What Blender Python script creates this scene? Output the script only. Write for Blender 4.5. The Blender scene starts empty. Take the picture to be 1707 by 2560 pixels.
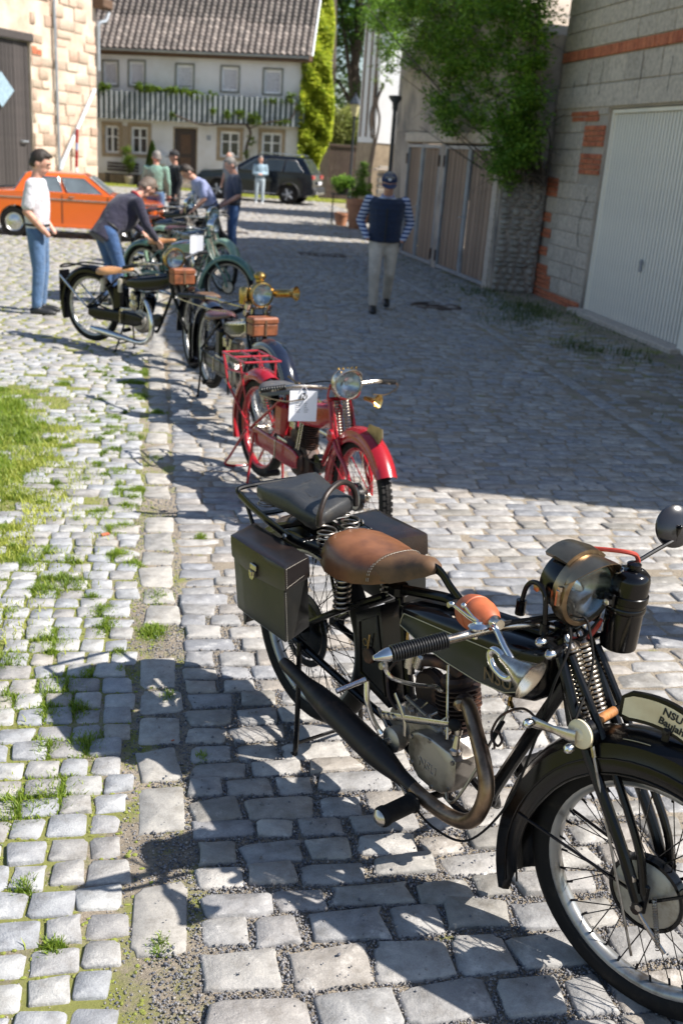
import bpy, math, random
import numpy as np
from mathutils import Vector, Matrix

scene = bpy.context.scene
C = scene.collection
R_ = math.radians

# ------------------------------------------------------------------ camera, sky, sun, exposure
CAM_H = 2.0
def _unit(v):
    v = np.array(v, float); return v / np.linalg.norm(v)
_yc = _unit([-465, 937, -2489])
_up = np.array([500., 6860., 2489.]); _up -= _up.dot(_yc) * _yc; _up = _unit(_up)
_xc = np.cross(_yc, _up)
ROT = np.array([_xc, _yc, _up])              # world = ROT @ camera
cam_data = bpy.data.cameras.new('camera')
cam = bpy.data.objects.new('camera', cam_data)
C.objects.link(cam)
m = Matrix([[*ROT[0], 0], [*ROT[1], 0], [*ROT[2], CAM_H], [0, 0, 0, 1]])
cam.matrix_world = m
cam_data.sensor_fit = 'VERTICAL'
cam_data.sensor_height = 36
cam_data.sensor_width = 24
cam_data.lens = 35.0
cam_data.clip_start = 0.05
cam_data.clip_end = 3000
cam_data.dof.use_dof = True
cam_data.dof.focus_distance = 2.72
cam_data.dof.aperture_fstop = 4.0
scene.camera = cam

SUN_AZ = R_(-21)      # direction towards the sun, measured from +X
SUN_EL = R_(48)
world = bpy.data.worlds.new('World'); scene.world = world; world.use_nodes = True
wn = world.node_tree
bg = wn.nodes['Background']
sky = wn.nodes.new('ShaderNodeTexSky')
sky.sky_type = 'NISHITA'; sky.sun_disc = False
sky.sun_elevation = SUN_EL
sky.sun_rotation = R_(90) - SUN_AZ
sky.air_density = 1.0; sky.dust_density = 0.6; sky.ozone_density = 1.2
wn.links.new(sky.outputs['Color'], bg.inputs['Color'])
bg.inputs['Strength'].default_value = 0.088
sl = bpy.data.lights.new('sun', 'SUN'); sl.energy = 5.0; sl.angle = R_(0.53); sl.color = (1.0, 0.95, 0.88)
so = bpy.data.objects.new('sun', sl); C.objects.link(so)
sdir = Vector((math.cos(SUN_AZ) * math.cos(SUN_EL), math.sin(SUN_AZ) * math.cos(SUN_EL), math.sin(SUN_EL)))
so.rotation_euler = sdir.to_track_quat('Z', 'Y').to_euler()
so.location = sdir * 60
scene.view_settings.view_transform = 'Standard'
scene.view_settings.look = 'None'
scene.view_settings.exposure = 0.86
scene.view_settings.gamma = 1.0
scene.view_settings.use_curve_mapping = False

def proj(x, y, z):
    c = ROT.T @ np.array([x, y, z - CAM_H]); return (341 + 995.6 * c[0] / -c[2], 512 - 995.6 * c[1] / -c[2], -c[2])

# ------------------------------------------------------------------ materials
def nodemat(name):
    mt = bpy.data.materials.new(name); mt.use_nodes = True
    nt = mt.node_tree
    return mt, nt, nt.nodes['Principled BSDF']
def N(nt, t, **kw):
    n = nt.nodes.new(t)
    for k, v in kw.items():
        if k in n.inputs: n.inputs[k].default_value = v
        else: setattr(n, k, v)
    return n
def ramp(nt, src, stops):
    r = nt.nodes.new('ShaderNodeValToRGB')
    e = r.color_ramp.elements
    while len(e) > 1: e.remove(e[-1])
    e[0].position = stops[0][0]; e[0].color = (*stops[0][1], 1)
    for p, c in stops[1:]:
        k = e.new(p); k.color = (*c, 1)
    nt.links.new(src, r.inputs['Fac']); return r
def mixc(nt, a, b, f, mode='MIX'):
    mx = nt.nodes.new('ShaderNodeMix'); mx.data_type = 'RGBA'; mx.blend_type = mode
    for s, v in ((mx.inputs[6], a), (mx.inputs[7], b), (mx.inputs[0], f)):
        if hasattr(v, 'is_output') or hasattr(v, 'links'): nt.links.new(v, s)
        else: s.default_value = (*v, 1) if isinstance(v, tuple) else v
    return mx.outputs[2]
def coords(nt, scale=(1, 1, 1), obj=True):
    t = nt.nodes.new('ShaderNodeTexCoord'); mp = nt.nodes.new('ShaderNodeMapping')
    nt.links.new(t.outputs['Object'], mp.inputs['Vector']); mp.inputs['Scale'].default_value = scale
    return mp.outputs['Vector']
def simple(name, col, rough=0.5, metal=0.0, var=0.25, nscale=12, bump=0.15, bscale=60, bdist=0.002, coat=0.0, col2=None, wear=0.5,
           stretch=(1, 1, 1), rvar=0.12, rand=0.0, spec=None, trans=0.0, sheen=0.0):
    """base colour broken up by two noises, uneven gloss and fine relief"""
    mt, nt, p = nodemat(name)
    v = coords(nt, stretch)
    n1 = N(nt, 'ShaderNodeTexNoise', Scale=nscale, Detail=6, Roughness=0.6); nt.links.new(v, n1.inputs['Vector'])
    c2 = col2 if col2 else tuple(min(1, c * (1 - var)) for c in col)
    rp = ramp(nt, n1.outputs['Fac'], [(0.32, c2), (0.32 + wear * 0.5, col), (0.85, tuple(min(1, c * (1 + var * .6)) for c in col))])
    out = rp.outputs['Color']
    if rand:
        g = nt.nodes.new('ShaderNodeNewGeometry'); oi = nt.nodes.new('ShaderNodeObjectInfo')
        ad = N(nt, 'ShaderNodeMath', operation='ADD'); nt.links.new(g.outputs['Random Per Island'], ad.inputs[0]); nt.links.new(oi.outputs['Random'], ad.inputs[1])
        fr = N(nt, 'ShaderNodeMath', operation='FRACT'); nt.links.new(ad.outputs[0], fr.inputs[0])
        rr = ramp(nt, fr.outputs[0], [(0, (1 - rand,) * 3), (1, (1 + rand * .5,) * 3)])
        out = mixc(nt, out, rr.outputs['Color'], 1.0, 'MULTIPLY')
    nt.links.new(out, p.inputs['Base Color'])
    rn = N(nt, 'ShaderNodeMapRange'); rn.inputs['To Min'].default_value = max(0.03, rough - rvar); rn.inputs['To Max'].default_value = min(1, rough + rvar)
    nt.links.new(n1.outputs['Fac'], rn.inputs['Value']); nt.links.new(rn.outputs['Result'], p.inputs['Roughness'])
    p.inputs['Metallic'].default_value = metal
    if coat: p.inputs['Coat Weight'].default_value = coat; p.inputs['Coat Roughness'].default_value = 0.08
    if spec is not None: p.inputs['Specular IOR Level'].default_value = spec
    if sheen: p.inputs['Sheen Weight'].default_value = sheen
    if trans: p.inputs['Transmission Weight'].default_value = trans
    if bump:
        n2 = N(nt, 'ShaderNodeTexNoise', Scale=bscale, Detail=8, Roughness=0.65); nt.links.new(v, n2.inputs['Vector'])
        b = N(nt, 'ShaderNodeBump', Strength=bump, Distance=bdist); nt.links.new(n2.outputs['Fac'], b.inputs['Height']); nt.links.new(b.outputs['Normal'], p.inputs['Normal'])
    return mt
def stone_mat(name, cols, bump=0.5, bscale=90, rough=0.78, lich=0.0, fine=220, patch=0.0):
    mt, nt, p = nodemat(name)
    g = nt.nodes.new('ShaderNodeNewGeometry'); oi = nt.nodes.new('ShaderNodeObjectInfo')
    ad = N(nt, 'ShaderNodeMath', operation='ADD'); nt.links.new(g.outputs['Random Per Island'], ad.inputs[0]); nt.links.new(oi.outputs['Random'], ad.inputs[1])
    fr = N(nt, 'ShaderNodeMath', operation='FRACT'); nt.links.new(ad.outputs[0], fr.inputs[0])
    k = len(cols)
    base = ramp(nt, fr.outputs[0], [(i / max(1, k - 1), c) for i, c in enumerate(cols)]).outputs['Color']
    v = g.outputs['Position']
    n1 = N(nt, 'ShaderNodeTexNoise', Scale=18, Detail=7, Roughness=0.65); nt.links.new(v, n1.inputs['Vector'])
    r1 = ramp(nt, n1.outputs['Fac'], [(0.3, (0.62, 0.60, 0.57)), (0.5, (0.95, 0.95, 0.95)), (0.7, (1.22, 1.21, 1.18))])
    c = mixc(nt, base, r1.outputs['Color'], 0.9, 'MULTIPLY')
    n3 = N(nt, 'ShaderNodeTexNoise', Scale=fine, Detail=4, Roughness=0.7); nt.links.new(v, n3.inputs['Vector'])
    r3 = ramp(nt, n3.outputs['Fac'], [(0.3, (0.72, 0.72, 0.74)), (0.55, (1.0, 1.0, 1.0)), (0.8, (1.2, 1.2, 1.2))])
    c = mixc(nt, c, r3.outputs['Color'], 0.7, 'MULTIPLY')
    n5 = N(nt, 'ShaderNodeTexNoise', Scale=9, Detail=9, Roughness=0.78); nt.links.new(v, n5.inputs['Vector'])
    r5 = ramp(nt, n5.outputs['Fac'], [(0.56, (0, 0, 0)), (0.68, (patch,) * 3)])
    c = mixc(nt, c, (0.62, 0.60, 0.57), r5.outputs['Color'])
    if lich:
        n4 = N(nt, 'ShaderNodeTexNoise', Scale=6, Detail=8, Roughness=0.7); nt.links.new(v, n4.inputs['Vector'])
        r4 = ramp(nt, n4.outputs['Fac'], [(0.55, (0, 0, 0)), (0.7, (lich, lich, lich))])
        c = mixc(nt, c, (0.16, 0.17, 0.08), r4.outputs['Color'])
    nt.links.new(c, p.inputs['Base Color'])
    p.inputs['Roughness'].default_value = rough
    n2 = N(nt, 'ShaderNodeTexNoise', Scale=bscale, Detail=9, Roughness=0.7); nt.links.new(v, n2.inputs['Vector'])
    b = N(nt, 'ShaderNodeBump', Strength=bump, Distance=0.006); nt.links.new(n2.outputs['Fac'], b.inputs['Height']); nt.links.new(b.outputs['Normal'], p.inputs['Normal'])
    return mt
def leaf_mat(name, a, b, trans=0.35, rough=0.5):
    mt, nt, p = nodemat(name)
    g = nt.nodes.new('ShaderNodeNewGeometry')
    r = ramp(nt, g.outputs['Random Per Island'], [(0, a), (0.55, tuple((x + y) / 2 for x, y in zip(a, b))), (1, b)])
    n1 = N(nt, 'ShaderNodeTexNoise', Scale=1.3, Detail=3); nt.links.new(g.outputs['Position'], n1.inputs['Vector'])
    rr = ramp(nt, n1.outputs['Fac'], [(0.3, (0.7, 0.75, 0.7)), (0.7, (1.2, 1.15, 1.0))])
    c = mixc(nt, r.outputs['Color'], rr.outputs['Color'], 1.0, 'MULTIPLY')
    nt.links.new(c, p.inputs['Base Color']); p.inputs['Roughness'].default_value = rough
    tr = nt.nodes.new('ShaderNodeBsdfTranslucent'); nt.links.new(c, tr.inputs['Color'])
    mx = nt.nodes.new('ShaderNodeMixShader'); mx.inputs[0].default_value = trans
    nt.links.new(p.outputs[0], mx.inputs[1]); nt.links.new(tr.outputs[0], mx.inputs[2])
    nt.links.new(mx.outputs[0], nt.nodes['Material Output'].inputs['Surface'])
    return mt
def glass_mat(name, col=(0.6, 0.65, 0.68), rough=0.03):
    mt, nt, p = nodemat(name)
    p.inputs['Base Color'].default_value = (*col, 1); p.inputs['Roughness'].default_value = rough
    p.inputs['Transmission Weight'].default_value = 1.0; p.inputs['IOR'].default_value = 1.45
    return mt
M = {}
M['black_paint'] = simple('black_paint', (0.003, 0.003, 0.004), 0.16, 0, 0.5, 9, 0.04, 40, 0.001, coat=0.0, col2=(0.008, 0.006, 0.005), wear=0.2, spec=0.38)
M['black_frame'] = simple('black_frame', (0.003, 0.003, 0.0035), 0.22, 0, 0.5, 14, 0.08, 70, 0.001, coat=0.0, col2=(0.012, 0.009, 0.007), wear=0.15, spec=0.32)
M['old_guard'] = simple('old_guard', (0.004, 0.0034, 0.0032), 0.20, 0, 0.6, 7, 0.08, 50, 0.001, coat=0.0, col2=(0.015, 0.009, 0.006), wear=0.3, spec=0.34)
M['rubber'] = simple('rubber', (0.013, 0.012, 0.0115), 0.62, 0, 0.4, 20, 0.2, 120, 0.001, col2=(0.024, 0.021, 0.018), wear=0.3, spec=0.14)
M['grip'] = simple('grip_rubber', (0.007, 0.007, 0.008), 0.40, 0, 0.3, 20, 0.05)
M['chrome'] = simple('chrome', (0.72, 0.71, 0.69), 0.14, 1, 0.2, 20, 0.04, 60, 0.001)
M['nickel'] = simple('nickel', (0.52, 0.47, 0.41), 0.27, 1, 0.5, 14, 0.12, 70, 0.001, col2=(0.24, 0.18, 0.13), wear=0.3)
M['old_brass'] = simple('old_brass', (0.34, 0.255, 0.165), 0.34, 1, 0.5, 10, 0.12, 60, 0.001, col2=(0.16, 0.11, 0.07), wear=0.35)
M['brass'] = simple('brass', (0.46, 0.31, 0.11), 0.26, 1, 0.4, 12, 0.05)
M['alu'] = simple('cast_aluminium', (0.42, 0.38, 0.34), 0.46, 0.9, 0.5, 9, 0.35, 160, 0.0015, col2=(0.15, 0.125, 0.10), wear=0.4)
M['rust_iron'] = simple('rusty_iron', (0.035, 0.019, 0.015), 0.6, 0.3, 0.6, 25, 0.4, 120, 0.001, col2=(0.13, 0.055, 0.03), wear=0.3)
M['exhaust'] = simple('burnt_exhaust', (0.36, 0.25, 0.165), 0.36, 0.9, 0.6, 8, 0.2, 80, 0.001, col2=(0.10, 0.06, 0.04), wear=0.5)
M['silencer'] = simple('silencer_soot', (0.020, 0.015, 0.013), 0.45, 0.3, 0.5, 14, 0.3, 120, 0.001, col2=(0.055, 0.034, 0.025), wear=0.35)
M['steel'] = simple('dull_steel', (0.34, 0.31, 0.28), 0.4, 1, 0.4, 30, 0.2, 100, 0.001, col2=(0.14, 0.11, 0.09), wear=0.3)
M['spring'] = simple('spring_steel', (0.40, 0.35, 0.29), 0.35, 1, 0.4, 30, 0.1, col2=(0.2, 0.15, 0.11), wear=0.3)
M['drum'] = simple('worn_drum_plate', (0.46, 0.42, 0.35), 0.55, 0.45, 0.4, 16, 0.2, 100, 0.001, col2=(0.24, 0.19, 0.13), wear=0.35)
M['rim_grey'] = simple('rim_grey', (0.34, 0.34, 0.33), 0.32, 0.75, 0.4, 10, 0.1, 60, 0.001, col2=(0.15, 0.13, 0.11), wear=0.3)
M['saddle_brown'] = simple('saddle_leather', (0.215, 0.086, 0.036), 0.36, 0, 0.6, 6.5, 0.35, 260, 0.0012, col2=(0.075, 0.028, 0.014), wear=0.55, rvar=0.12)
M['saddle_flap'] = simple('saddle_suede', (0.135, 0.070, 0.032), 0.62, 0, 0.6, 16, 0.4, 260, 0.0012, col2=(0.055, 0.026, 0.014), wear=0.5)
M['bag_leather'] = simple('bag_leather', (0.009, 0.009, 0.0085), 0.36, 0, 0.6, 7, 0.3, 150, 0.002, col2=(0.020, 0.018, 0.014), wear=0.4)
M['bag_lid'] = simple('bag_lid_leather', (0.011, 0.009, 0.009), 0.30, 0, 0.6, 7, 0.3, 150, 0.002, col2=(0.030, 0.017, 0.012), wear=0.4)
M['pad_leather'] = simple('pad_leather', (0.024, 0.025, 0.027), 0.44, 0, 0.5, 11, 0.5, 90, 0.003, col2=(0.050, 0.046, 0.040), wear=0.3)
M['stitch'] = simple('stitch_thread', (0.42, 0.38, 0.32), 0.8)
M['tan_leather'] = simple('tan_leather', (0.55, 0.27, 0.11), 0.45, 0, 0.4, 10, 0.2)
M['plum_leather'] = simple('plum_leather', (0.11, 0.045, 0.045), 0.28, 0, 0.4, 10, 0.1)
M['box_leather'] = simple('box_leather', (0.26, 0.085, 0.035), 0.35, 0, 0.5, 12, 0.2, col2=(0.11, 0.04, 0.02), wear=0.4)
M['grey_leather'] = simple('grey_leather', (0.075, 0.078, 0.085), 0.5, 0, 0.4, 16, 0.3, 100, 0.002, col2=(0.13, 0.12, 0.11))
M['terracotta_rubber'] = simple('horn_bulb_rubber', (0.50, 0.125, 0.045), 0.55, 0, 0.3, 14, 0.1, col2=(0.34, 0.08, 0.03))
M['red_hose'] = simple('red_hose', (0.40, 0.05, 0.03), 0.45)
M['red_paint'] = simple('red_paint', (0.33, 0.008, 0.016), 0.28, 0, 0.5, 8, 0.08, coat=0.35, col2=(0.30, 0.01, 0.016))
M['green_paint'] = simple('green_paint', (0.065, 0.155, 0.12), 0.25, 0, 0.3, 8, 0.04, coat=0.6)
M['pale_green_paint'] = simple('pale_green_paint', (0.22, 0.34, 0.24), 0.28, 0, 0.3, 8, 0.04, coat=0.5)
M['blue_black_paint'] = simple('blue_black_paint', (0.012, 0.017, 0.035), 0.18, 0, 0.3, 8, 0.03, coat=0.7)
M['tank_green'] = simple('tank_panel_green', (0.010, 0.014, 0.012), 0.18, 0, 0.5, 8, 0.04, coat=0.0, col2=(0.016, 0.017, 0.013), wear=0.3, spec=0.35)
M['gold_line'] = simple('gold_line', (0.55, 0.47, 0.30), 0.5)
M['faded_gold'] = simple('faded_gold', (0.16, 0.10, 0.045), 0.5)
M['cream'] = simple('cream_enamel', (0.84, 0.73, 0.50), 0.4, 0, 0.15, 9, 0.05, col2=(0.68, 0.55, 0.34))
M['ink'] = simple('black_ink', (0.02, 0.02, 0.02), 0.6)
M['paper'] = simple('paper', (0.80, 0.80, 0.84), 0.7, 0, 0.04, 6, 0)
M['twine'] = simple('orange_wrap', (0.45, 0.18, 0.05), 0.7, 0, 0.5, 30, 0.3)
M['lens'] = glass_mat('lamp_glass', (0.80, 0.86, 0.88), 0.04)
M['reflector'] = simple('reflector', (0.55, 0.60, 0.62), 0.22, 1, 0.2, 12, 0.05)
M['mirror_glass'] = simple('mirror_back', (0.02, 0.02, 0.024), 0.25, 0, 0.2, 10, 0.02, coat=0.4)
# surroundings
M['sett_grey'] = stone_mat('granite_sett', [(0.31, 0.32, 0.335), (0.43, 0.43, 0.43), (0.31, 0.295, 0.28), (0.45, 0.445, 0.425), (0.33, 0.34, 0.36), (0.40, 0.37, 0.325)], 0.8, 130, patch=0.45)
M['cobble'] = stone_mat('road_cobble', [(0.25, 0.235, 0.21), (0.37, 0.35, 0.32), (0.24, 0.245, 0.26), (0.43, 0.405, 0.37), (0.30, 0.295, 0.29), (0.35, 0.31, 0.265), (0.30, 0.305, 0.32)], 0.8, 60, rough=0.6, patch=0.6)
M['kerb_slab'] = stone_mat('border_slab', [(0.34, 0.32, 0.29), (0.41, 0.385, 0.345), (0.30, 0.29, 0.27)], 0.5, 60)
M['gravel'] = stone_mat('gravel_chips', [(0.10, 0.105, 0.125), (0.17, 0.175, 0.20), (0.26, 0.245, 0.225), (0.13, 0.135, 0.16), (0.34, 0.31, 0.28), (0.15, 0.155, 0.18)], 0.3, 200, rough=0.7)
M['field_stone'] = stone_mat('field_stone', [(0.30, 0.27, 0.23), (0.36, 0.32, 0.27), (0.27, 0.245, 0.21), (0.40, 0.36, 0.31)], 1.0, 25, lich=0.2)
M['barn_stone'] = stone_mat('barn_stone', [(0.52, 0.39, 0.29), (0.58, 0.47, 0.36), (0.50, 0.34, 0.25), (0.60, 0.50, 0.39), (0.46, 0.31, 0.23)], 0.9, 18, fine=40)
M['mortar'] = simple('lime_mortar', (0.62, 0.52, 0.41), 0.9, 0, 0.3, 1.1, 0.6, 18, 0.02, col2=(0.46, 0.31, 0.22))
M['grey_mortar'] = simple('cement_mortar', (0.46, 0.385, 0.315), 0.9, 0, 0.35, 3, 0.6, 25, 0.01, col2=(0.32, 0.28, 0.24))
M['block'] = stone_mat('concrete_block', [(0.54, 0.455, 0.375), (0.61, 0.515, 0.425), (0.49, 0.415, 0.345)], 0.6, 90, fine=160, rough=0.9)
M['brick'] = stone_mat('red_brick', [(0.52, 0.15, 0.07), (0.60, 0.19, 0.09), (0.44, 0.12, 0.06)], 0.5, 60, rough=0.85, fine=120)
M['grey_render'] = simple('grey_render', (0.44, 0.365, 0.30), 0.9, 0, 0.35, 1.4, 0.5, 22, 0.01, col2=(0.19, 0.17, 0.155))
M['garage_white'] = simple('garage_door_enamel', (0.90, 0.82, 0.70), 0.5, 0, 0.12, 2.5, 0.08, 30, 0.002, col2=(0.78, 0.72, 0.63), stretch=(1, 1, .4))
M['groove_shade'] = simple('groove_shade_sheet', (0.36, 0.33, 0.29), 0.6, 0, 0.3, 3, 0.1, col2=(0.26, 0.24, 0.22))  # backing greyer than the ribs: groove shade put into its colour
M['metal_frame'] = simple('painted_angle_iron', (0.32, 0.34, 0.37), 0.45, 0.3, 0.3, 5, 0.1)
M['door_brown'] = simple('brown_boards', (0.30, 0.205, 0.145), 0.7, 0, 0.35, 6, 0.3, 40, 0.003, stretch=(1, 1, .15), rand=0.25)
M['weathered_wood'] = simple('weathered_wood', (0.060, 0.050, 0.046), 0.8, 0, 0.45, 8, 0.5, 50, 0.004, stretch=(6, 6, .5), rand=0.35, col2=(0.03, 0.025, 0.025))
M['fence_wood'] = simple('fence_wood', (0.085, 0.055, 0.040), 0.75, 0, 0.35, 8, 0.3, 40, 0.003, stretch=(4, 4, .3), rand=0.25)
M['timber'] = simple('timber_beam', (0.13, 0.075, 0.045), 0.75, 0, 0.35, 8, 0.3, 40, 0.003)
M['white_wall'] = simple('white_plaster', (0.70, 0.69, 0.68), 0.9, 0, 0.2, 1.2, 0.4, 14, 0.01, col2=(0.62, 0.59, 0.55), wear=0.4)
M['white_bright'] = simple('fresh_white_plaster', (0.82, 0.82, 0.82), 0.9, 0, 0.08, 1.2, 0.2, 20, 0.005)
M['sandstone'] = simple('sandstone_trim', (0.40, 0.31, 0.21), 0.85, 0, 0.3, 4, 0.3, 30, 0.005)
M['frame_white'] = simple('white_window_paint', (0.82, 0.82, 0.82), 0.5)
M['shutter'] = simple('roller_blind', (0.80, 0.78, 0.82), 0.6)
M['pane'] = simple('dark_pane', (0.03, 0.035, 0.04), 0.08, 0, 0.3, 2, 0, spec=0.7)
M['tile'] = stone_mat('clay_roof_tile', [(0.13, 0.105, 0.09), (0.19, 0.155, 0.135), (0.095, 0.078, 0.068), (0.27, 0.225, 0.195)], 0.4, 12, rough=0.6, fine=20)
M['green_wood_gap_shade'] = simple('green_wood_gap_shade', (0.07, 0.10, 0.095), 0.6)  # gallery rails, and the slats that paint shade into its gaps
M['slat_white'] = simple('white_slat', (0.50, 0.53, 0.54), 0.6, 0, 0.2, 6, 0.1, rand=0.1)
M['olive_trim'] = simple('olive_window_trim', (0.20, 0.20, 0.165), 0.7)
M['door_dark'] = simple('dark_door_wood', (0.050, 0.030, 0.022), 0.5, 0, 0.3, 10, 0.2)
M['zinc'] = simple('zinc_pipe', (0.42, 0.45, 0.48), 0.4, 0.6, 0.2, 5, 0.1)
M['white_pipe'] = simple('white_pipe', (0.62, 0.64, 0.66), 0.45)
M['terracotta'] = simple('terracotta_pot', (0.46, 0.215, 0.115), 0.8, 0, 0.25, 5, 0.2, col2=(0.36, 0.16, 0.09))
M['soil'] = simple('soil', (0.06, 0.042, 0.03), 0.95, 0, 0.4, 30, 0.6, 60, 0.01)
M['bark'] = simple('bark', (0.085, 0.065, 0.05), 0.9, 0, 0.4, 10, 0.8, 30, 0.02, stretch=(3, 3, .7))
M['leaf_bush'] = leaf_mat('shrub_leaf', (0.07, 0.17, 0.02), (0.32, 0.52, 0.07))
M['leaf_ivy'] = leaf_mat('ivy_leaf', (0.20, 0.30, 0.02), (0.78, 0.82, 0.12), 0.5)
M['leaf_tree'] = leaf_mat('tree_leaf', (0.035, 0.10, 0.015), (0.15, 0.28, 0.04))
M['leaf_yellow'] = leaf_mat('hedge_leaf', (0.26, 0.30, 0.09), (0.46, 0.48, 0.17))
M['leaf_vine'] = leaf_mat('vine_leaf', (0.09, 0.16, 0.02), (0.24, 0.34, 0.05))
M['conifer'] = leaf_mat('conifer_needles', (0.045, 0.10, 0.015), (0.12, 0.20, 0.03))
M['weed'] = leaf_mat('verge_weed_leaf', (0.05, 0.09, 0.02), (0.13, 0.17, 0.04))
M['grass'] = leaf_mat('grass_blade', (0.15, 0.25, 0.025), (0.33, 0.42, 0.055), 0.45)
M['grass_dry'] = leaf_mat('pale_grass_blade', (0.36, 0.42, 0.06), (0.56, 0.58, 0.14), 0.45)
M['moss'] = simple('moss', (0.24, 0.27, 0.05), 0.95, 0, 0.4, 30, 0.8, 120, 0.008, col2=(0.17, 0.17, 0.04))
M['orange_paint'] = simple('orange_car_paint', (0.72, 0.125, 0.012), 0.22, 0, 0.06, 2, 0, coat=0.8)
M['car_black'] = simple('black_car_paint', (0.004, 0.006, 0.011), 0.18, 0, 0.1, 2, 0, coat=0.1)
M['car_glass'] = simple('car_glass', (0.035, 0.045, 0.05), 0.05, 0, 0.2, 2, 0, spec=0.8)
M['car_glass_light'] = simple('car_glass_light', (0.16, 0.19, 0.21), 0.07, 0, 0.3, 3, 0, spec=0.8)
M['tail_red'] = simple('tail_lamp', (0.45, 0.012, 0.015), 0.2, coat=0.5)
M['plastic_black'] = simple('black_plastic', (0.025, 0.025, 0.027), 0.55)
M['hub_silver'] = simple('hub_silver', (0.55, 0.55, 0.55), 0.25, 0.9, 0.2, 6, 0)
M['skin'] = simple('skin', (0.60, 0.34, 0.25), 0.5, 0, 0.15, 20, 0.1, col2=(0.44, 0.20, 0.14))
M['lamp_post'] = simple('lamp_post_paint', (0.030, 0.038, 0.048), 0.45)
M['lamp_yellow'] = simple('lantern_glass', (0.50, 0.46, 0.25), 0.25)
def cloth(name, col, **k):
    k.setdefault('col2', tuple(c * .72 for c in col)); return simple(name, col, 0.85, 0, 0.3, 7, 0.9, 11, 0.035, sheen=0.2, **k)
M['c_white'] = cloth('white_cotton', (0.68, 0.66, 0.70))
M['c_jeans'] = cloth('blue_denim', (0.085, 0.165, 0.31))
M['c_jeans_dark'] = cloth('dark_denim', (0.040, 0.10, 0.24))
M['c_jeans_pale'] = cloth('pale_denim', (0.42, 0.50, 0.55))
M['c_navy'] = cloth('navy_wool', (0.022, 0.020, 0.045))
M['c_green'] = cloth('sage_cotton', (0.20, 0.34, 0.27))
M['c_lilac'] = cloth('pale_blue_cotton', (0.30, 0.34, 0.56))
M['c_slate'] = cloth('slate_cotton', (0.055, 0.065, 0.10))
M['c_black'] = cloth('black_cotton', (0.012, 0.012, 0.014))
M['c_grey'] = cloth('grey_cotton', (0.18, 0.20, 0.24))
M['c_denim_jacket'] = cloth('light_denim', (0.30, 0.42, 0.50))
M['c_beige'] = cloth('beige_chino', (0.58, 0.50, 0.41))
M['c_vest'] = cloth('navy_quilt', (0.010, 0.022, 0.060))
M['c_cap'] = cloth('navy_cap', (0.014, 0.026, 0.085))
M['c_red'] = cloth('red_collar', (0.45, 0.03, 0.04))
M['shoe'] = simple('black_shoe', (0.015, 0.015, 0.016), 0.45)
M['shoe_white'] = simple('white_shoe', (0.55, 0.55, 0.55), 0.6)
M['hair_dark'] = simple('dark_hair', (0.030, 0.020, 0.014), 0.6, 0, 0.4, 40, 0.6, 90, 0.006)
M['hair_grey'] = simple('grey_hair', (0.24, 0.22, 0.20), 0.6, 0, 0.4, 40, 0.6, 90, 0.006, col2=(0.11, 0.10, 0.09))
M['hair_brown'] = simple('brown_grey_hair', (0.15, 0.11, 0.085), 0.6, 0, 0.4, 40, 0.6, 90, 0.006)
def stripe_mat():
    mt, nt, p = nodemat('striped_shirt')
    v = coords(nt)
    w = N(nt, 'ShaderNodeTexWave', Scale=6.2, Distortion=0.4, bands_direction='Z'); nt.links.new(v, w.inputs['Vector'])
    r = ramp(nt, w.outputs['Fac'], [(0.42, (0.50, 0.54, 0.66)), (0.5, (0.04, 0.07, 0.19))])
    nt.links.new(r.outputs['Color'], p.inputs['Base Color']); p.inputs['Roughness'].default_value = 0.9
    return mt
M['c_stripe'] = stripe_mat()
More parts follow.
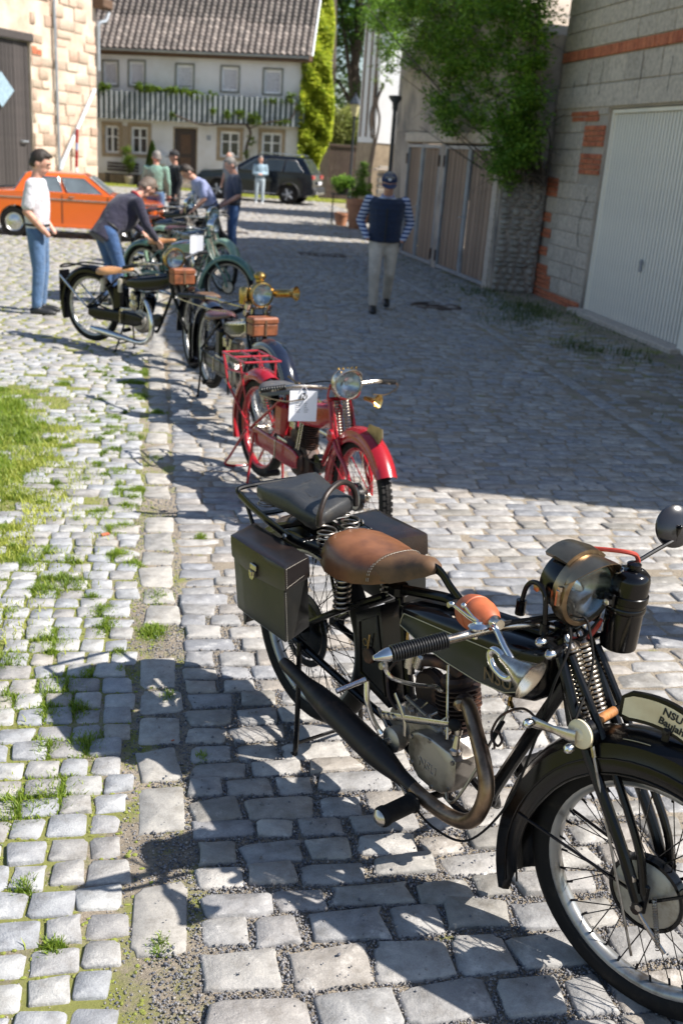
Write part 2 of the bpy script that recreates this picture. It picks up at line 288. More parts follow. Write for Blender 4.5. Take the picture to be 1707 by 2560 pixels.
def ground_mat():
    mt, nt, p = nodemat('sandy_joint_earth')
    g = nt.nodes.new('ShaderNodeNewGeometry'); v = g.outputs['Position']
    n1 = N(nt, 'ShaderNodeTexNoise', Scale=2.2, Detail=8, Roughness=0.65); nt.links.new(v, n1.inputs['Vector'])
    r1 = ramp(nt, n1.outputs['Fac'], [(0.3, (0.22, 0.185, 0.14)), (0.5, (0.34, 0.285, 0.215)), (0.72, (0.44, 0.375, 0.29))])
    n2 = N(nt, 'ShaderNodeTexNoise', Scale=130, Detail=6, Roughness=0.8); nt.links.new(v, n2.inputs['Vector'])
    r2 = ramp(nt, n2.outputs['Fac'], [(0.35, (0.5, 0.5, 0.52)), (0.55, (1, 1, 1)), (0.75, (1.35, 1.33, 1.3))])
    c = mixc(nt, r1.outputs['Color'], r2.outputs['Color'], 1.0, 'MULTIPLY')
    n3 = N(nt, 'ShaderNodeTexNoise', Scale=3.5, Detail=6, Roughness=0.7); nt.links.new(v, n3.inputs['Vector'])
    sx = nt.nodes.new('ShaderNodeSeparateXYZ'); nt.links.new(v, sx.inputs[0])
    mr = N(nt, 'ShaderNodeMapRange'); nt.links.new(sx.outputs['X'], mr.inputs['Value'])
    mr.inputs['From Min'].default_value = 0.35; mr.inputs['From Max'].default_value = -0.5; mr.inputs['To Min'].default_value = 0.0; mr.inputs['To Max'].default_value = 0.27
    mr2 = N(nt, 'ShaderNodeMapRange'); nt.links.new(sx.outputs['X'], mr2.inputs['Value'])
    mr2.inputs['From Min'].default_value = 3.7; mr2.inputs['From Max'].default_value = 4.6; mr2.inputs['To Min'].default_value = 0.0; mr2.inputs['To Max'].default_value = 0.08
    a = N(nt, 'ShaderNodeMath', operation='ADD'); nt.links.new(n3.outputs['Fac'], a.inputs[0]); nt.links.new(mr.outputs[0], a.inputs[1])
    a2 = N(nt, 'ShaderNodeMath', operation='ADD'); nt.links.new(a.outputs[0], a2.inputs[0]); nt.links.new(mr2.outputs[0], a2.inputs[1])
    r3 = ramp(nt, a2.outputs[0], [(0.60, (0, 0, 0)), (0.70, (0.9, 0.9, 0.9))])
    c = mixc(nt, c, (0.22, 0.23, 0.05), r3.outputs['Color'])
    nt.links.new(c, p.inputs['Base Color']); p.inputs['Roughness'].default_value = 0.95
    b = N(nt, 'ShaderNodeBump', Strength=0.9, Distance=0.01); nt.links.new(n2.outputs['Fac'], b.inputs['Height']); nt.links.new(b.outputs['Normal'], p.inputs['Normal'])
    return mt
M['ground'] = ground_mat()

# ------------------------------------------------------------------ mesh helpers
class G:
    """collects vertices and faces, then becomes ONE mesh"""
    def __init__(s): s.v = []; s.f = []
    def add(s, vs, fs):
        o = len(s.v); s.v += [tuple(map(float, p)) for p in vs]; s.f += [tuple(i + o for i in f) for f in fs]; return s
    def hexa(s, p):   # bottom ring 0-3, top ring 4-7
        return s.add(p, [(3, 2, 1, 0), (4, 5, 6, 7), (0, 1, 5, 4), (1, 2, 6, 5), (2, 3, 7, 6), (3, 0, 4, 7)])
    def box(s, c, d, rz=0.0, bev=0.0, M3=None):
        hx, hy, hz = d[0] / 2, d[1] / 2, d[2] / 2
        if bev <= 0:
            P = [(-hx, -hy, -hz), (hx, -hy, -hz), (hx, hy, -hz), (-hx, hy, -hz), (-hx, -hy, hz), (hx, -hy, hz), (hx, hy, hz), (-hx, hy, hz)]
            F = [(3, 2, 1, 0), (4, 5, 6, 7), (0, 1, 5, 4), (1, 2, 6, 5), (2, 3, 7, 6), (3, 0, 4, 7)]
        else:
            b = min(bev, hx * .9, hy * .9, hz * .9); P = []; idx = {}
            for sx in (-1, 1):
                for sy in (-1, 1):
                    for sz in (-1, 1):
                        for a in range(3):
                            q = [sx * (hx - b), sy * (hy - b), sz * (hz - b)]; q[a] = (sx, sy, sz)[a] * (hx, hy, hz)[a]
                            idx[(sx, sy, sz, a)] = len(P); P.append(tuple(q))
            F = []
            for a in range(3):
                o = [i for i in range(3) if i != a]
                for sg in (-1, 1):
                    ring = []
                    for (s1, s2) in ((-1, -1), (1, -1), (1, 1), (-1, 1)):
                        k = [0, 0, 0]; k[a] = sg; k[o[0]] = s1; k[o[1]] = s2; ring.append(idx[(*k, a)])
                    F.append(tuple(ring) if (sg == 1) ^ (a == 1) else tuple(reversed(ring)))
            for a in range(3):
                o = [i for i in range(3) if i != a]
                for s1 in (-1, 1):
                    for s2 in (-1, 1):
                        q = []
                        for sg, ax in ((-1, o[0]), (1, o[0]), (1, o[1]), (-1, o[1])):
                            k = [0, 0, 0]; k[a] = sg; k[o[0]] = s1; k[o[1]] = s2; q.append(idx[(*k, ax)])
                        F.append(tuple(q))
            for sx in (-1, 1):
                for sy in (-1, 1):
                    for sz in (-1, 1): F.append(tuple(idx[(sx, sy, sz, a)] for a in range(3)))
        if M3 is not None: P = [tuple(M3 @ Vector(p)) for p in P]
        cz, sn = math.cos(rz), math.sin(rz)
        return s.add([(c[0] + x * cz - y * sn, c[1] + x * sn + y * cz, c[2] + z) for x, y, z in P], F)
    def tube(s, pts, r, n=8, cap=True, closed=False, flat=1.0):
        P = [Vector(p) for p in pts]; k = len(P)
        rr = r if isinstance(r, (list, tuple)) else [r] * k
        ref = None; rings = []
        for i in range(k):
            a = P[(i - 1) % k] if closed or i > 0 else P[i]; b = P[(i + 1) % k] if closed or i < k - 1 else P[i]
            t = (b - a)
            if t.length < 1e-9: t = Vector((0, 0, 1))
            t.normalize()
            if ref is None:
                ref = Vector((0, 0, 1)) if abs(t.z) < .9 else Vector((1, 0, 0))
            u = (ref - t * ref.dot(t))
            if u.length < 1e-6: u = t.orthogonal()
            u.normalize(); w = t.cross(u); ref = u
            rings.append([P[i] + (u * math.cos(2 * math.pi * j / n) + w * math.sin(2 * math.pi * j / n) * flat) * rr[i] for j in range(n)])
        vs = [p for q in rings for p in q]; fs = []
        for i in range(k if closed else k - 1):
            i2 = (i + 1) % k
            for j in range(n): fs.append((i * n + j, i * n + (j + 1) % n, i2 * n + (j + 1) % n, i2 * n + j))
        if cap and not closed:
            fs.append(tuple(reversed(range(n)))); fs.append(tuple((k - 1) * n + j for j in range(n)))
        return s.add(vs, fs)
    def lathe(s, prof, o, ax, n=24, arc=None, ref=None, cap=False):
        """prof = [(radius, height along ax)]"""
        ax = Vector(ax).normalized(); u = Vector(ref) if ref else ax.orthogonal(); u = (u - ax * u.dot(ax)).normalized(); w = ax.cross(u); o = Vector(o)
        full = arc is None; a0, a1 = (0, 2 * math.pi) if full else arc
        cnt = n if full else n + 1
        vs = []; fs = []
        for r, h in prof:
            for j in range(cnt):
                a = a0 + (a1 - a0) * j / n; vs.append(o + ax * h + (u * math.cos(a) + w * math.sin(a)) * max(r, 1e-5))
        for i in range(len(prof) - 1):
            for j in range(n): fs.append((i * cnt + j, i * cnt + (j + 1) % cnt, (i + 1) * cnt + (j + 1) % cnt, (i + 1) * cnt + j))
        return s.add(vs, fs)
    def ell(s, c, r, n=12, m=8, M3=None):
        vs = []; fs = []
        for i in range(m + 1):
            th = math.pi * i / m
            for j in range(n):
                a = 2 * math.pi * j / n; p = Vector((r[0] * math.sin(th) * math.cos(a), r[1] * math.sin(th) * math.sin(a), r[2] * math.cos(th)))
                if M3 is not None: p = M3 @ p
                vs.append((c[0] + p.x, c[1] + p.y, c[2] + p.z))
        for i in range(m):
            for j in range(n): fs.append((i * n + j, (i + 1) * n + j, (i + 1) * n + (j + 1) % n, i * n + (j + 1) % n))
        return s.add(vs, fs)
    def loft(s, rings, cap=True, closed=True):
        n = len(rings[0]); vs = [p for q in rings for p in q]; fs = []
        for i in range(len(rings) - 1):
            for j in range(n if closed else n - 1): fs.append((i * n + j, i * n + (j + 1) % n, (i + 1) * n + (j + 1) % n, (i + 1) * n + j))
        if cap and closed: fs.append(tuple(reversed(range(n)))); fs.append(tuple((len(rings) - 1) * n + j for j in range(n)))
        return s.add(vs, fs)
    def coil(s, a, b, Rr, turns, r, n=6, step=12):
        a = Vector(a); b = Vector(b); ax = (b - a); L = ax.length; ax.normalize(); u = ax.orthogonal().normalized(); w = ax.cross(u)
        pts = []; k = int(turns * step)
        for i in range(k + 1):
            t = i / k; an = 2 * math.pi * turns * t; rad = Rr[0] * (1 - t) + Rr[1] * t if isinstance(Rr, tuple) else Rr
            pts.append(a + ax * L * t + (u * math.cos(an) + w * math.sin(an)) * rad)
        return s.tube(pts, r, n)
    def prism(s, poly, o, U, V, W):
        """poly in (U,V) extruded along W (vector)"""
        o = Vector(o); U = Vector(U); V = Vector(V); W = Vector(W); n = len(poly)
        a = [o + U * x + V * y for x, y in poly]; b = [p + W for p in a]
        return s.add(a + b, [tuple(reversed(range(n))), tuple(range(n, 2 * n))] + [(i, (i + 1) % n, n + (i + 1) % n, n + i) for i in range(n)])
    def xf(s, fn): s.v = [tuple(fn(Vector(p))) for p in s.v]; return s
    def mesh(s, name, mat, smooth=True, ang=35):
        me = bpy.data.meshes.new(name); me.from_pydata(s.v, [], s.f); me.materials.append(mat)
        fix_normals(me)
        if smooth:
            me.polygons.foreach_set('use_smooth', [True] * len(me.polygons)); me.set_sharp_from_angle(angle=R_(ang))
        me.update(); return me
import bmesh
def fix_normals(me):
    bm = bmesh.new(); bm.from_mesh(me); bmesh.ops.recalc_face_normals(bm, faces=bm.faces); bm.to_mesh(me); bm.free()
def obj(name, g, mat, parent=None, smooth=True, ang=35, label=None, kind=None):
    me = g if isinstance(g, bpy.types.Mesh) else g.mesh(name, mat, smooth, ang)
    o = bpy.data.objects.new(name, me); C.objects.link(o)
    if parent: o.parent = parent
    if label: o['label'] = label
    if kind: o['kind'] = kind
    return o
def tag(o, label, cat, group=None, kind=None):
    if label: o['label'] = label
    if cat: o['category'] = cat
    if group: o['group'] = group
    if kind: o['kind'] = kind
    return o
def thing(name, label, cat, loc=(0, 0, 0), rz=0.0, group=None):
    o = bpy.data.objects.new(name, None); C.objects.link(o); o.location = loc; o.rotation_euler = (0, 0, rz); o.empty_display_size = .1
    return tag(o, label, cat, group)
def fastmesh(name, V, F, mat, smooth=False):
    """V (n,3) numpy, F (m,k) numpy"""
    me = bpy.data.meshes.new(name); k = F.shape[1]
    me.vertices.add(len(V)); me.vertices.foreach_set('co', V.astype(np.float32).ravel())
    me.loops.add(F.size); me.loops.foreach_set('vertex_index', F.astype(np.int32).ravel())
    me.polygons.add(len(F)); me.polygons.foreach_set('loop_start', np.arange(0, F.size, k, dtype=np.int32)); me.polygons.foreach_set('loop_total', np.full(len(F), k, dtype=np.int32))
    if smooth: me.polygons.foreach_set('use_smooth', np.ones(len(F), dtype=bool))
    me.materials.append(mat); me.update(calc_edges=True); me.validate(); return me
def text_mesh(body, size, depth, mat, name='lettering', bold=0.0):
    cu = bpy.data.curves.new('t', 'FONT'); cu.body = body; cu.size = size; cu.extrude = depth; cu.offset = bold; cu.resolution_u = 3
    cu.align_x = 'CENTER'; cu.align_y = 'CENTER'
    o = bpy.data.objects.new('t', cu); C.objects.link(o)
    dg = bpy.context.evaluated_depsgraph_get(); me = bpy.data.meshes.new_from_object(o.evaluated_get(dg)); bpy.data.objects.remove(o)
    me.name = name; me.materials.clear(); me.materials.append(mat); return me
def text_obj(body, size, depth, mat, origin, right, up, parent, bold=0.0, name='lettering'):
    me = text_mesh(body, size, depth, mat, name, bold)
    r = Vector(right).normalized(); u = Vector(up); u = (u - r * u.dot(r)).normalized(); n = r.cross(u)
    me.transform(Matrix([[r.x, u.x, n.x, origin[0]], [r.y, u.y, n.y, origin[1]], [r.z, u.z, n.z, origin[2]], [0, 0, 0, 1]]))
    return obj(name, me, mat, parent)
def spline(pts, n=6):
    P = [Vector(p) for p in pts]; P = [2 * P[0] - P[1]] + P + [2 * P[-1] - P[-2]]; out = []
    for i in range(1, len(P) - 2):
        for k in range(n):
            t = k / n; a, b, c, d = P[i - 1:i + 3]
            out.append(0.5 * ((2 * b) + (c - a) * t + (2 * a - 5 * b + 4 * c - d) * t * t + (3 * b - a - 3 * c + d) * t ** 3))
    out.append(P[-2]); return out
rng = np.random.default_rng(7); random.seed(7)
# ------------------------------------------------------------------ the ground
def grid_mesh(name, x0, x1, y0, y1, n, mat, zf):
    xs = np.linspace(x0, x1, n); ys = np.linspace(y0, y1, n); X, Y = np.meshgrid(xs, ys)
    V = np.stack([X.ravel(), Y.ravel(), zf(X.ravel(), Y.ravel())], 1)
    i = np.arange(n * n).reshape(n, n)
    F = np.stack([i[:-1, :-1].ravel(), i[:-1, 1:].ravel(), i[1:, 1:].ravel(), i[1:, :-1].ravel()], 1)
    return fastmesh(name, V, F, mat, True)
gme = grid_mesh('ground', -400, 400, -100, 900, 41, M['ground'], lambda x, y: x * 0 + .005)
ground = bpy.data.objects.new('ground', gme); C.objects.link(ground); ground['kind'] = 'structure'

def stone_geo(cx, cy, w, d, h, rot, seed, n=12, dome=0.006, tilt=0.0, rough=0.06, inset=0.085):
    """one worn sett: irregular rounded-square outline, sides, shoulder and a domed top"""
    r = np.random.default_rng(seed)
    a = np.linspace(0, 2 * np.pi, n, endpoint=False) + math.pi / n
    p = 0.22 if n >= 12 else 0.5
    ux = np.sign(np.cos(a)) * np.abs(np.cos(a)) ** p; uy = np.sign(np.sin(a)) * np.abs(np.sin(a)) ** p
    sk = r.normal(0, 0.045, 4)
    ux = ux * (1 + sk[0] * uy) + sk[1] * .6 * uy; uy = uy * (1 + sk[2] * ux) + sk[3] * .5 * ux
    k = 1 + r.normal(0, rough * .7, n)
    ox = ux * k * w / 2; oy = uy * k * d / 2
    c, s = math.cos(rot), math.sin(rot)
    tx, ty = r.normal(0, tilt, 2)
    def ring(f, z):
        # shrink by an absolute amount so that long stones keep an even shoulder
        x = ox * f; y = oy * f
        zz = z + (tx * x + ty * y) * (z > 0)
        return np.stack([cx + x * c - y * s, cy + x * s + y * c, zz], 1)
    top = h + r.normal(0, 0.0025)
    rings = [ring(1.03, -0.015), ring(1.0, top - 0.0055), ring(1 - inset, top)]
    cen = np.array([[cx, cy, top + dome]])
    V = np.concatenate(rings + [cen]); F = []
    for i in range(2):
        for j in range(n): F.append((i * n + j, i * n + (j + 1) % n, (i + 1) * n + (j + 1) % n, (i + 1) * n + j))
    T = [(2 * n + j, 2 * n + (j + 1) % n, 3 * n) for j in range(n)]
    return V, F, T
PAVE = []   # (owner, cx, cy, w, d, h, rot, detail)
def grassy(x, y):
    """0..1: how much grass has taken over"""
    a = math.exp(-(((min(x, -1.05) * 0 + x + 1.15) / .50) ** 2 + ((y - 6.5) / 1.9) ** 2) ** 1.5)
    return a
def jitter(s): return rng.normal(0, s)
# small grey setts on the left
y = 1.15
while y < 9.6:
    rowd = rng.uniform(.086, .104) if y < 5 else rng.uniform(.088, .115)
    x = -0.06 - rng.uniform(0, .05); off = rng.uniform(-.5, .5) * .01
    while x > -3.6:
        w = rng.uniform(.084, .122) if y < 5 else rng.uniform(.10, .19)
        cx = x - w / 2; g_ = grassy(cx, y)
        cy = y + rowd / 2 + .028 * math.sin(cx * 2.2 + y * .7) + jitter(.004) + off
        vis = proj(cx, cy, 0)
        if -60 < vis[0] < 800 and vis[1] < 1090 and rng.random() > g_ * .80 + .02:
            PAVE.append(('sett', cx, cy, w, rowd * rng.uniform(.93, 1.0), .014 + jitter(.002), jitter(.035), 12 if y < 6.5 else 8))
        x -= w + rng.uniform(.006, .014)
    y += rowd + rng.uniform(.006, .013)
# border line of larger slabs between the two pavings
y = 1.2
while y < 14:
    d = rng.uniform(.15, .27); w = rng.uniform(.135, .158)
    if rng.random() > .10 and not (1.5 < y < 2.1 and rng.random() < .4):
        PAVE.append(('border_stone', .026 + jitter(.006), y + d / 2, w, d, .012 + jitter(.002), jitter(.03), 12))
    y += d + rng.uniform(.02, .035)
# the road: courses laid across it
def rough_zone(x, y): return y < 4.2 and x < 1.75 - .12 * (y - 1.2)
y = 1.1
while y < 12.5:
    near = y < 4.0
    rowd = rng.uniform(.105, .155) if y < 2.1 else (rng.uniform(.080, .115) if near else rng.uniform(.080, .105))
    x = .116 + rng.uniform(0, .02); ph = rng.uniform(0, 6)
    while x < 5.55:
        big = rough_zone(x, y)
        w = rng.choice([rng.uniform(.10, .15), rng.uniform(.15, .25)], p=[.4, .6]) if big else rng.uniform(.13, .25)
        if y > 6: w = rng.uniform(.12, .21)
        cx = x + w / 2; gut = 3.62 + .045 * min(y, 12)
        joint = rng.uniform(.012, .028) if big else rng.uniform(.006, .013)
        cy = y + rowd / 2 + .022 * math.sin(cx * 1.7 + y) + (.10 * min(x, 1.6) * (1 if near else max(0, 1 - (y - 4) / 3))) * .25 + jitter(.006 if big else .003)
        vis = proj(cx, cy, 0)
        if -30 < vis[0] < 730 and vis[1] < 1100 and abs(cx - gut) > .13 and not (cx > gut + .15 and rng.random() < .22 + .25 * (cx - gut)):
            PAVE.append(('cobblestone', cx, cy, w, rowd * rng.uniform(.92, 1.03), (.018 if big else .011) + jitter(.0025), jitter(.05 if big else .02), 12 if y < 7 else 8))
        x += w + joint
    y += rowd + (rng.uniform(.015, .026) if y < 2.4 else rng.uniform(.009, .017) if near else rng.uniform(.006, .011))
# gutter line of stones laid lengthwise
y = 2.5
while y < 20:
    d = rng.uniform(.16, .26)
    PAVE.append(('gutter_stone', 3.62 + .045 * min(y, 12) + jitter(.008), y + d / 2, .13, d, .016, jitter(.03), 8)); y += d + .02
# far courses
y = 9.6
while y < 48:
    rowd = rng.uniform(.095, .125) * (1 if y < 20 else 1.25)
    for xa, xb in ((-9, .02), (.12, 6.6)):
        if y < 12.5 and xa > 0: continue
        x = xa + rng.uniform(0, .1); xlim = min(xb, 5.25 if y < 24 else 6.9)
        while x < xlim:
            w = rng.uniform(.14, .24) * (1 if y < 20 else 1.25); cx = x + w / 2
            vis = proj(cx, y, 0)
            if -12 < vis[0] < 700: PAVE.append(('cobblestone', cx, y + rowd / 2 + .03 * math.sin(cx * 1.1 + y * .4), w, rowd * .94, .012 + jitter(.002), jitter(.03), 6 if y < 20 else 4))
            x += w + .014
    y += rowd + .013
def poly_area_px(st):
    _, cx, cy, w, d, h, r, n = st; q = proj(cx, cy, 0)
    if not (0 < q[0] < 682 and 0 < q[1] < 1024): return -1
    return w * d / q[2] ** 3
owners = {'sett': ('sett_paving', M['sett_grey']), 'border_stone': ('border_row', M['kerb_slab']), 'cobblestone': ('cobbled_road', M['cobble']), 'gutter_stone': ('gutter_row', M['cobble'])}
for kind, (own, mat) in owners.items():
    items = [s for s in PAVE if s[0] == kind]; items.sort(key=lambda s: -poly_area_px(s))
    items = [s for s in items if True]
    lim = 290
    root = bpy.data.objects.new(own, None); C.objects.link(root); root['kind'] = 'structure'
    VV, QQ, TT, o = [], [], [], 0
    for i, st in enumerate(items):
        _, cx, cy, w, d, h, rot, n = st
        if i < lim and poly_area_px(st) > 0:
            V, F, T = stone_geo(0, 0, w, d, h, rot, 1000 + i, 12, dome=.0005 + .0015 * (kind == 'cobblestone'), tilt=.03, rough=.085 if kind == 'cobblestone' else .07, inset=.085 if kind == 'cobblestone' else .065)
            me = bpy.data.meshes.new(kind); me.from_pydata(V.tolist(), [], [tuple(f) for f in F + T]); me.materials.append(mat)
            me.polygons.foreach_set('use_smooth', [True] * len(me.polygons)); me.update()
            ob = bpy.data.objects.new(kind, me); C.objects.link(ob); ob.parent = root; ob.location = (cx, cy, 0)
        else:
            V, F, T = stone_geo(cx, cy, w, d, h, rot, 5000 + i, n, dome=.0015, tilt=.022)
            VV.append(V); QQ.append(np.array(F) + o); TT.append(np.array(T) + o); o += len(V)
    if VV:
        V = np.concatenate(VV); Q = np.concatenate(QQ); T = np.concatenate(TT)
        me = bpy.data.meshes.new(kind + '_field'); nq, nt_ = len(Q), len(T)
        me.vertices.add(len(V)); me.vertices.foreach_set('co', V.astype(np.float32).ravel())
        me.loops.add(nq * 4 + nt_ * 3); me.loops.foreach_set('vertex_index', np.concatenate([Q.ravel(), T.ravel()]).astype(np.int32))
        me.polygons.add(nq + nt_)
        me.polygons.foreach_set('loop_start', np.concatenate([np.arange(nq) * 4, nq * 4 + np.arange(nt_) * 3]).astype(np.int32))
        me.polygons.foreach_set('loop_total', np.concatenate([np.full(nq, 4), np.full(nt_, 3)]).astype(np.int32))
        me.polygons.foreach_set('use_smooth', np.ones(nq + nt_, dtype=bool)); me.materials.append(mat); me.update(calc_edges=True)
        ob = bpy.data.objects.new(kind + '_field', me); C.objects.link(ob); ob.parent = root; ob['kind'] = 'stuff'

# stone lookup so that gravel and grass gather in the joints
cell = {}
for st in PAVE:
    if st[2] < 10: cell.setdefault((int(st[1] // .3), int(st[2] // .3)), []).append(st)
def on_stone(x, y, shrink=.94):
    i, j = int(x // .3), int(y // .3)
    for a in (i - 1, i, i + 1):
        for b in (j - 1, j, j + 1):
            for st in cell.get((a, b), ()):
                if abs(x - st[1]) < st[3] / 2 * shrink and abs(y - st[2]) < st[4] / 2 * shrink: return True
    return False
def chips(name, pts, smin, smax, mat, z0=0.0):
    """angular chips: squashed, turned octahedra"""
    n = len(pts); base = np.array([(1, 0, 0), (0, 1, 0), (-1, 0, 0), (0, -1, 0), (0, 0, .8), (0, 0, -.8)])
    base = np.repeat(base[None], n, 0) * rng.uniform(.55, 1.15, (n, 6, 3)) + rng.normal(0, .16, (n, 6, 3))
    s = rng.uniform(smin, smax, (n, 1, 1)) * rng.choice([.7, 1, 1.35], (n, 1, 1)); a = rng.uniform(0, 6.28, n); ca, sa = np.cos(a)[:, None], np.sin(a)[:, None]
    b = rng.normal(0, .6, n); cb, sb = np.cos(b)[:, None], np.sin(b)[:, None]
    x, y, z = base[..., 0], base[..., 1], base[..., 2]
    y, z = y * cb - z * sb, y * sb + z * cb
    x, y = x * ca - y * sa, x * sa + y * ca
    V = np.stack([x, y, z], 2) * s; V[..., 0] += pts[:, 0:1]; V[..., 1] += pts[:, 1:2]; V[..., 2] += pts[:, 2:3] + s[..., 0] * .35 + z0 + .005
    f = np.array([(0, 1, 4), (1, 2, 4), (2, 3, 4), (3, 0, 4), (1, 0, 5), (2, 1, 5), (3, 2, 5), (0, 3, 5)])
    F = (f[None] + np.arange(n)[:, None, None] * 6).reshape(-1, 3)
    return fastmesh(name, V.reshape(-1, 3), F, mat)
pts = []
for _ in range(230000):
    x = rng.uniform(.0, 1.95); y = 1.15 + (rng.random() ** 1.25) * 4.0
    dens = 1.0 if x > .16 else .35
    dens *= max(0, min(1, (4.6 - y) / 1.2)) * max(0, min(1, (1.9 - .10 * y - x) / .35))
    if rng.random() > dens: continue
    if on_stone(x, y, .95): continue
    pts.append((x, y, rng.uniform(-.002, .008)))
for _ in range(900):   # loose chips lying on the stones
    x = rng.uniform(.0, 1.8); y = rng.uniform(1.2, 3.6); pts.append((x, y, .017 if on_stone(x, y) else 0))
for _ in range(9000):    # along the border and sparse over the rest
    x = rng.uniform(-.12, .2); y = rng.uniform(1.2, 6)
    if not on_stone(x, y): pts.append((x, y, 0))
gr = bpy.data.objects.new('gravel', chips('gravel', np.array(pts), .0024, .0052, M['gravel'])); C.objects.link(gr); gr['kind'] = 'stuff'
pts = []
for _ in range(42000):
    x = rng.uniform(-1.6, 4.2); y = rng.uniform(1.2, 7)
    if not on_stone(x, y, .97): pts.append((x, y, -.001))
sand = bpy.data.objects.new('sandy_grit', chips('sandy_grit', np.array(pts), .0018, .0036, M['kerb_slab'])); C.objects.link(sand); sand['kind'] = 'stuff'

# grass
def blades(name, pts, hmin, hmax, wid, mat, lean=.6):
    """pts (n,4): x, y, z, height factor; each blade two bent quads"""
    n = len(pts); a = rng.uniform(0, 6.28, n); h = rng.uniform(hmin, hmax, n) * pts[:, 3]; w = wid * rng.uniform(.6, 1.2, n)
    l = rng.uniform(.1, 1, n) * lean * h; dx, dy = np.cos(a), np.sin(a); px, py = -dy, dx
    x, y, z = pts[:, 0], pts[:, 1], pts[:, 2]
    V = np.zeros((n, 6, 3))
    for k, (t, f) in enumerate(((0, 1), (.55, .8), (1, .15))):
        bx = x + dx * l * t * t; by = y + dy * l * t * t; bz = z + h * t * (1 - .25 * t)
        V[:, 2 * k, 0] = bx - px * w * f; V[:, 2 * k, 1] = by - py * w * f; V[:, 2 * k, 2] = bz
        V[:, 2 * k + 1, 0] = bx + px * w * f; V[:, 2 * k + 1, 1] = by + py * w * f; V[:, 2 * k + 1, 2] = bz
    f = np.array([(0, 1, 3, 2), (2, 3, 5, 4)]); F = (f[None] + np.arange(n)[:, None, None] * 6).reshape(-1, 4)
    return fastmesh(name, V.reshape(-1, 3), F, mat)
def stuff(name, me): o = bpy.data.objects.new(name, me); C.objects.link(o); o['kind'] = 'stuff'; return o
tufts = [(.0, 3.9, .10), (.02, 4.25, .10), (-.30, 2.78, .17), (-.22, 3.05, .12), (-.42, 2.72, .14), (-.36, 3.45, .16), (-.55, 3.35, .14), (-.42, 3.85, .15), (-.22, 4.1, .12), (-.30, 5.35, .12), (-.12, 5.6, .10), (-.16, 5.15, .09), (-.22, 6.1, .12),
         (-.18, 4.75, .10), (-.60, 4.7, .2), (-.8, 4.45, .2), (-.15, 6.9, .12), (-.30, 7.4, .14), (.03, 7.6, .10), (-.12, 8.1, .10), (.02, 6.4, .07), (.17, 2.95, .04), (-.35, 2.35, .06), (-.25, 2.12, .05), (.0, 1.75, .05), (.02, 2.1, .05), (.06, 3.35, .05), (.25, 5.0, .05)]
for _ in range(95):
    ty = rng.uniform(3.0, 9.2); tufts.append((-.08 - abs(rng.normal(0, .42)), ty, rng.uniform(.03, .11)))
P = []
for cx, cy, r in tufts:
    for _ in range(int(r * 9000)):
        q = rng.normal(0, r * .42, 2); x = cx + q[0]; y = cy + q[1] * 1.2
        if on_stone(x, y, .9) and rng.random() > .35: continue
        P.append((x, y, 0.0, max(.3, 1.25 - (q @ q) ** .5 / r)))
for _ in range(110000):      # joints between the setts, thicker towards the grass patch
    x = -rng.random() ** .8 * 2.6 + .08; y = rng.uniform(1.25, 9.5)
    cl = .5 + .5 * math.sin(x * 5.1 + math.sin(y * 2.3) * 1.7) * math.sin(y * 3.3 + x * 2)
    dn = .14 * cl ** 2 + (.42 * cl if 2.5 < y < 9 else 0) + grassy(x, y)
    if rng.random() > dn or on_stone(x, y, .92): continue
    P.append((x, y, 0.0, .45 + .4 * rng.random()))
stuff('grass', blades('grass', np.array(P), .016, .052, .0022, M['grass']))
P = []
for _ in range(48000):
    x = rng.normal(-1.15, .36); y = rng.normal(6.5, 1.3)
    if rng.random() > grassy(x, y) ** 1.6 * 1.2 * (.35 + .65 * (math.sin(x * 9 + 1.3 * math.sin(y * 3)) * math.sin(y * 5.1) > -.05)): continue
    P.append((x, y, 0.0, .6 + .8 * grassy(x, y)))
stuff('grass_patch', blades('grass_patch', np.array(P), .02, .060, .0035, M['grass']))
P = []
for _ in range(32000):
    x = rng.normal(-.98, .27); y = rng.normal(5.55, .95)
    if math.sin(x * 11 + y * 2) * math.sin(y * 6.3 - x * 3) < -.15: continue
    P.append((x, y, 0.0, .7 + .3 * rng.random()))
stuff('pale_grass_patch', blades('pale_grass_patch', np.array(P), .03, .070, .003, M['grass_dry']))
P = []
for _ in range(26000):      # the weedy strip along the garages
    y = rng.uniform(4.5, 30); x = rng.uniform(4.05, 6.0) if y < 14 else rng.uniform(4.45, 5.6)
    cl = (.5 + .5 * math.sin(x * 4.1 + y * 1.3)) * (.5 + .5 * math.sin(y * 2.1 - x * 3))
    edge = math.exp(-((x - (5.5 if y > 13.6 else 5.75)) / .35) ** 2)
    if rng.random() > .10 * cl + .40 * edge * cl + .02: continue
    P.append((x, y, 0, 1.0))
stuff('verge_weeds', blades('verge_weeds', np.array(P), .02, .07, .005, M['weed'], 1.0))
P = []
for cx, cy, r, k in ((5.35, 13.9, .30, 900), (5.0, 13.1, .22, 220), (4.9, 11.0, .16, 220), (5.35, 10.7, .2, 160), (4.6, 12.6, .2, 120), (5.2, 15.6, .25, 350)):
    for _ in range(k): P.append((rng.normal(cx, r), rng.normal(cy, r * 1.6), 0, 1))
stuff('verge_tufts', blades('verge_tufts', np.array(P), .04, .14, .005, M['weed'], .7))
P = []
for _ in range(22000):      # sunlit verge below the house and behind the dark car
    x = rng.uniform(-2.3, 9); y = rng.uniform(43.6, 45.8) if x < 3 else rng.uniform(41.5, 43.6)
    P.append((x, y, 0, 1))
stuff('far_verge', blades('far_verge', np.array(P), .04, .12, .02, M['grass_dry'], .6))

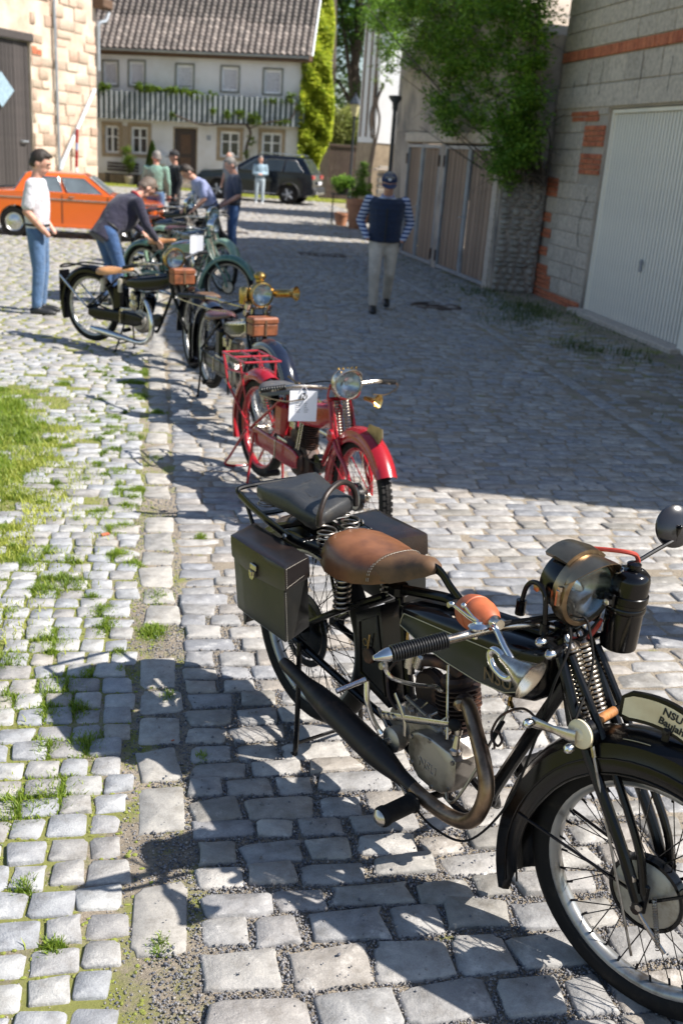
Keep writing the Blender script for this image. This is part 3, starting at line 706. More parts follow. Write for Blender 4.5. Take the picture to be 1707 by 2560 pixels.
# moss cushions in the joints on the left
mg = G()
for _ in range(5200):
    x = -rng.random() * 1.6; y = rng.uniform(1.3, 7)
    if on_stone(x, y, .9): continue
    mg.ell((x, y, .005), (rng.uniform(.004, .012), rng.uniform(.004, .010), rng.uniform(.003, .007)), 5, 3)
mo = obj('moss', mg, M['moss'], kind='stuff')
# small litter and broken brick
for i, (x, y, d, c, lab) in enumerate([(.97, 2.28, (.020, .007, .004), 'paper', 'small white paper scrap lying in the gravel beside the front cobbles'),]):
    tag(obj('paper_scrap', G().box((0, 0, 0), d, .9, .001), M[c]), lab, 'litter').location = (x, y, .012)
for (x, y, s, lab) in [(-.25, 5.02, .045, 'orange brick fragment lying in the grass between the setts'), (.07, 3.05, .012, 'tiny orange cigarette end lying beside the border slabs')]:
    tag(obj('brick_fragment' if s > .02 else 'cigarette_end', G().box((0, 0, 0), (s, s * .45, s * .25), .5, s * .05), M['brick']), lab, 'litter').location = (x, y, .016)
tag(obj('manhole_cover', G().lathe([(0, .014), (.30, .014), (.31, .018), (.36, .018), (.37, .0)], (0, 0, 0), (0, 0, 1), 28), M['rust_iron']), 'round iron manhole cover in the shaded road beside the walking man', 'manhole cover', 'iron covers in the road').location = (3.95, 13.9, 0)
def cover(name, x, y, w, d, lab):
    t = thing(name, lab, 'drain cover', (x, y, 0), 0, 'iron covers in the road')
    g = G()
    for k in range(7): g.box((-w / 2 + w * (k + .5) / 7, 0, .014), (w / 7 * .55, d * .92, .008))
    obj('grate', g, M['rust_iron'], t)
    f = G()
    for sx in (-1, 1): f.box((sx * w / 2, 0, .014), (.04, d, .012))
    for sy in (-1, 1): f.box((0, sy * d / 2, .0145), (w, .04, .010))
    obj('frame', f, M['rust_iron'], t)
cover('drain_cover', 3.3, 20.3, .9, .5, 'rusty drain grate in the road at the edge of the sunlit patch')
cover('drain_cover', 1.9, 24.5, .5, .4, 'small iron grate in the middle of the sunlit patch')
# ------------------------------------------------------------------ buildings
def quadwall(name, pts, thick, mat, parent, label=None):
    """pts: polygon in 3D on the front face; thick: vector to the back"""
    n = len(pts); a = [Vector(p) for p in pts]; b = [p + Vector(thick) for p in a]; g = G()
    g.add(a + b, [tuple(reversed(range(n))), tuple(range(n, 2 * n))] + [(i, (i + 1) % n, n + (i + 1) % n, n + i) for i in range(n)]); return obj(name, g, mat, parent, smooth=False, label=label)
def piece(name, d, loc, rz, mat, parent, bev=.006, cache={}):
    key = (name, tuple(round(x, 3) for x in d), mat.name)
    if key not in cache: cache[key] = G().box((0, 0, 0), d, 0, bev).mesh(name, mat, True, 30)
    o = bpy.data.objects.new(name, cache[key]); C.objects.link(o); o.parent = parent; o.location = loc; o.rotation_euler = (0, 0, rz); return o
# --- block built garage on the right
X0 = 6.14
gb = thing('garage_building', 'grey concrete block garage with red brick courses and wide white ribbed door', 'garage', (X0, 0, 0))
prof = [(4.22, 0), (4.27, 3.4), (4.12, 5.55), (6.6, 6.9), (8.5, 7.3), (12, 7.0), (15.93, 5.6), (15.93, 0), (13.97, 0), (13.97, 2.80), (10.98, 2.80), (10.98, 0)]
quadwall('wall', [(.03, y, z) for y, z in prof], (.35, 0, 0), M['grey_mortar'], gb)
quadwall('back_volume', [(.4, y, z) for y, z in prof[:8]], (6, 0, 0), M['grey_render'], gb)
quadwall('reveal', [(.02, 13.968, 0), (.02, 13.968, 2.80), (.24, 13.968, 2.80), (.24, 13.968, 0)], (0, .02, 0), M['grey_render'], gb)
def in_brick(y, z): 
    return any(a - .02 < y < b + .02 and c - .01 < z < d + .01 for a, b, c, d in BRK)
BRK = []
def bricks(y0, y1, z0, z1, L=.235, Hh=.072):
    z = z0; r = 0
    while z + Hh <= z1 + .01:
        y = y0 + (L / 2 if r % 2 and y1 - y0 > L * 1.4 else 0)
        if y > y0: piece('brick', (.06, L / 2 - .012, Hh - .010), (.030, y0 + L / 4, z + Hh / 2), 0, M['brick'], gb, .004)
        while y + L * .45 <= y1 + .01:
            l = min(L, y1 - y) - .012
            piece('brick', (.06, round(l, 2), Hh - .010), (.030 + rng.normal(0, .003), y + l / 2, z + Hh / 2), 0, M['brick'], gb, .004); y += L
        z += Hh; r += 1
    BRK.append((y0, y1, z0, z1))
for q in ((15.25, 15.92, .14, .36), (15.45, 15.92, .36, .50), (14.05, 15.92, -.02, .14), (15.55, 15.92, .64, .80), (15.50, 15.92, .92, 1.06), (15.58, 15.92, 1.16, 1.30), (15.45, 15.92, 1.55, 1.85), (14.02, 14.75, 1.92, 2.22), (14.02, 14.72, 2.30, 2.62), (14.30, 15.30, 2.64, 2.80)): bricks(*q)
z = 0.14; r = 0
while z < 2.75:
    hgt = .235; y = 13.985
    while y < 15.9:
        l = min((.40 if (r + int(y * 2)) % 2 else .49), 15.93 - y)
        if l > .10:
            # cut the block where bricks take its place
            a, b = y, y + l - .012
            for ya, yb, za, zb in BRK:
                if za < z + hgt * .6 and zb > z + hgt * .4:
                    if ya <= a < yb: a = yb + .01
                    if ya < b <= yb: b = ya - .01
            if b - a > .06: piece('concrete_block', (.05, round(b - a, 2), hgt - .012), (.034 + rng.normal(0, .002), (a + b) / 2, z + hgt / 2), 0, M['block'], gb, .006)
        y += l
    z += hgt; r += 1
for (ya, yb, za, zb) in ((10.2, 13.2, 2.82, 3.13), (13.2, 15.93, 2.82, 3.13), (4.3, 10.2, 2.82, 3.13)): piece('lintel_beam', (.07, yb - ya - .01, zb - za - .01), (.022, (ya + yb) / 2, (za + zb) / 2), 0, M['block'], gb, .01)
y = 15.93
while y > 9.6:
    l = rng.uniform(.45, .62); piece('concrete_block', (.05, round(l - .014, 2), .33), (.034 + rng.normal(0, .003), y - l / 2, 3.14 + .17), 0, M['block'], gb, .007); y -= l
y = 15.93
while y > 10.0: piece('brick', (.07, .108, .135), (.026 + rng.normal(0, .003), y - .058, 3.49 + .072), 0, M['brick'], gb, .004); y -= .118
z = 3.64; r = 0
while z < 5.6:
    y = 15.93 - (.25 if r % 2 else 0)
    if r % 2: piece('concrete_block', (.05, .235, .235), (.034, 15.93 - .125, z + .123), 0, M['block'], gb, .006)
    while y > 10.4 and not (z > 5.0 and y > 14.5): piece('concrete_block', (.05, .486, .235), (.034 + rng.normal(0, .002), y - .25, z + .123), 0, M['block'], gb, .006); y -= .50
    z += .247; r += 1
# cracks in the lintel
for (y, z0, z1) in ((14.8, 3.0, 3.3), (14.35, 2.98, 3.42), (13.1, 2.9, 3.4), (12.3, 2.95, 3.35), (15.3, 3.0, 3.2)):
    pts = [(-.0135 - .0, y + rng.normal(0, .012), z0 + (z1 - z0) * i / 6) for i in range(7)]; obj('crack', G().tube(pts, .004, 4), M['ink'], gb)
obj('crack', G().tube([(.008, 14.35 + .1 * math.sin(i * .5), .9 + .09 * i) for i in range(9)], .006, 5), M['ink'], gb)
gd = obj('garage_door', G(), M['garage_white'], gb) if False else None
g = G(); n = 0; rings = []; y = 11.02
pts = []
while y < 13.93:
    pts += [(.072, y), (.072, y + .036), (.118, y + .044), (.118, y + .078)]; y += .0885
pts.append((.072, 13.93))
g.loft([[(x, yy, .03) for x, yy in pts], [(x, yy, 2.74) for x, yy in pts]], cap=False, closed=False)
gd = obj('garage_door', G().box((.118, 12.475, 1.385), (.012, 2.92, 2.72)), M['groove_shade'], gb, smooth=False)
for k in range(33): piece('door_rib', (.013, .060, 2.70), (.1065, 11.065 + k * .0882, 1.385), 0, M['garage_white'], gd, .005)
g = G()
for a, b in (((.095, 13.94, 0), (.095, 13.94, 2.79)), ((.095, 11.0, 0), (.095, 11.0, 2.79))): g.box((.11, a[1], 1.395), (.09, .05, 2.79), 0, .004)
g.box((.11, 12.47, 2.765), (.09, 2.9, .05), 0, .004); g.box((.11, 12.47, .015), (.07, 2.9, .03), 0, .004); obj('door_frame', g, M['garage_white'], gd)
g = G(); g.box((.085, 12.42, .86), (.02, .05, .16), 0, .004); g.tube([(.085, 12.42, .90), (.055, 12.42, .90), (.055, 12.33, .90)], .009, 8); obj('handle', g, M['metal_frame'], gd)
obj('white_door_post', G().box((.02, 10.86, 1.4), (.08, .20, 2.78), 0, .006), M['garage_white'], gb)
obj('threshold', G().box((-.04, 12.45, .02), (.24, 3.2, .09), 0, .01), M['block'], gb)
# --- rendered building with two pairs of brown doors
RZ = R_(2.7)
mb = thing('garage_building', 'rendered grey gable building with two pairs of brown boarded garage doors', 'garage', (5.40, 16.30, 0), RZ)
pr = [(-.30, 0), (-.30, 3.9), (3.0, 5.45), (4.3, 4.85), (5.3, 4.1), (6.05, 3.5), (5.2, .0), (5.15, 0), (5.15, 2.26), (2.95, 2.26), (2.95, 0), (2.68, 0), (2.68, 2.26), (.0, 2.26), (.0, 0)]
quadwall('wall', [(0, y, z) for y, z in pr], (.3, 0, 0), M['grey_render'], mb)
quadwall('back_volume', [(.34, y, z) for y, z in pr[:6]], (5, 0, 0), M['grey_render'], mb)
obj('unseen_annex', G().box((3.3, 9.1, 2.45), (4.2, 3.0, 4.9)), M['grey_render'], mb, smooth=False)  # unseen block added behind the gable to cast the shade strip on the road
obj('concrete_lintel', G().box((-.015, 2.5, 2.36), (.05, 5.6, .17), 0, .01), M['block'], mb)
def pair(y0, y1, lab):
    dr = bpy.data.objects.new('garage_door', None); C.objects.link(dr); dr.parent = mb
    ym = (y0 + y1) / 2 + (.05 if y0 > 1 else -.02)
    for a, b in ((y0, ym), (ym, y1)):
        n = max(6, int(round((b - a - .10) / .105))); w = (b - a - .10) / n
        for i in range(n):
            o = piece('board', (.025, round(w - .012, 3), 2.10), (.055 + .006 * (i % 2), a + .05 + w * (i + .5), 1.13), 0, M['door_brown'], dr, .004)
        g = G()
        for yy in (a + .025, b - .025): g.box((.02, yy, 1.13), (.05, .045, 2.20), 0, .004)
        for zz in (.06, 2.20): g.box((.021, (a + b) / 2, zz), (.045, b - a - .10, .06), 0, .004)
        obj('iron_frame', g, M['metal_frame'], dr)
    g = G(); g.tube([(-.012, ym + .03, .15), (-.012, ym + .03, 2.15)], .010, 8); g.tube([(-.012, ym + .03, 1.05), (-.05, ym + .03, 1.05), (-.06, ym + .10, 1.03)], .010, 8); obj('latch_rod', g, M['zinc'], dr)
    for yy in (y0 + .0, y1 - .0):
        for zz in (.25, 1.95): obj('hinge', G().box((-.012, yy, zz), (.035, .05, .20), 0, .006), M['rust_iron'], dr)
pair(.0, 2.66, ''); pair(2.97, 5.13, '')
obj('wire', G().tube(spline([(-.02, 2.75, 3.9), (-.03, 2.74, 3.2), (-.02, 2.76, 2.45)], 5), .012, 6), M['ink'], mb)
obj('door_post', G().box((-.01, -.12, 1.15), (.06, .20, 2.3), 0, .01), M['block'], mb)
# --- field stone wall under the shrub
sw = thing('stone_wall', 'low rough field stone wall between the brown garage doors and the concrete pillar', 'wall', (0, 0, 0))
a0 = Vector((5.44, 15.98, 0)); a1 = Vector((6.12, 15.88, 0)); dv = (a1 - a0).normalized(); nv = Vector((dv.y, -dv.x, 0))
quadwall('core', [q_ + nv * .030 for q_ in (a0, a1, a1 + Vector((0, 0, 1.72)), a0 + Vector((0, 0, 1.72)))], -nv * .3, M['grey_render'], sw)
quadwall('core', [a0 + Vector((-.02, .02, 0)), a0 + Vector((-.02, .02, 1.72)), a0 + Vector((-.02, 1.0, 1.72)), a0 + Vector((-.02, 1.0, 0))], (.2, 0, 0), M['soil'], sw) if False else None
z = .0
k = 0
while z < 1.7:
    hh = rng.uniform(.055, .12); s_ = 0
    while s_ < (a1 - a0).length - .02:
        l = min(rng.uniform(.09, .24), (a1 - a0).length - s_); p = a0 + dv * (s_ + l / 2) + nv * rng.uniform(.0, .022); g = G()
        g.ell((0, 0, 0), (l * .52, .07, hh * .54), 8, 6)
        g.v = [(x * (1 + rng.normal(0, .05)), y_ + rng.normal(0, .006), zz * (1 + rng.normal(0, .06))) for x, y_, zz in g.v]
        o = obj('stone', g, M['field_stone'], sw, ang=70); o.location = (p.x, p.y, z + hh / 2); o.rotation_euler = (rng.normal(0, .06), rng.normal(0, .05), math.atan2(dv.y, dv.x)); s_ += l + .006
    z += hh + .004
# --- farmhouse
FH = R_(-14)
fh = thing('farmhouse', 'old white plastered farmhouse with clay tile roof, wooden gallery and dark door', 'house', (-2.28, 46, 0), FH)
Z = lambda x, z: z + .024 * x
def fw_box(name, x0, x1, z0, z1, y0, y1, mat, parent=fh, bev=.0):
    g = G(); P = [(x0, y0, Z(x0, z0)), (x1, y0, Z(x1, z0)), (x1, y1, Z(x1, z0)), (x0, y1, Z(x0, z0)), (x0, y0, Z(x0, z1)), (x1, y0, Z(x1, z1)), (x1, y1, Z(x1, z1)), (x0, y1, Z(x0, z1))]
    g.hexa(P); return obj(name, g, mat, parent, smooth=False)
HW = 8.50; OP = [(.16, .77, 3.90, 4.80), (1.25, 1.89, 3.91, 4.84), (3.22, 3.92, 3.87, 4.79), (5.10, 5.80, 3.86, 4.78), (6.85, 7.58, 3.83, 4.75), (.22, .81, 1.24, 2.32), (1.34, 2.04, 1.25, 2.32), (5.11, 5.93, 1.29, 2.30), (6.86, 7.69, 1.33, 2.33), (3.17, 4.10, .37, 2.34)]
# wall with real openings: a grid of panels around them
xs = sorted({-5, HW} | {v for o in OP for v in o[:2]}); zs = sorted({0, 5.2} | {v for o in OP for v in o[2:]}); g = G()
for xa, xb in zip(xs, xs[1:]):
    for za, zb in zip(zs, zs[1:]):
        xm, zm = (xa + xb) / 2, (za + zb) / 2
        if any(o[0] < xm < o[1] and o[2] < zm < o[3] for o in OP): continue
        g.hexa([(xa, 0, Z(xa, za)), (xb, 0, Z(xb, za)), (xb, .3, Z(xb, za)), (xa, .3, Z(xa, za)), (xa, 0, Z(xa, zb)), (xb, 0, Z(xb, zb)), (xb, .3, Z(xb, zb)), (xa, .3, Z(xa, zb))])
me = g.mesh('wall', M['white_wall'], False)
bm = bmesh.new(); bm.from_mesh(me); bmesh.ops.remove_doubles(bm, verts=bm.verts, dist=.001)
seen = {}
for f in list(bm.faces): seen.setdefault(tuple(sorted(v.index for v in f.verts)), []).append(f)
bmesh.ops.delete(bm, geom=[f for l in seen.values() if len(l) > 1 for f in l], context='FACES_ONLY'); bmesh.ops.recalc_face_normals(bm, faces=bm.faces); bm.to_mesh(me); bm.free()
obj('wall', me, None, fh)
fw_box('back_wall', -5, HW, 0, 5.2, .9, 9, M['white_wall'])
quadwall('gable_wall', [(HW - .3, .31, 0), (HW - .3, .31, 5.35), (HW - .3, 4.6, 10.2), (HW - .3, 9, 5.35), (HW - .3, 9, 0)], (.28, 0, 0), M['white_wall'], fh)
for i, (xa, xb, za, zb) in enumerate(OP[:9]):
    up_ = i < 5; wd = bpy.data.objects.new('window', None); C.objects.link(wd); wd.parent = fh
    tr = .06 if up_ else .15; tm = M['olive_trim'] if up_ else M['sandstone']
    g = G()
    for (p, q, r_, s_) in ((xa - tr, xa, za - tr, zb + tr), (xb, xb + tr, za - tr, zb + tr), (xa, xb, zb, zb + tr), (xa, xb, za - tr, za)):
        g.hexa([(p, -.03, Z(p, r_)), (q, -.03, Z(q, r_)), (q, .05, Z(q, r_)), (p, .05, Z(p, r_)), (p, -.03, Z(p, s_)), (q, -.03, Z(q, s_)), (q, .05, Z(q, s_)), (p, .05, Z(p, s_))])
    obj('surround', g, tm, wd, smooth=False)
    fw_ = .085; fr_ = [(xa, xa + fw_, za, zb), (xb - fw_, xb, za, zb), (xa + fw_, xb - fw_, zb - fw_, zb), (xa + fw_, xb - fw_, za, za + fw_)]
    if not up_: xm = (xa + xb) / 2; fr_ += [(xm - .045, xm + .045, za + fw_, zb - fw_), (xa + fw_, xm - .045, za + (zb - za) * .58, za + (zb - za) * .58 + .05), (xm + .045, xb - fw_, za + (zb - za) * .58, za + (zb - za) * .58 + .05)]
    g = G()
    for (p, q, r_, s_) in fr_: g.hexa([(p, .06, Z(p, r_)), (q, .06, Z(q, r_)), (q, .12, Z(q, r_)), (p, .12, Z(p, r_)), (p, .06, Z(p, s_)), (q, .06, Z(q, s_)), (q, .12, Z(q, s_)), (p, .12, Z(p, s_))])
    obj('frame', g, M['frame_white'], wd, smooth=False)
    fw_box('pane', xa + .03, xb - .03, za + .03, zb - .03, .10, .105, M['pane'] if not up_ else M['pane'], wd)
    if up_:
        n = 9; zt = za + (zb - za) * (.0 if i in (3, 4, 0) else .08)
        for k in range(n):
            z0 = zt + .06 + (zb - .06 - zt - .06) * k / n; fw_box('blind_slat', xa + .06, xb - .06, z0, z0 + (zb - za - .14) / n * .72, .085, .095, M['shutter'], wd)
    elif i == 8: fw_box('curtain', xa + .06, xb - .06, za + .06, zb - .06, .108, .115, M['shutter'], wd)
dd_ = bpy.data.objects.new('door', None); C.objects.link(dd_); dd_.parent = fh
fw_box('door_leaf', 3.22, 4.05, .38, 2.30, .10, .15, M['door_dark'], dd_); fw_box('door_panel', 3.42, 3.86, 1.35, 2.10, .075, .10, M['timber'], dd_); fw_box('door_panel', 3.42, 3.86, .52, 1.20, .075, .10, M['timber'], dd_)
for a, b, c_, e in ((3.12, 3.17, .37, 2.39), (4.10, 4.15, .37, 2.39), (3.17, 4.10, 2.34, 2.39)): fw_box('door_trim', a, b, c_, e, -.02, .12, M['sandstone'], dd_)
fw_box('door_step', 2.95, 4.35, .0, .17, -.62, -.02, M['block']); fw_box('door_step', 3.05, 4.22, .17, .34, -.35, -.02, M['block'])
fw_box('cornice', -5, HW + .02, 5.06, 5.26, -.14, -.002, M['timber'])
g = G(); g.tube([(-5, -.36, Z(-5, 5.24)), (HW + .2, -.36, Z(HW, 5.24))], .065, 8); obj('gutter', g, M['zinc'], fh)
obj('downpipe', G().tube([(HW + .12, -.34, Z(HW, 5.2)), (HW + .05, -.06, Z(HW, 4.9)), (HW + .05, -.06, 1.5)], .04, 8), M['zinc'], fh)
fw_box('plinth', -5, HW, .0, .42, -.03, -.003, M['sandstone'])
g = G(); g.box((4.62, -.02, Z(4.6, 2.02)), (.17, .02, .20), 0, .003); obj('number_plate', g, M['metal_frame'], fh)
mbx = obj('letter_box', G().box((2.62, -.14, Z(2.6, 1.08)), (.50, .22, .42), 0, .03), M['frame_white'], fh)
# brick chequer between the two left windows
for r in range(12):
    for q in range(2): piece('brick', (.22, .05, .075), (.96 + q * .235 - (.1 if r % 2 else 0), -.005, Z(1, 1.30 + r * .09)), 0, M['sandstone'], fh, .004)
# wooden gallery
ga = bpy.data.objects.new('gallery', None); C.objects.link(ga); ga.parent = fh
for (z0, z1, y0, y1) in ((3.46, 3.53, -.52, -.46), (2.78, 2.87, -.53, -.46), (2.60, 2.66, -.50, -.0)): fw_box('rail', -4.5, 8.45, z0, z1, y0, y1, M['green_wood_gap_shade'], ga)
x = -1.5
i = 0
while x < 8.4:
    w = .088; zt = 3.70 + .03 * math.sin(i * 2.2) + (.0 if x < 4 else -.02)
    g = G(); q = [(-w / 2, 2.58), (w / 2, 2.58), (w / 2, zt - .05), (0, zt), (-w / 2, zt - .05)]; g.prism([(a, b) for a, b in q], (0, 0, 0), (1, 0, 0), (0, 0, 1), (0, -.02, 0))
    o = obj('baluster', g, M['slat_white'], ga, smooth=False); o.location = (x, -.535, .024 * x)
    g = G(); g.box((0, 0, 3.14), (.11, .02, 1.04)); o = obj('gap_shade_slat', g, M['green_wood_gap_shade'], ga, smooth=False); o.location = (x + .108, -.50, .024 * x); x += .2155; i += 1  # dark slat between the white ones stands in for the gap's shadow
# roof of pantiles
rf = bpy.data.objects.new('roof', None); C.objects.link(rf); rf.parent = fh
pitch = R_(48); tw, tl = .262, .205
def tile_mesh():
    g = G(); xs_ = [-.131, -.085, -.04, .01, .06, .105, .131]; hs = [.010, .055, .075, .055, .008, -.006, .010]; r0 = [(x, -.02, h_ + .032) for x, h_ in zip(xs_, hs)]; r1 = [(x, .235, h_) for x, h_ in zip(xs_, hs)]
    b0 = [(x, -.02, h_ - .002) for x, h_ in zip(xs_, hs)]; n = len(xs_); g.add(b0 + r0 + r1, [(i, i + 1, n + i + 1, n + i) for i in range(n - 1)] + [(n + i, n + i + 1, 2 * n + i + 1, 2 * n + i) for i in range(n - 1)]); return g
tg = tile_mesh(); tme = tg.mesh('roof_tile', M['tile'], True, 50)
cp, sp_ = math.cos(pitch), math.sin(pitch); cnt = 0; VV = []; FF = []; o_ = 0
tv = np.array(tg.v); tf = np.array(tg.f)
for r in range(33):
    for c_ in range(-6, 34):
        x = c_ * tw + .04; s_ = r * tl; y = -.42 + s_ * cp; z = Z(x, 5.28) + s_ * sp_
        if c_ >= 0 and cnt < 295 and c_ < 34:
            cnt += 1; o = bpy.data.objects.new('roof_tile', tme); C.objects.link(o); o.parent = rf; o.location = (x, y, z); o.rotation_euler = (pitch, rng.normal(0, .008), rng.normal(0, .012))
        else:
            v = tv.copy(); v += 0; yy = v[:, 1] * cp - v[:, 2] * sp_; zz = v[:, 1] * sp_ + v[:, 2] * cp; VV.append(np.stack([v[:, 0] + x, yy + y, zz + z + rng.normal(0, .003)], 1)); FF.append(tf + o_); o_ += len(v)
me = fastmesh('roof_tile_field', np.concatenate(VV), np.concatenate(FF), M['tile'], True); o = bpy.data.objects.new('roof_tile_field', me); C.objects.link(o); o.parent = rf; o['kind'] = 'stuff'
quadwall('roof_boards', [(-5, -.40, 5.10), (HW + .32, -.40, 5.10 + .2), (HW + .32, -.40 + 6.8 * cp, 5.12 + 6.8 * sp_ + .2), (-5, -.40 + 6.8 * cp, 5.1 + 6.8 * sp_ - .1)], (0, .08, -.06), M['timber'], rf)
quadwall('rear_roof_boards', [(-5, 8.9, 5.10), (HW + .32, 8.9, 5.3), (HW + .32, 4.15, 10.3), (-5, 4.15, 10.1)], (0, .08, -.06), M['timber'], rf)
obj('verge_board', G().tube([(HW + .33, -.44, Z(HW, 5.28)), (HW + .33, -.44 + 6.8 * cp, Z(HW, 5.30) + 6.8 * sp_)], .035, 6), M['zinc'], rf)
# --- barn on the left
dvb = Vector((-.545, -.838, 0)); BR = math.atan2(-dvb.y, -dvb.x)     # local +x runs back to the far corner
bn = thing('barn', 'sunlit stone barn with dark weathered board door at the left edge', 'barn', (-2.20, 42.0, 0), BR)   # local x = -s
def bpoly(name, pts, th, mat): return quadwall(name, [(-s_, 0, z) for s_, z in pts], (0, th, 0), mat, bn)
bpoly('wall', [(0, 0), (0, 8.2), (9, 8.2), (9, 5.0), (3.72, 5.0), (3.72, 0)], .5, M['mortar'])
bpoly('upper_wall', [(3.72, 5.0), (9, 5.0), (9, 5.02), (3.72, 5.02)], .5, M['mortar'])
quadwall('side_wall', [(-.01, .5, 0), (-.01, .5, 8.2), (-.01, 6, 8.2), (-.01, 6, 0)], (-.4, 0, 0), M['mortar'], bn)
z = 0.0; nst = 0
while z < 7.0:
    hh = rng.uniform(.26, .46); s_ = .02
    while s_ < 3.66:
        l = rng.uniform(.35, .95); l = min(l, 3.70 - s_)
        if l > .1 and rng.random() > .38 and nst < 290:
            nst += 1; g = G(); g.box((0, 0, 0), (l - .03, .07, hh - .03), 0, .012); g.v = [(a + rng.normal(0, .006), b + rng.normal(0, .004), c_ + rng.normal(0, .006)) for a, b, c_ in g.v]
            o = obj('stone', g, M['barn_stone'], bn, ang=50); o.location = (-(s_ + l / 2), -.002 + rng.normal(0, .012), z + hh / 2)
        s_ += l
    z += hh
for k in range(5): piece('brick', (.24, .06, .075), (-3.55 + .26 * (k % 2), -.02, 4.45 + .085 * (k // 2)), 0, M['brick'], bn, .004)
bd_ = bpy.data.objects.new('barn_door', None); C.objects.link(bd_); bd_.parent = bn
for k in range(26): piece('board', (.185, .04, 4.68), (-3.84 - k * .196, .10 + rng.normal(0, .006), 2.42), 0, M['weathered_wood'], bd_, .006)
piece('door_beam', (5.4, .12, .26), (-6.3, -.02, 4.90), 0, M['weathered_wood'], bn, .02)
obj('door_handle', G().tube([(-4.3, .06, 1.55), (-4.3, -.02, 1.55), (-4.02, -.02, 1.55), (-4.02, .06, 1.55)], .03, 8), M['zinc'], bd_)
obj('downpipe', G().tube([(-2.55, -.12, 8.0), (-2.46, -.12, .2)], .055, 10), M['zinc'], bn)
obj('slanted_pipe', G().tube([(-.27, -.12, 3.53), (-2.30, -.16, .95), (-2.44, -.14, .65)], .075, 10), M['white_pipe'], bn)
obj('rain_spout', G().tube(spline([(.55, -.2, 6.25), (.35, -.2, 5.95), (.05, -.12, 5.82), (.02, -.10, 5.4), (.02, -.1, 4.2)], 5), .07, 8), M['zinc'], bn)
obj('eave_beam', G().box((.25, -.15, 6.5), (.8, .5, .35), .2, .05), M['timber'], bn)
pz = thing('striped_pole', 'red and white striped pole leaning on the barn wall', 'pole', (-2.92, 40.55, 0))
for k, (c_, z0, z1) in enumerate((('frame_white', 0, .75), ('red_paint', .75, 1.35), ('c_lilac', 1.35, 1.6), ('red_paint', 1.6, 2.1))): obj('pole_section', G().tube([(.02 * z0 * 2, 0, z0), (.02 * z1 * 2, 0, z1 - .004)], .055, 10), M[c_], pz)
tag(obj('hanging_sign', G().prism([(0, -.55), (.60, 0), (0, .55), (-.60, 0)], (0, 0, 0), (.56, .83, 0), (0, 0, 1), (.0, -.06, 0)), M['c_denim_jacket']), 'pale blue diamond shaped board fixed on the dark barn door', 'sign').location = (-5.03, 37.45, 3.15)
# --- white house behind the rendered garage building
wh = thing('white_house', 'bright white plastered house corner with brown timbers behind the street lamp', 'house', (6.42, 31.0, 0), R_(6))
obj('wall', G().box((3, .9, 4.12), (6, 1.8, 3.66)), M['white_bright'], wh, smooth=False)
obj('stone_base', G().box((3.0, .92, 1.14), (6.02, 1.8, 2.28)), M['sandstone'], wh, smooth=False)
for y_ in (.35, .9, 1.5): obj('timber_post', G().box((-.02, y_, 4.2), (.05, .07, 3.5), 0, .01), M['door_brown'], wh)
for k in range(26):
    for r in range(5): piece('roof_tile', (.22, .34, .03), (-.1 + k * .235, -.28 + r * .22, 5.98 + r * .20), 0, M['brick'], wh, .008)
obj('eave_board', G().box((3, -.15, 5.92), (6.4, .5, .07)), M['timber'], wh)
# --- brown board gate and fence behind the dark car
fn = thing('board_fence', 'brown vertical board gate between the ivy wall and the street lamp', 'fence', (6.45, 44.2, 0))
for k in range(19): piece('board', (.128, .03, 2.15), (.07 + k * .135, 0, 1.10), 0, M['fence_wood'], fn, .006)
obj('top_rail', G().box((1.3, -.03, 2.2), (2.65, .08, .10), 0, .01), M['fence_wood'], fn); obj('rail', G().box((1.3, .05, .5), (2.6, .05, .10), 0, .01), M['fence_wood'], fn)
for q in (0, 2.6): obj('gate_post', G().box((q, 0, 1.12), (.12, .12, 2.3), 0, .01), M['fence_wood'], fn)
# --- street lamps
lp = thing('street_lamp', 'old street lantern with yellowish glass on a slim post before the hedge', 'street lamp', (7.05, 38.0, 0), 0, 'street lamps')
obj('post', G().lathe([(.09, 0), (.09, .3), (.06, .4), (.045, .6), (.04, 3.1), (.07, 3.16), (.05, 3.2)], (0, 0, 0), (0, 0, 1), 14), M['lamp_post'], lp)
obj('lantern_glass', G().lathe([(.10, 3.2), (.19, 3.6), (.18, 3.62)], (0, 0, 0), (0, 0, 1), 6), M['lamp_yellow'], lp, smooth=False)
obj('lantern_roof', G().lathe([(.24, 3.60), (.23, 3.64), (.12, 3.80), (.05, 3.88), (.03, 3.96), (0, 3.98)], (0, 0, 0), (0, 0, 1), 6), M['lamp_post'], lp, smooth=False)
lp = thing('street_lamp', 'dark post with flared head standing beside the rendered garage building', 'street lamp', (5.83, 26.0, 0), R_(3), 'street lamps')
obj('post', G().lathe([(.08, 0), (.08, .3), (.055, .4), (.05, 3.0), (.075, 3.1)], (0, 0, 0), (0, 0, 1), 14), M['lamp_post'], lp)
obj('lamp_head', G().lathe([(.06, 3.08), (.08, 3.2), (.17, 3.30), (.18, 3.36), (0, 3.38)], (0, 0, 0), (0, 0, 1), 14), M['lamp_post'], lp)
# small tool shed beyond the walking man
sh = thing('stone_shed', 'low pale stone shed wall between the street lamp and the climbing trunk', 'wall', (6.45, 30.4, 0))
z = 0
while z < 1.5:
    x = 0; hh = rng.uniform(.12, .2)
    while x < 1.5: l = rng.uniform(.18, .4); piece('stone', (round(l - .02, 2), .2, round(hh - .02, 2)), (x + l / 2, rng.normal(0, .01), z + hh / 2), 0, M['field_stone'], sh, .02); x += l
    z += hh
obj('coping', G().box((.75, 0, 1.56), (1.7, .35, .06), 0, .01), M['block'], sh)

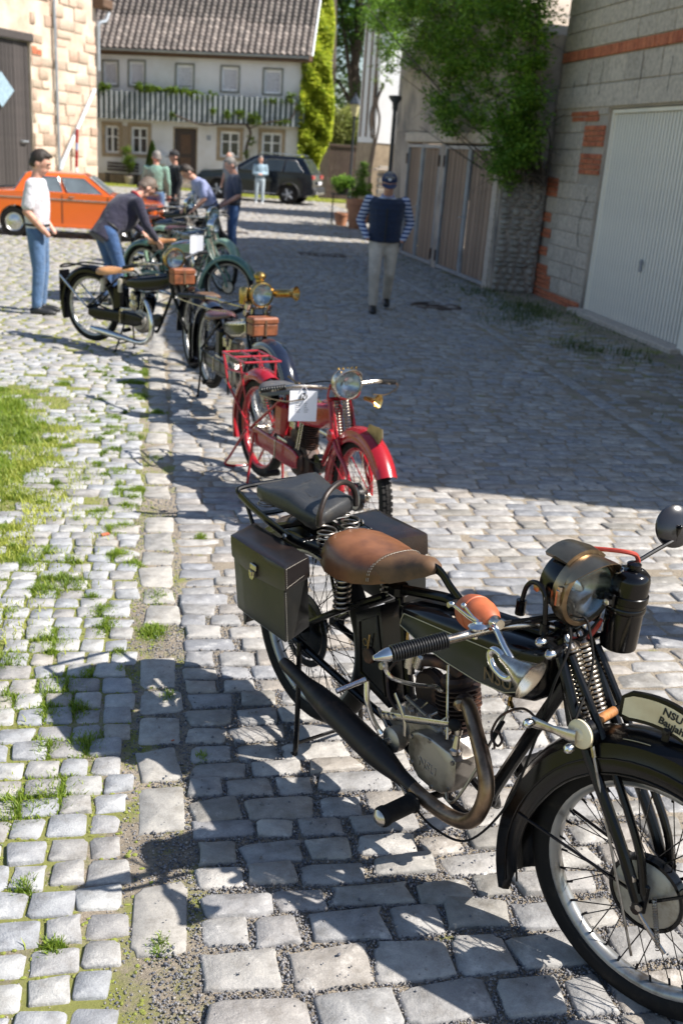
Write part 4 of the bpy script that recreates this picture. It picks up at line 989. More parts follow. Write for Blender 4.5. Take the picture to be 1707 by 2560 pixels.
# ------------------------------------------------------------------ cars
def carwheel(p, name, x, y, r, w, mat='hub_silver', dark=False):
    wp_ = bpy.data.objects.new(name, None); C.objects.link(wp_); wp_.parent = p
    g = G(); g.lathe([(r * .62, -w / 2), (r * .95, -w / 2), (r, -w * .35), (r, w * .35), (r * .95, w / 2), (r * .62, w / 2)], (x, y, r), (0, 1, 0), 32); obj('tyre', g, M['rubber'], wp_)
    g = G(); s = -1 if y < 0 else 1; g.lathe([(0, s * w * .44), (r * .25, s * w * .46), (r * .34, s * w * .36), (r * .55, s * w * .34), (r * .64, s * w * .47), (r * .64, -s * w * .2), (0, -s * w * .2)], (x, y, r), (0, 1, 0), 28); obj('hubcap' if not dark else 'rim', g, M[mat], wp_)
    if dark:
        for k in range(5):
            a = 2 * math.pi * k / 5; g = G(); g.tube([(x, y + s * w * .45, r), (x + r * .58 * math.cos(a), y + s * w * .42, r + r * .58 * math.sin(a))], .035, 6); obj('wheel_spoke', g, M['metal_frame'], wp_)
def arch_profile(pts_top, z0, wheels, r):
    """closed side outline: bottom edge with wheel arches, then the upper line from front to back"""
    out = []; xa, xb = pts_top[-1][0], pts_top[0][0]
    out.append((xa, z0 + .12))
    for wx in sorted(wheels):
        base = r * .75
        out.append((wx - math.sqrt(max(0, (r * 1.16) ** 2 - (r - z0) ** 2)), z0))
        for i in range(13): a = math.pi * (1 - i / 12); out.append((wx + r * 1.16 * math.cos(a), max(z0, r + r * 1.16 * math.sin(a)))) if r + r * 1.16 * math.sin(a) > z0 else None
        out.append((wx + math.sqrt(max(0, (r * 1.16) ** 2 - (r - z0) ** 2)), z0))
    out.append((xb, z0 + .12)); out += pts_top; return out
def carbody(p, prof, hw, mat, side=.03):
    cx_ = sum(a for a, b in prof) / len(prof); cz_ = .60; rings = []
    for y, f in ((-hw, .975), (-hw + side * .4, .99), (-hw + side * 1.6, 1.0), (0, 1.003), (hw - side * 1.6, 1.0), (hw - side * .4, .99), (hw, .975)): rings.append([(cx_ + (a - cx_) * f, y, cz_ + (b - cz_) * (f if b > cz_ else 1)) for a, b in prof])
    g = G(); g.loft(rings); bmn = g.mesh('body', mat, True, 28); return obj('body', bmn, None, p)
def cabin(p, base, top, hb, ht, mat, glass, wins, zb, name='roof'):
    """base/top: (x front, x rear) at belt and roof; wins: list of (x0,x1) fractions for side panes"""
    (bf, br), (tf_, tr_), zt = base, top[0], top[1]
    rings = []
    for t, e in ((0, 0), (.5, .012), (.85, .01), (.97, -.02), (1.0, -.09)):
        f = bf + (tf_ - bf) * min(t, .97) / .97; b = br + (tr_ - br) * min(t, .97) / .97; h = hb + (ht - hb) * t; q = -e if e < 0 else 0; z = zb + (zt - zb) * (t if t < 1 else 1.03)
        rings.append([(f - q, -h + q, z), (f + .0 - q, -h * .5, z), (f - q, h * .5, z), (f - q, h - q, z), (b + q, h - q, z), (b + q, 0, z), (b + q, -h + q, z)])
    g = G(); g.loft(rings); o = obj(name, g, mat, p, ang=40)
    def P(xf, t, s): f = bf + (tf_ - bf) * t; b = br + (tr_ - br) * t; x = f + (b - f) * xf; return (x, s * (hb + (ht - hb) * t + .006 + .012 * math.sin(math.pi * t)), zb + (zt - zb) * t)
    for s in (-1, 1):
        for (x0, x1, x2, x3) in wins:
            q = [P(x0, .06, s), P(x1, .06, s), P(x3, .80, s), P(x2, .80, s)]; g = G(); n = Vector((0, s * .012, 0)); a = [Vector(v) for v in q]; g.add(a + [v + n for v in a], [(0, 1, 2, 3), (7, 6, 5, 4)] + [(i, (i + 1) % 4, 4 + (i + 1) % 4, 4 + i) for i in range(4)]); obj('side_window', g, M[glass], p, smooth=False)
            obj('window_trim', G().tube([v + n for v in a], .010, 5, closed=True), M['hub_silver'], p)
    for nm, bx, tx, sg in (('windscreen', bf, tf_, 1), ('rear_window', br, tr_, -1)):
        a = [Vector((bx + (tx - bx) * t + sg * .014, s * (hb + (ht - hb) * t) * .90, zb + (zt - zb) * t)) for t, s in ((.07, -1), (.07, 1), (.88, 1), (.88, -1))]; n = Vector((sg * .014, 0, .004)); g = G(); g.add(a + [v + n for v in a], [(0, 1, 2, 3), (7, 6, 5, 4)] + [(i, (i + 1) % 4, 4 + (i + 1) % 4, 4 + i) for i in range(4)]); obj(nm, g, M[glass], p, smooth=False)
        obj('window_trim', G().tube([v + n for v in a], .012, 5, closed=True), M['hub_silver'], p)
oc = thing('parked_car', 'bright orange vintage saloon car parked behind the man in the white T-shirt', 'car', (-2.66, 21.55, 0), R_(-1.5))
pt = [(3.18, .50), (3.16, .72), (3.05, .80), (2.2, .90), (2.05, .93), (.10, .94), (-.35, .90), (-.78, .86), (-.86, .70), (-.85, .45)]
oc.scale = (.90, .95, .93)
carbody(oc, arch_profile(pt, .26, (0, 2.42), .30), .75, M['orange_paint'])
cabin(oc, (2.02, .02), ((1.50, .28), 1.31), .70, .56, M['orange_paint'], 'car_glass_light', ((.06, .44, .10, .44), (.49, .84, .49, .80)), .92)
for s in (-1, 1):
    obj('side_trim', G().box((1.15, s * .758, .80), (3.9, .014, .022), 0, .004), M['hub_silver'], oc); obj('sill', G().box((1.2, s * .735, .27), (1.8, .04, .07), 0, .01), M['orange_paint'], oc)
    for xx in (1.02, 1.98): obj('door_gap', G().tube([(xx, s * .757, .32), (xx, s * .757, .90)], .005, 4), M['ink'], oc)
    obj('door_handle', G().tube([(1.16, s * .765, .86), (1.28, s * .77, .86)], .012, 6), M['hub_silver'], oc)
    for xx in (0, 2.42): carwheel(oc, 'wheel', xx, s * .66, .30, .15)
    obj('headlight', G().lathe([(0, .03), (.08, .02), (.09, 0), (.09, -.05)], (3.16, s * .52, .66), (1, 0, 0), 20), M['hub_silver'], oc)
    obj('tail_light', G().box((-.86, s * .60, .68), (.04, .16, .10), 0, .01), M['tail_red'], oc)
for xx in (3.24, -.92): obj('bumper', G().box((xx, 0, .43), (.08, 1.5, .09), 0, .02), M['hub_silver'], oc)
sv = thing('parked_car', 'dark blue black estate style off road car parked before the brown board gate', 'car', (5.1, 38.9, 0), R_(180 - 21))
pt = [(3.50, .55), (3.48, .80), (3.30, .98), (2.30, 1.10), (2.15, 1.12), (-.60, 1.16), (-.86, 1.10), (-.92, .80), (-.88, .45)]
carbody(sv, arch_profile(pt, .27, (0, 2.68), .355), .91, M['car_black'])
cabin(sv, (2.20, -.80), ((1.30, -.42), 1.66), .86, .68, M['car_black'], 'car_glass', ((.09, .30, .13, .32), (.34, .64, .35, .66), (.68, .93, .69, .86)), 1.10)
for s in (-1, 1):
    obj('roof_rail', G().tube([(1.2, s * .62, 1.70), (1.0, s * .64, 1.74), (-.2, s * .64, 1.74), (-.36, s * .62, 1.70)], .018, 6), M['hub_silver'], sv)
    obj('sill_trim', G().box((1.34, s * .905, .36), (1.85, .03, .035), 0, .008), M['hub_silver'], sv)
    for xx in (0, 2.68):
        carwheel(sv, 'wheel', xx, s * .82, .355, .22, 'plastic_black', True)
        g = G(); g.tube([(xx + .425 * math.cos(a), s * .905, .355 + .425 * math.sin(a)) for a in [math.pi * i / 14 for i in range(15)]], .03, 6); obj('arch_trim', g, M['plastic_black'], sv)
    obj('tail_light', G().box((-.84, s * .70, 1.00), (.16, .34, .15), 0, .02), M['tail_red'], sv)
    obj('wing_mirror', G().box((1.95, s * .99, 1.14), (.12, .18, .12), 0, .03), M['car_black'], sv)
    for xx in (.35, 1.32, 2.12): obj('door_gap', G().tube([(xx, s * .914, .42), (xx, s * .914, 1.08)], .006, 4), M['ink'], sv)
obj('rear_bumper', G().box((-.93, 0, .52), (.16, 1.74, .26), 0, .05), M['plastic_black'], sv); obj('bumper_trim', G().box((-1.02, 0, .44), (.03, 1.3, .07), 0, .01), M['hub_silver'], sv)
obj('license_plate', G().box((-.985, 0, .80), (.02, .50, .11), 0, .004), M['paper'], sv)
obj('front_bumper', G().box((3.50, 0, .48), (.14, 1.7, .30), 0, .05), M['plastic_black'], sv)

# ------------------------------------------------------------------ plants
def leaves(name, P, size, mat, parent=None, up=.5):
    """leaf quads folded along their middle: 4 triangles each"""
    n = len(P); s = size * rng.uniform(.6, 1.3, n); a = rng.uniform(0, 2 * np.pi, n); t = rng.normal(up, .5, n)
    d = np.stack([np.cos(a) * np.cos(t), np.sin(a) * np.cos(t), -np.sin(t) * .6], 1); w = np.stack([-np.sin(a), np.cos(a), rng.normal(0, .35, n)], 1); w /= np.linalg.norm(w, axis=1)[:, None]
    nn = np.cross(d, w); P = np.asarray(P); s = s[:, None]
    V = np.stack([P - d * s * .5, P + w * s * .30 + nn * s * .08, P + d * s * .5, P - w * s * .30 + nn * s * .08], 1)
    F = (np.array([(0, 1, 2), (0, 2, 3)])[None] + np.arange(n)[:, None, None] * 4).reshape(-1, 3)
    me = fastmesh(name, V.reshape(-1, 3), F, mat); o = bpy.data.objects.new(name, me); C.objects.link(o); o.parent = parent; return o
def cloud(ells, n, gap=.45, clump=.22):
    """points gathered in clumps inside a set of ellipsoids, thicker near the shell"""
    P = []; tot = sum(e[6] for e in ells)
    for (x, y, z, a, b, c_, w) in ells:
        m = int(n * w / tot); k = max(4, int(m / 45)); d = rng.normal(0, 1, (k, 3)); d /= np.linalg.norm(d, axis=1)[:, None]; r = rng.random(k) ** .38
        cen = d * r[:, None] * np.array([a, b, c_]) + np.array([x, y, z]); idx = rng.integers(0, k, m)
        P.append(cen[idx] + rng.normal(0, 1, (m, 3)) * np.array([clump, clump, clump * .7]) * rng.uniform(.5, 1.2, (k, 1))[idx])
    return np.concatenate(P)
def branches(parent, base, tips, r0, name='branch', mat='bark', sag=.0):
    g = G()
    for t in tips:
        b = Vector(base[rng.integers(0, len(base))]); t = Vector(t); mid = b.lerp(t, .5) + Vector(rng.normal(0, .12, 3)) + Vector((0, 0, .15))
        L = spline([b, mid, t], 6); g.tube(L, [r0 * (1 - .8 * i / (len(L) - 1)) for i in range(len(L))], 5)
        for k in range(4):
            q = L[3 + int(rng.integers(0, len(L) - 4))]; e = q + Vector(rng.normal(0, .28, 3)); g.tube([q, q.lerp(e, .5) + Vector((0, 0, .03)), e], [r0 * .3, r0 * .2, r0 * .08], 4)
    return obj(name, g, M[mat], parent, kind=None)
sb = thing('shrub', 'large green shrub hanging over the stone wall and the brown garage doors', 'shrub', (5.85, 16.1, 1.5))
E1 = [(4.75, 23.6, 5.0, .25, 1.3, .6, .9), (4.9, 21.0, 4.9, .35, 1.4, .7, 1.6), (5.0, 17.9, 2.75, .2, .9, .4, .6), (5.2, 18.0, 3.9, .35, 1.6, .8, 2.2), (5.0, 20.2, 3.9, .25, 1.2, .5, .7), (4.85, 22.6, 4.4, .2, .9, .6, .8), (5.45, 16.2, 2.4, .3, .6, .6, 1.0), (5.48, 15.65, 2.7, .30, .7, .95, 2.2), (5.50, 15.9, 4.3, .35, .9, 1.2, 2.8), (5.78, 16.3, 5.3, .28, .6, .9, 1.6), (5.40, 16.9, 4.6, .55, 1.2, 1.2, 2.2), (5.30, 17.2, 3.3, .38, 1.1, .8, 1.3), (5.1, 18.8, 4.5, .45, 1.3, .9, 1.5), (4.95, 20.6, 4.6, .35, 1.2, .75, .8), (4.9, 22.3, 5.0, .3, 1.0, .6, .45), (5.1, 19.0, 3.1, .25, 1.0, .6, .45), (5.4, 15.8, 1.95, .25, .4, .35, .5), (5.55, 16.4, 5.7, .5, 1.4, .8, 1.8), (4.7, 21.6, 3.9, .2, .9, .5, .2)]
o = leaves('foliage', cloud(E1, 66000, clump=.095), .076, M['leaf_bush'], None); o.parent = sb; o.matrix_parent_inverse = Matrix.Translation((-5.85, -16.1, -1.5))
tips = [Vector((e[0], e[1], e[2])) - Vector((5.85, 16.1, 1.5)) + Vector(rng.normal(0, 1, 3)) * .45 for e in E1 for _ in range(3)]
branches(sb, [(0, 0, 0), (.1, -.6, .2), (-.1, .3, .4)], tips, .022, 'branch')
iv = thing('ivy', 'tall yellow green ivy wall growing up the gable beside the farmhouse roof', 'climbing plant', (6.0, 43.8, 0))
P = []
for _ in range(46000):
    z = rng.random() ** .9 * 10.2; wl = 5.98 + .10 * max(0, z - 5.2) * 1.7 if z > 5.2 else 5.98 + (.0 if z > 2 else .02) ; wr = 7.42 - .06 * z + .07 * math.sin(z * 2.1)
    if z < 2.6: wr = 6.75 + .45 * max(0, z - 1.4)
    x = rng.uniform(wl - .14, wr); y_ = 43.9 + rng.normal(0, .12) + .22 * math.sin(x * 6 + z) * math.sin(z * 4.3) + max(0, z - 5.2) * 1.05; k_ = y_ / 43.9; P.append((x * k_, y_, 2 + (z - 2) * k_))
o = leaves('foliage', np.array(P), .17, M['leaf_ivy']); o.parent = iv; o.matrix_parent_inverse = Matrix.Translation((-6.0, -43.8, 0))
quadwall('ivy_wall', [(.05, .35, 0), (1.2, .35, 0), (1.3, .35, 5.2), (.05, .35, 5.0)], (0, .4, 0), M['bark'], iv)
quadwall('ivy_wall', [(.10, .40, 5.0), (1.3, .40, 5.2), (1.85, 5.4, 10.5), (1.20, 5.4, 10.5)], (0, .3, -.2), M['bark'], iv)
def tree(x, y, h, cr, label, leaf, n, size, group='trees behind the houses', bot=.35):
    t = thing('tree', label, 'tree', (x, y, 0), 0, group)
    obj('trunk', G().tube(spline([(0, 0, 0), (.1, .05, h * .2), (-.1, .1, h * .45), (.05, 0, h * .75)], 5), [cr * .10 * (1 - .75 * i / 15) for i in range(16)], 10), M['bark'], t)
    E = [(rng.normal(0, cr * .5), rng.normal(0, cr * .4), h * (bot + (1 - bot) * rng.random()), cr * rng.uniform(.4, .6), cr * rng.uniform(.4, .6), cr * rng.uniform(.35, .55), 1) for _ in range(11)]
    leaves('crown', cloud(E, n, clump=cr * .10), size, M[leaf], t)
    branches(t, [(0, 0, h * .3), (0, 0, h * .45)], [(e[0], e[1], e[2]) for e in E], cr * .035)
tree(9.3, 50.5, 13, 3.6, 'large dark green tree rising between the ivy wall and the white house', 'leaf_tree', 26000, .24, bot=.12)
tree(12.5, 58, 14, 4.2, 'taller green tree further back above the board fence', 'leaf_tree', 18000, .30, bot=.2)
hd = thing('hedge', 'loose pale yellow green hedge above the brown board fence', 'hedge', (7.9, 45.6, 0))
leaves('foliage', cloud([(-.6, 0, 2.9, .8, .5, .9, 1.2), (.4, 0, 3.0, .8, .5, .8, 1.2), (1.3, 0, 2.6, .9, .5, .8, 1), (.2, .2, 1.6, 1.6, .5, 1.0, 1.4), (-.9, .1, 2.2, .6, .4, 1.0, .8)], 11000, clump=.20), .14, M['leaf_yellow'], hd); branches(hd, [(0, 0, 0), (.8, 0, 0), (-.6, 0, 0)], [(rng.uniform(-1.2, 1.8), 0, rng.uniform(2, 3.4)) for _ in range(14)], .04)
# climbing trunk on the white house corner
ct = thing('climbing_vine', 'bare twisting vine trunk climbing the corner of the white house', 'climbing plant', (6.30, 30.75, 0))
for q in ([(0, 0, 0), (.06, 0, .8), (-.04, 0, 1.6), (.04, 0, 2.4), (-.02, 0, 3.1), (.10, 0, 3.7)], [(.05, 0, 0), (-.02, 0, 1.0), (.06, 0, 2.0), (.16, 0, 2.9), (.05, 0, 3.4), (.2, 0, 3.9)], [(-.02, 0, 2.4), (-.12, 0, 3.0), (.0, 0, 3.6), (-.05, 0, 4.4)]):
    obj('stem', G().tube(spline(q, 6), .035, 7), M['bark'], ct)
leaves('foliage', cloud([(.0, 0, .8, .14, .14, .5, 1), (.2, -.05, 3.9, .3, .1, .3, .5)], 700, clump=.06), .07, M['leaf_vine'], ct)
# vine on the gallery
vn = thing('grape_vine', 'grape vine with fresh leaves climbing along the farmhouse gallery', 'climbing plant', (-2.28, 46, 0), FH)
obj('stem', G().tube(spline([(6.35, -.2, 0), (6.4, -.25, .9), (6.25, -.3, 1.7), (6.45, -.5, 2.4), (6.3, -.6, 2.75)], 6), .06, 8), M['bark'], vn)
obj('stem', G().tube(spline([(6.3, -.6, 2.75), (5.4, -.62, 2.70), (4.4, -.62, 2.62), (3.2, -.62, 2.95)], 6), .035, 7), M['bark'], vn); obj('stem', G().tube(spline([(6.4, -.6, 2.6), (7.2, -.62, 2.9), (8.1, -.62, 3.1), (8.3, -.6, 3.7)], 6), .03, 7), M['bark'], vn)
E3 = [(.35, -.45, 3.78, .4, .15, .16, 1), (1.9, -.45, 3.85, .55, .15, .18, 1.3), (2.4, -.45, 3.80, .35, .15, .2, 1), (3.3, -.45, 3.82, .6, .15, .2, 1.8), (4.1, -.45, 3.72, .35, .12, .15, .8), (4.75, -.45, 3.75, .2, .12, .2, .6), (7.3, -.5, 3.68, .4, .12, .14, .6), (8.0, -.5, 3.8, .3, .12, .25, .8), (8.4, -.5, 3.5, .25, .12, .2, .5),
      (4.9, -.6, 3.15, .12, .06, .14, .25), (5.5, -.6, 3.05, .15, .06, .14, .3), (6.0, -.6, 3.12, .2, .06, .16, .4), (6.6, -.6, 2.95, .25, .08, .25, .7), (6.5, -.4, 2.1, .12, .08, .2, .25), (6.35, -.35, 1.6, .15, .1, .15, .2), (7.6, -.6, 2.9, .25, .05, .08, .2), (3.2, -.6, 2.9, .2, .05, .1, .15), (8.0, -.6, 3.0, .2, .05, .1, .15)]
leaves('foliage', cloud(E3, 7500, clump=.07), .105, M['leaf_vine'], vn)
# potted plants at the house
def pot(x, y, r, h, label, grp='potted plants', mat='terracotta'):
    t = thing('potted_plant', label, 'potted plant', (x, y, 0), 0, grp)
    obj('pot', G().lathe([(0, .0), (r * .68, 0), (r * .72, .02), (r * .98, h * .82), (r * 1.08, h * .83), (r * 1.08, h), (r * .95, h), (r * .9, h * .88), (0, h * .88)], (0, 0, 0), (0, 0, 1), 22), M[mat], t)
    obj('soil', G().lathe([(0, h * .9), (r * .92, h * .89)], (0, 0, 0), (0, 0, 1), 16), M['soil'], t); return t
t = pot(-.12, 44.7, .30, .50, 'cone shaped clipped conifer in terracotta pot beside the farmhouse letter box')
P = []
for _ in range(9000):
    z = rng.random(); r = (.34 * (1 - z) ** .7 * (.6 + .4 * min(1, z * 6 + .3))) * rng.uniform(.75, 1.05); a = rng.uniform(0, 6.28); P.append((r * math.cos(a), r * math.sin(a), .52 + z * 1.35))
leaves('foliage', np.array(P), .06, M['conifer'], t); obj('trunk', G().tube([(0, 0, .4), (0, 0, 1.6)], .04, 8), M['bark'], t)
t = pot(-1.05, 45.0, .22, .40, 'small leafy shrub in dark pot on the bench left of the clipped conifer', mat='block')
leaves('foliage', cloud([(0, 0, .9, .22, .2, .35, 1), (-.1, 0, 1.3, .15, .15, .25, .5)], 1500, clump=.08), .09, M['leaf_vine'], t); obj('trunk', G().tube([(0, 0, .3), (-.05, 0, 1.3)], .025, 8), M['bark'], t)
t = pot(2.15, 44.8, .2, .34, 'small green plant in pot right of the dark farmhouse door')
leaves('foliage', cloud([(0, 0, .6, .2, .2, .22, 1)], 900, clump=.07), .09, M['leaf_vine'], t)
bc = thing('bench', 'grey weathered wooden bench below the left farmhouse windows', 'bench', (-1.35, 45.25, 0), FH)
for k in range(3): obj('seat_slat', G().box((0, -.14 * k, .45), (1.35, .11, .04), 0, .008), M['weathered_wood'], bc)
for k in range(3): obj('back_slat', G().box((0, .10, .60 + .13 * k), (1.35, .03, .10), 0, .008), M['weathered_wood'], bc)
for s in (-.6, .6):
    for y_ in (-.28, .06): obj('leg', G().box((s, y_, .22), (.06, .06, .44), 0, .006), M['weathered_wood'], bc)
t = pot(5.50, 28.1, .33, .78, 'large terracotta pot with green bush standing behind the walking man')
t.children[0].scale = (1.0, 1.0, 1.0); leaves('foliage', cloud([(0, 0, 1.05, .25, .25, .25, 1), (.05, 0, 1.5, .12, .12, .35, .5)], 2600, clump=.07), .07, M['leaf_bush'], t)
t = pot(5.18, 28.9, .20, .36, 'small orange pot on black stand left of the large terracotta pot')
leaves('foliage', cloud([(0, 0, 1.15, .3, .25, .22, 1)], 2600, clump=.07), .07, M['leaf_bush'], t)
for s in (-1, 1): obj('stand_leg', G().box((s * .27, 0, .42), (.03, .03, .84)), M['ink'], t)
obj('stand_top', G().box((0, 0, .85), (.62, .4, .03)), M['ink'], t); obj('planter', G().lathe([(.14, .865), (.2, 1.02), (.19, 1.02), (0, .98)], (0, 0, 0), (0, 0, 1), 16), M['ink'], t)
# ------------------------------------------------------------------ motorcycle pieces (local axes: u forward, v to the bike's left, z up)
def wheel(root, name, c, yaw=0.0, R=.345, w=.036, rimm='rim_grey', hubr=.035, spokes=36, knobs=False, segs=56, spoke_m='black_frame', drum=None, tyre_m='rubber'):
    cy_, sy_ = math.cos(yaw), math.sin(yaw); c = Vector(c)
    def X(u, v, z): return (c.x + u * cy_ - v * sy_, c.y + u * sy_ + v * cy_, c.z + z)
    wp = bpy.data.objects.new(name, None); C.objects.link(wp); wp.parent = root
    g = G(); rings = []
    for i in range(segs):
        a = 2 * math.pi * i / segs; ring = []
        for j in range(12):
            b = 2 * math.pi * j / 12; rr = R - w + w * math.cos(b) * 1.0; vv = w * .92 * math.sin(b)
            ring.append(X(rr * math.cos(a), vv, rr * math.sin(a)))
        rings.append(ring)
    vs = [p for q in rings for p in q]; fs = []
    for i in range(segs):
        k = (i + 1) % segs
        for j in range(12): fs.append((i * 12 + j, i * 12 + (j + 1) % 12, k * 12 + (j + 1) % 12, k * 12 + j))
    g.add(vs, fs)
    if knobs:
        nk = 60
        for i in range(nk):
            for jj, (vv, rr, dv) in enumerate(((-.021, R - .005, .011), (0, R - .001, .012), (.021, R - .005, .011))):
                a = 2 * math.pi * (i + .5 * (jj % 2)) / nk; da = .036; P = []
                for r2 in (rr - .006, rr + .004):
                    for s1, s2 in ((-1, -1), (1, -1), (1, 1), (-1, 1)): P.append(X(r2 * math.cos(a + s1 * da), vv + s2 * dv * .7, r2 * math.sin(a + s1 * da)))
                g.hexa(P)
    obj('tyre', g, M[tyre_m], wp, ang=50)
    g = G(); prof = [(R - 2 * w + .012, -w * .62), (R - 2 * w + .004, -w * .62), (R - 2 * w - .004, -w * .45), (R - 2 * w - .010, -w * .2), (R - 2 * w - .010, w * .2), (R - 2 * w - .004, w * .45), (R - 2 * w + .004, w * .62), (R - 2 * w + .012, w * .62)]
    ax = Vector((-sy_, cy_, 0)); g.lathe(prof, c, ax, 56); obj('rim', g, M[rimm], wp, ang=50)
    g = G()
    rr = R - 2 * w - .008
    for i in range(spokes):
        a = 2 * math.pi * i / spokes; sd = 1 if i % 2 else -1; off = (1 if (i // 2) % 2 else -1) * 1.15
        g.tube([X(hubr * math.cos(a + off), sd * .032, hubr * math.sin(a + off)), X(rr * math.cos(a), sd * .006, rr * math.sin(a))], .0017, 4, cap=False)
        g.tube([X(rr * math.cos(a), sd * .006, rr * math.sin(a)), X((rr - .018) * math.cos(a), sd * .008, (rr - .018) * math.sin(a))], .0034, 5)
    obj('spokes', g, M[spoke_m], wp, kind='stuff')
    g = G(); g.lathe([(.0, -.055), (.012, -.055), (.012, -.042), (hubr, -.038), (hubr, -.030), (hubr * .6, -.024), (hubr * .6, .024), (hubr, .030), (hubr, .038), (.012, .042), (.012, .055), (0, .055)], c, ax, 20)
    obj('hub', g, M[spoke_m], wp)
    if drum:
        sd, rd, dm = drum
        g = G(); g.lathe([(.0, sd * .050), (.02, sd * .050), (.03, sd * .046), (rd * .9, sd * .044), (rd, sd * .038), (rd, sd * .018)], c, ax, 36); obj('brake_plate', g, M[dm], wp)
        g = G(); g.lathe([(rd + .001, sd * .040), (rd + .010, sd * .040), (rd + .010, sd * .012), (rd * .8, sd * .010)], c, ax, 36); obj('brake_drum', g, M['black_frame'], wp)
    return wp
def guard(root, name, c, yaw, rf, half, mat, a0, a1, skirt=.05, n=30, crown=.022, thick=True):
    """mudguard swept from angle a0 to a1 (degrees, 0 = forward, 90 = up); rf(angle) gives its radius"""
    cy_, sy_ = math.cos(yaw), math.sin(yaw); c = Vector(c)
    def X(u, v, z): return (c.x + u * cy_ - v * sy_, c.y + u * sy_ + v * cy_, c.z + z)
    sec = [(-skirt, -half), (-skirt * .5, -half * 1.0), (-skirt * .45, -half * .97), (0, -half * .88), (crown * .55, -half * .6), (crown * .92, -half * .28), (crown, 0), (crown * .92, half * .28), (crown * .55, half * .6), (0, half * .88), (-skirt * .45, half * .97), (-skirt * .5, half), (-skirt, half)]
    inner = [(a - .003, b * .97) for a, b in reversed(sec)]
    full = sec + inner; rings = []
    for i in range(n + 1):
        t = i / n; a = R_(a0 + (a1 - a0) * t); r = rf(a0 + (a1 - a0) * t)
        e = 1.0
        if t < .06 or t > .94: e = .55 + .45 * min(t, 1 - t) / .06
        rings.append([X((r + q[0] * (e if q[0] < 0 else 1)) * math.cos(a), q[1], (r + q[0] * (e if q[0] < 0 else 1)) * math.sin(a)) for q in full])
    g = G(); g.loft(rings); return obj(name, g, mat, root, ang=40)
def sect(u, hw, z0, z1, n=20, p=.45, v0=0.0):
    """rounded-rectangle ring in the v,z plane"""
    r = []
    for j in range(n):
        a = 2 * math.pi * j / n; x = math.cos(a); z = math.sin(a)
        x = math.copysign(abs(x) ** p, x); z = math.copysign(abs(z) ** p, z); r.append((u, v0 + x * hw, (z0 + z1) / 2 + z * (z1 - z0) / 2))
    return r
def tank(root, prof, mat, p=.42, name='tank'):
    """prof = list of (u, half width, z bottom, z top)"""
    g = G(); g.loft([sect(*q, n=28, p=p) for q in prof]); return obj(name, g, mat, root, ang=40)
def saddle(root, prof, mat, name='saddle', name2='nose'):
    """prof = (u, half width, z edge, z top)"""
    rings = []
    for u, hw, ze, zt in prof:
        ring = []
        for j in range(25):
            a = math.pi * j / 24; x = math.cos(a); z = math.sin(a) ** .62
            ring.append((u, hw * math.copysign(abs(x) ** .8, x), ze + (zt - ze) * z))
        for j in range(7): ring.append((u, hw * (-.9 + 1.8 * (j + .5) / 7), ze + .006))
        rings.append(ring)
    g = G(); g.loft(rings); return obj(name, g, mat, root, ang=60)
def headlamp(root, c, yaw, pitch, r, L, shellm, rimm, visor=True, chimney=None, lensm='lens'):
    d = Vector((math.cos(yaw) * math.cos(pitch), math.sin(yaw) * math.cos(pitch), math.sin(pitch))); c = Vector(c)
    lp = bpy.data.objects.new('headlamp', None); C.objects.link(lp); lp.parent = root
    g = G(); g.lathe([(0, -L), (r * .45, -L), (r * .8, -L * .82), (r * .95, -L * .5), (r * .97, -.02), (r * .97, 0)], c, d, 32); obj('lamp_shell', g, M[shellm], lp)
    g = G(); g.lathe([(r * .98, -.03), (r * 1.07, -.028), (r * 1.09, -.012), (r * 1.05, .012), (r * .93, .016), (r * .90, .006)], c, d, 36); obj('lamp_rim', g, M[rimm], lp)
    g = G(); g.lathe([(0, .024), (r * .5, .021), (r * .80, .014), (r * .93, .006), (r * .93, .002), (0, .018)], c, d, 32); obj('lamp_glass', g, M[lensm], lp)
    g = G(); g.lathe([(0, -L * .55), (r * .3, -L * .5), (r * .6, -L * .32), (r * .9, 0)], c, d, 28); g.ell(tuple(c - d * L * .25), (.012, .012, .016), 8, 6); obj('reflector', g, M['reflector'], lp)
    if visor:
        g = G(); u = Vector((0, 0, 1)); u = (u - d * u.dot(d)).normalized(); w = d.cross(u); rings = []
        for i in range(17):
            a = R_(22 + 136 * i / 16); q = math.sin(math.pi * i / 16) ** .8; rad = u * math.sin(a) + w * math.cos(a)
            r1 = c + rad * r * 1.08 + d * .004; r2 = c + rad * (r * 1.05 + .008 * q) + d * (.004 + .052 * q)
            rings.append([r1, r2, r2 + rad * .002, r1 + rad * .003])
        g.loft(rings); obj('visor', g, M[rimm], lp)
    if chimney:
        g = G(); g.lathe(chimney, c + Vector((0, 0, r * .95)) - d * L * .4, (0, 0, 1), 20); obj('lamp_chimney', g, M[shellm], lp)
    return lp
def cables(root, lst, r=.0035, mat='rubber', name='control_cable'):
    for p in lst: obj(name, G().tube(spline(p, 8), r, 6), M[mat], root)
def grip_ribs(a, b, r, n=20):
    a = Vector(a); b = Vector(b); L = (b - a).length; prof = [(0, 0), (r * .9, 0)]
    for i in range(n):
        t = (i + .5) / n * L; prof += [(r * .86, t - L / n * .45), (r * 1.06, t - L / n * .2), (r * 1.06, t + L / n * .2), (r * .86, t + L / n * .45)]
    prof += [(r * .9, L), (0, L)]
    g = G(); g.lathe(prof, a, b - a, 16); return g
def turn(p, o, ax, ang):
    return Vector(o) + Matrix.Rotation(ang, 3, Vector(ax)) @ (Vector(p) - Vector(o))

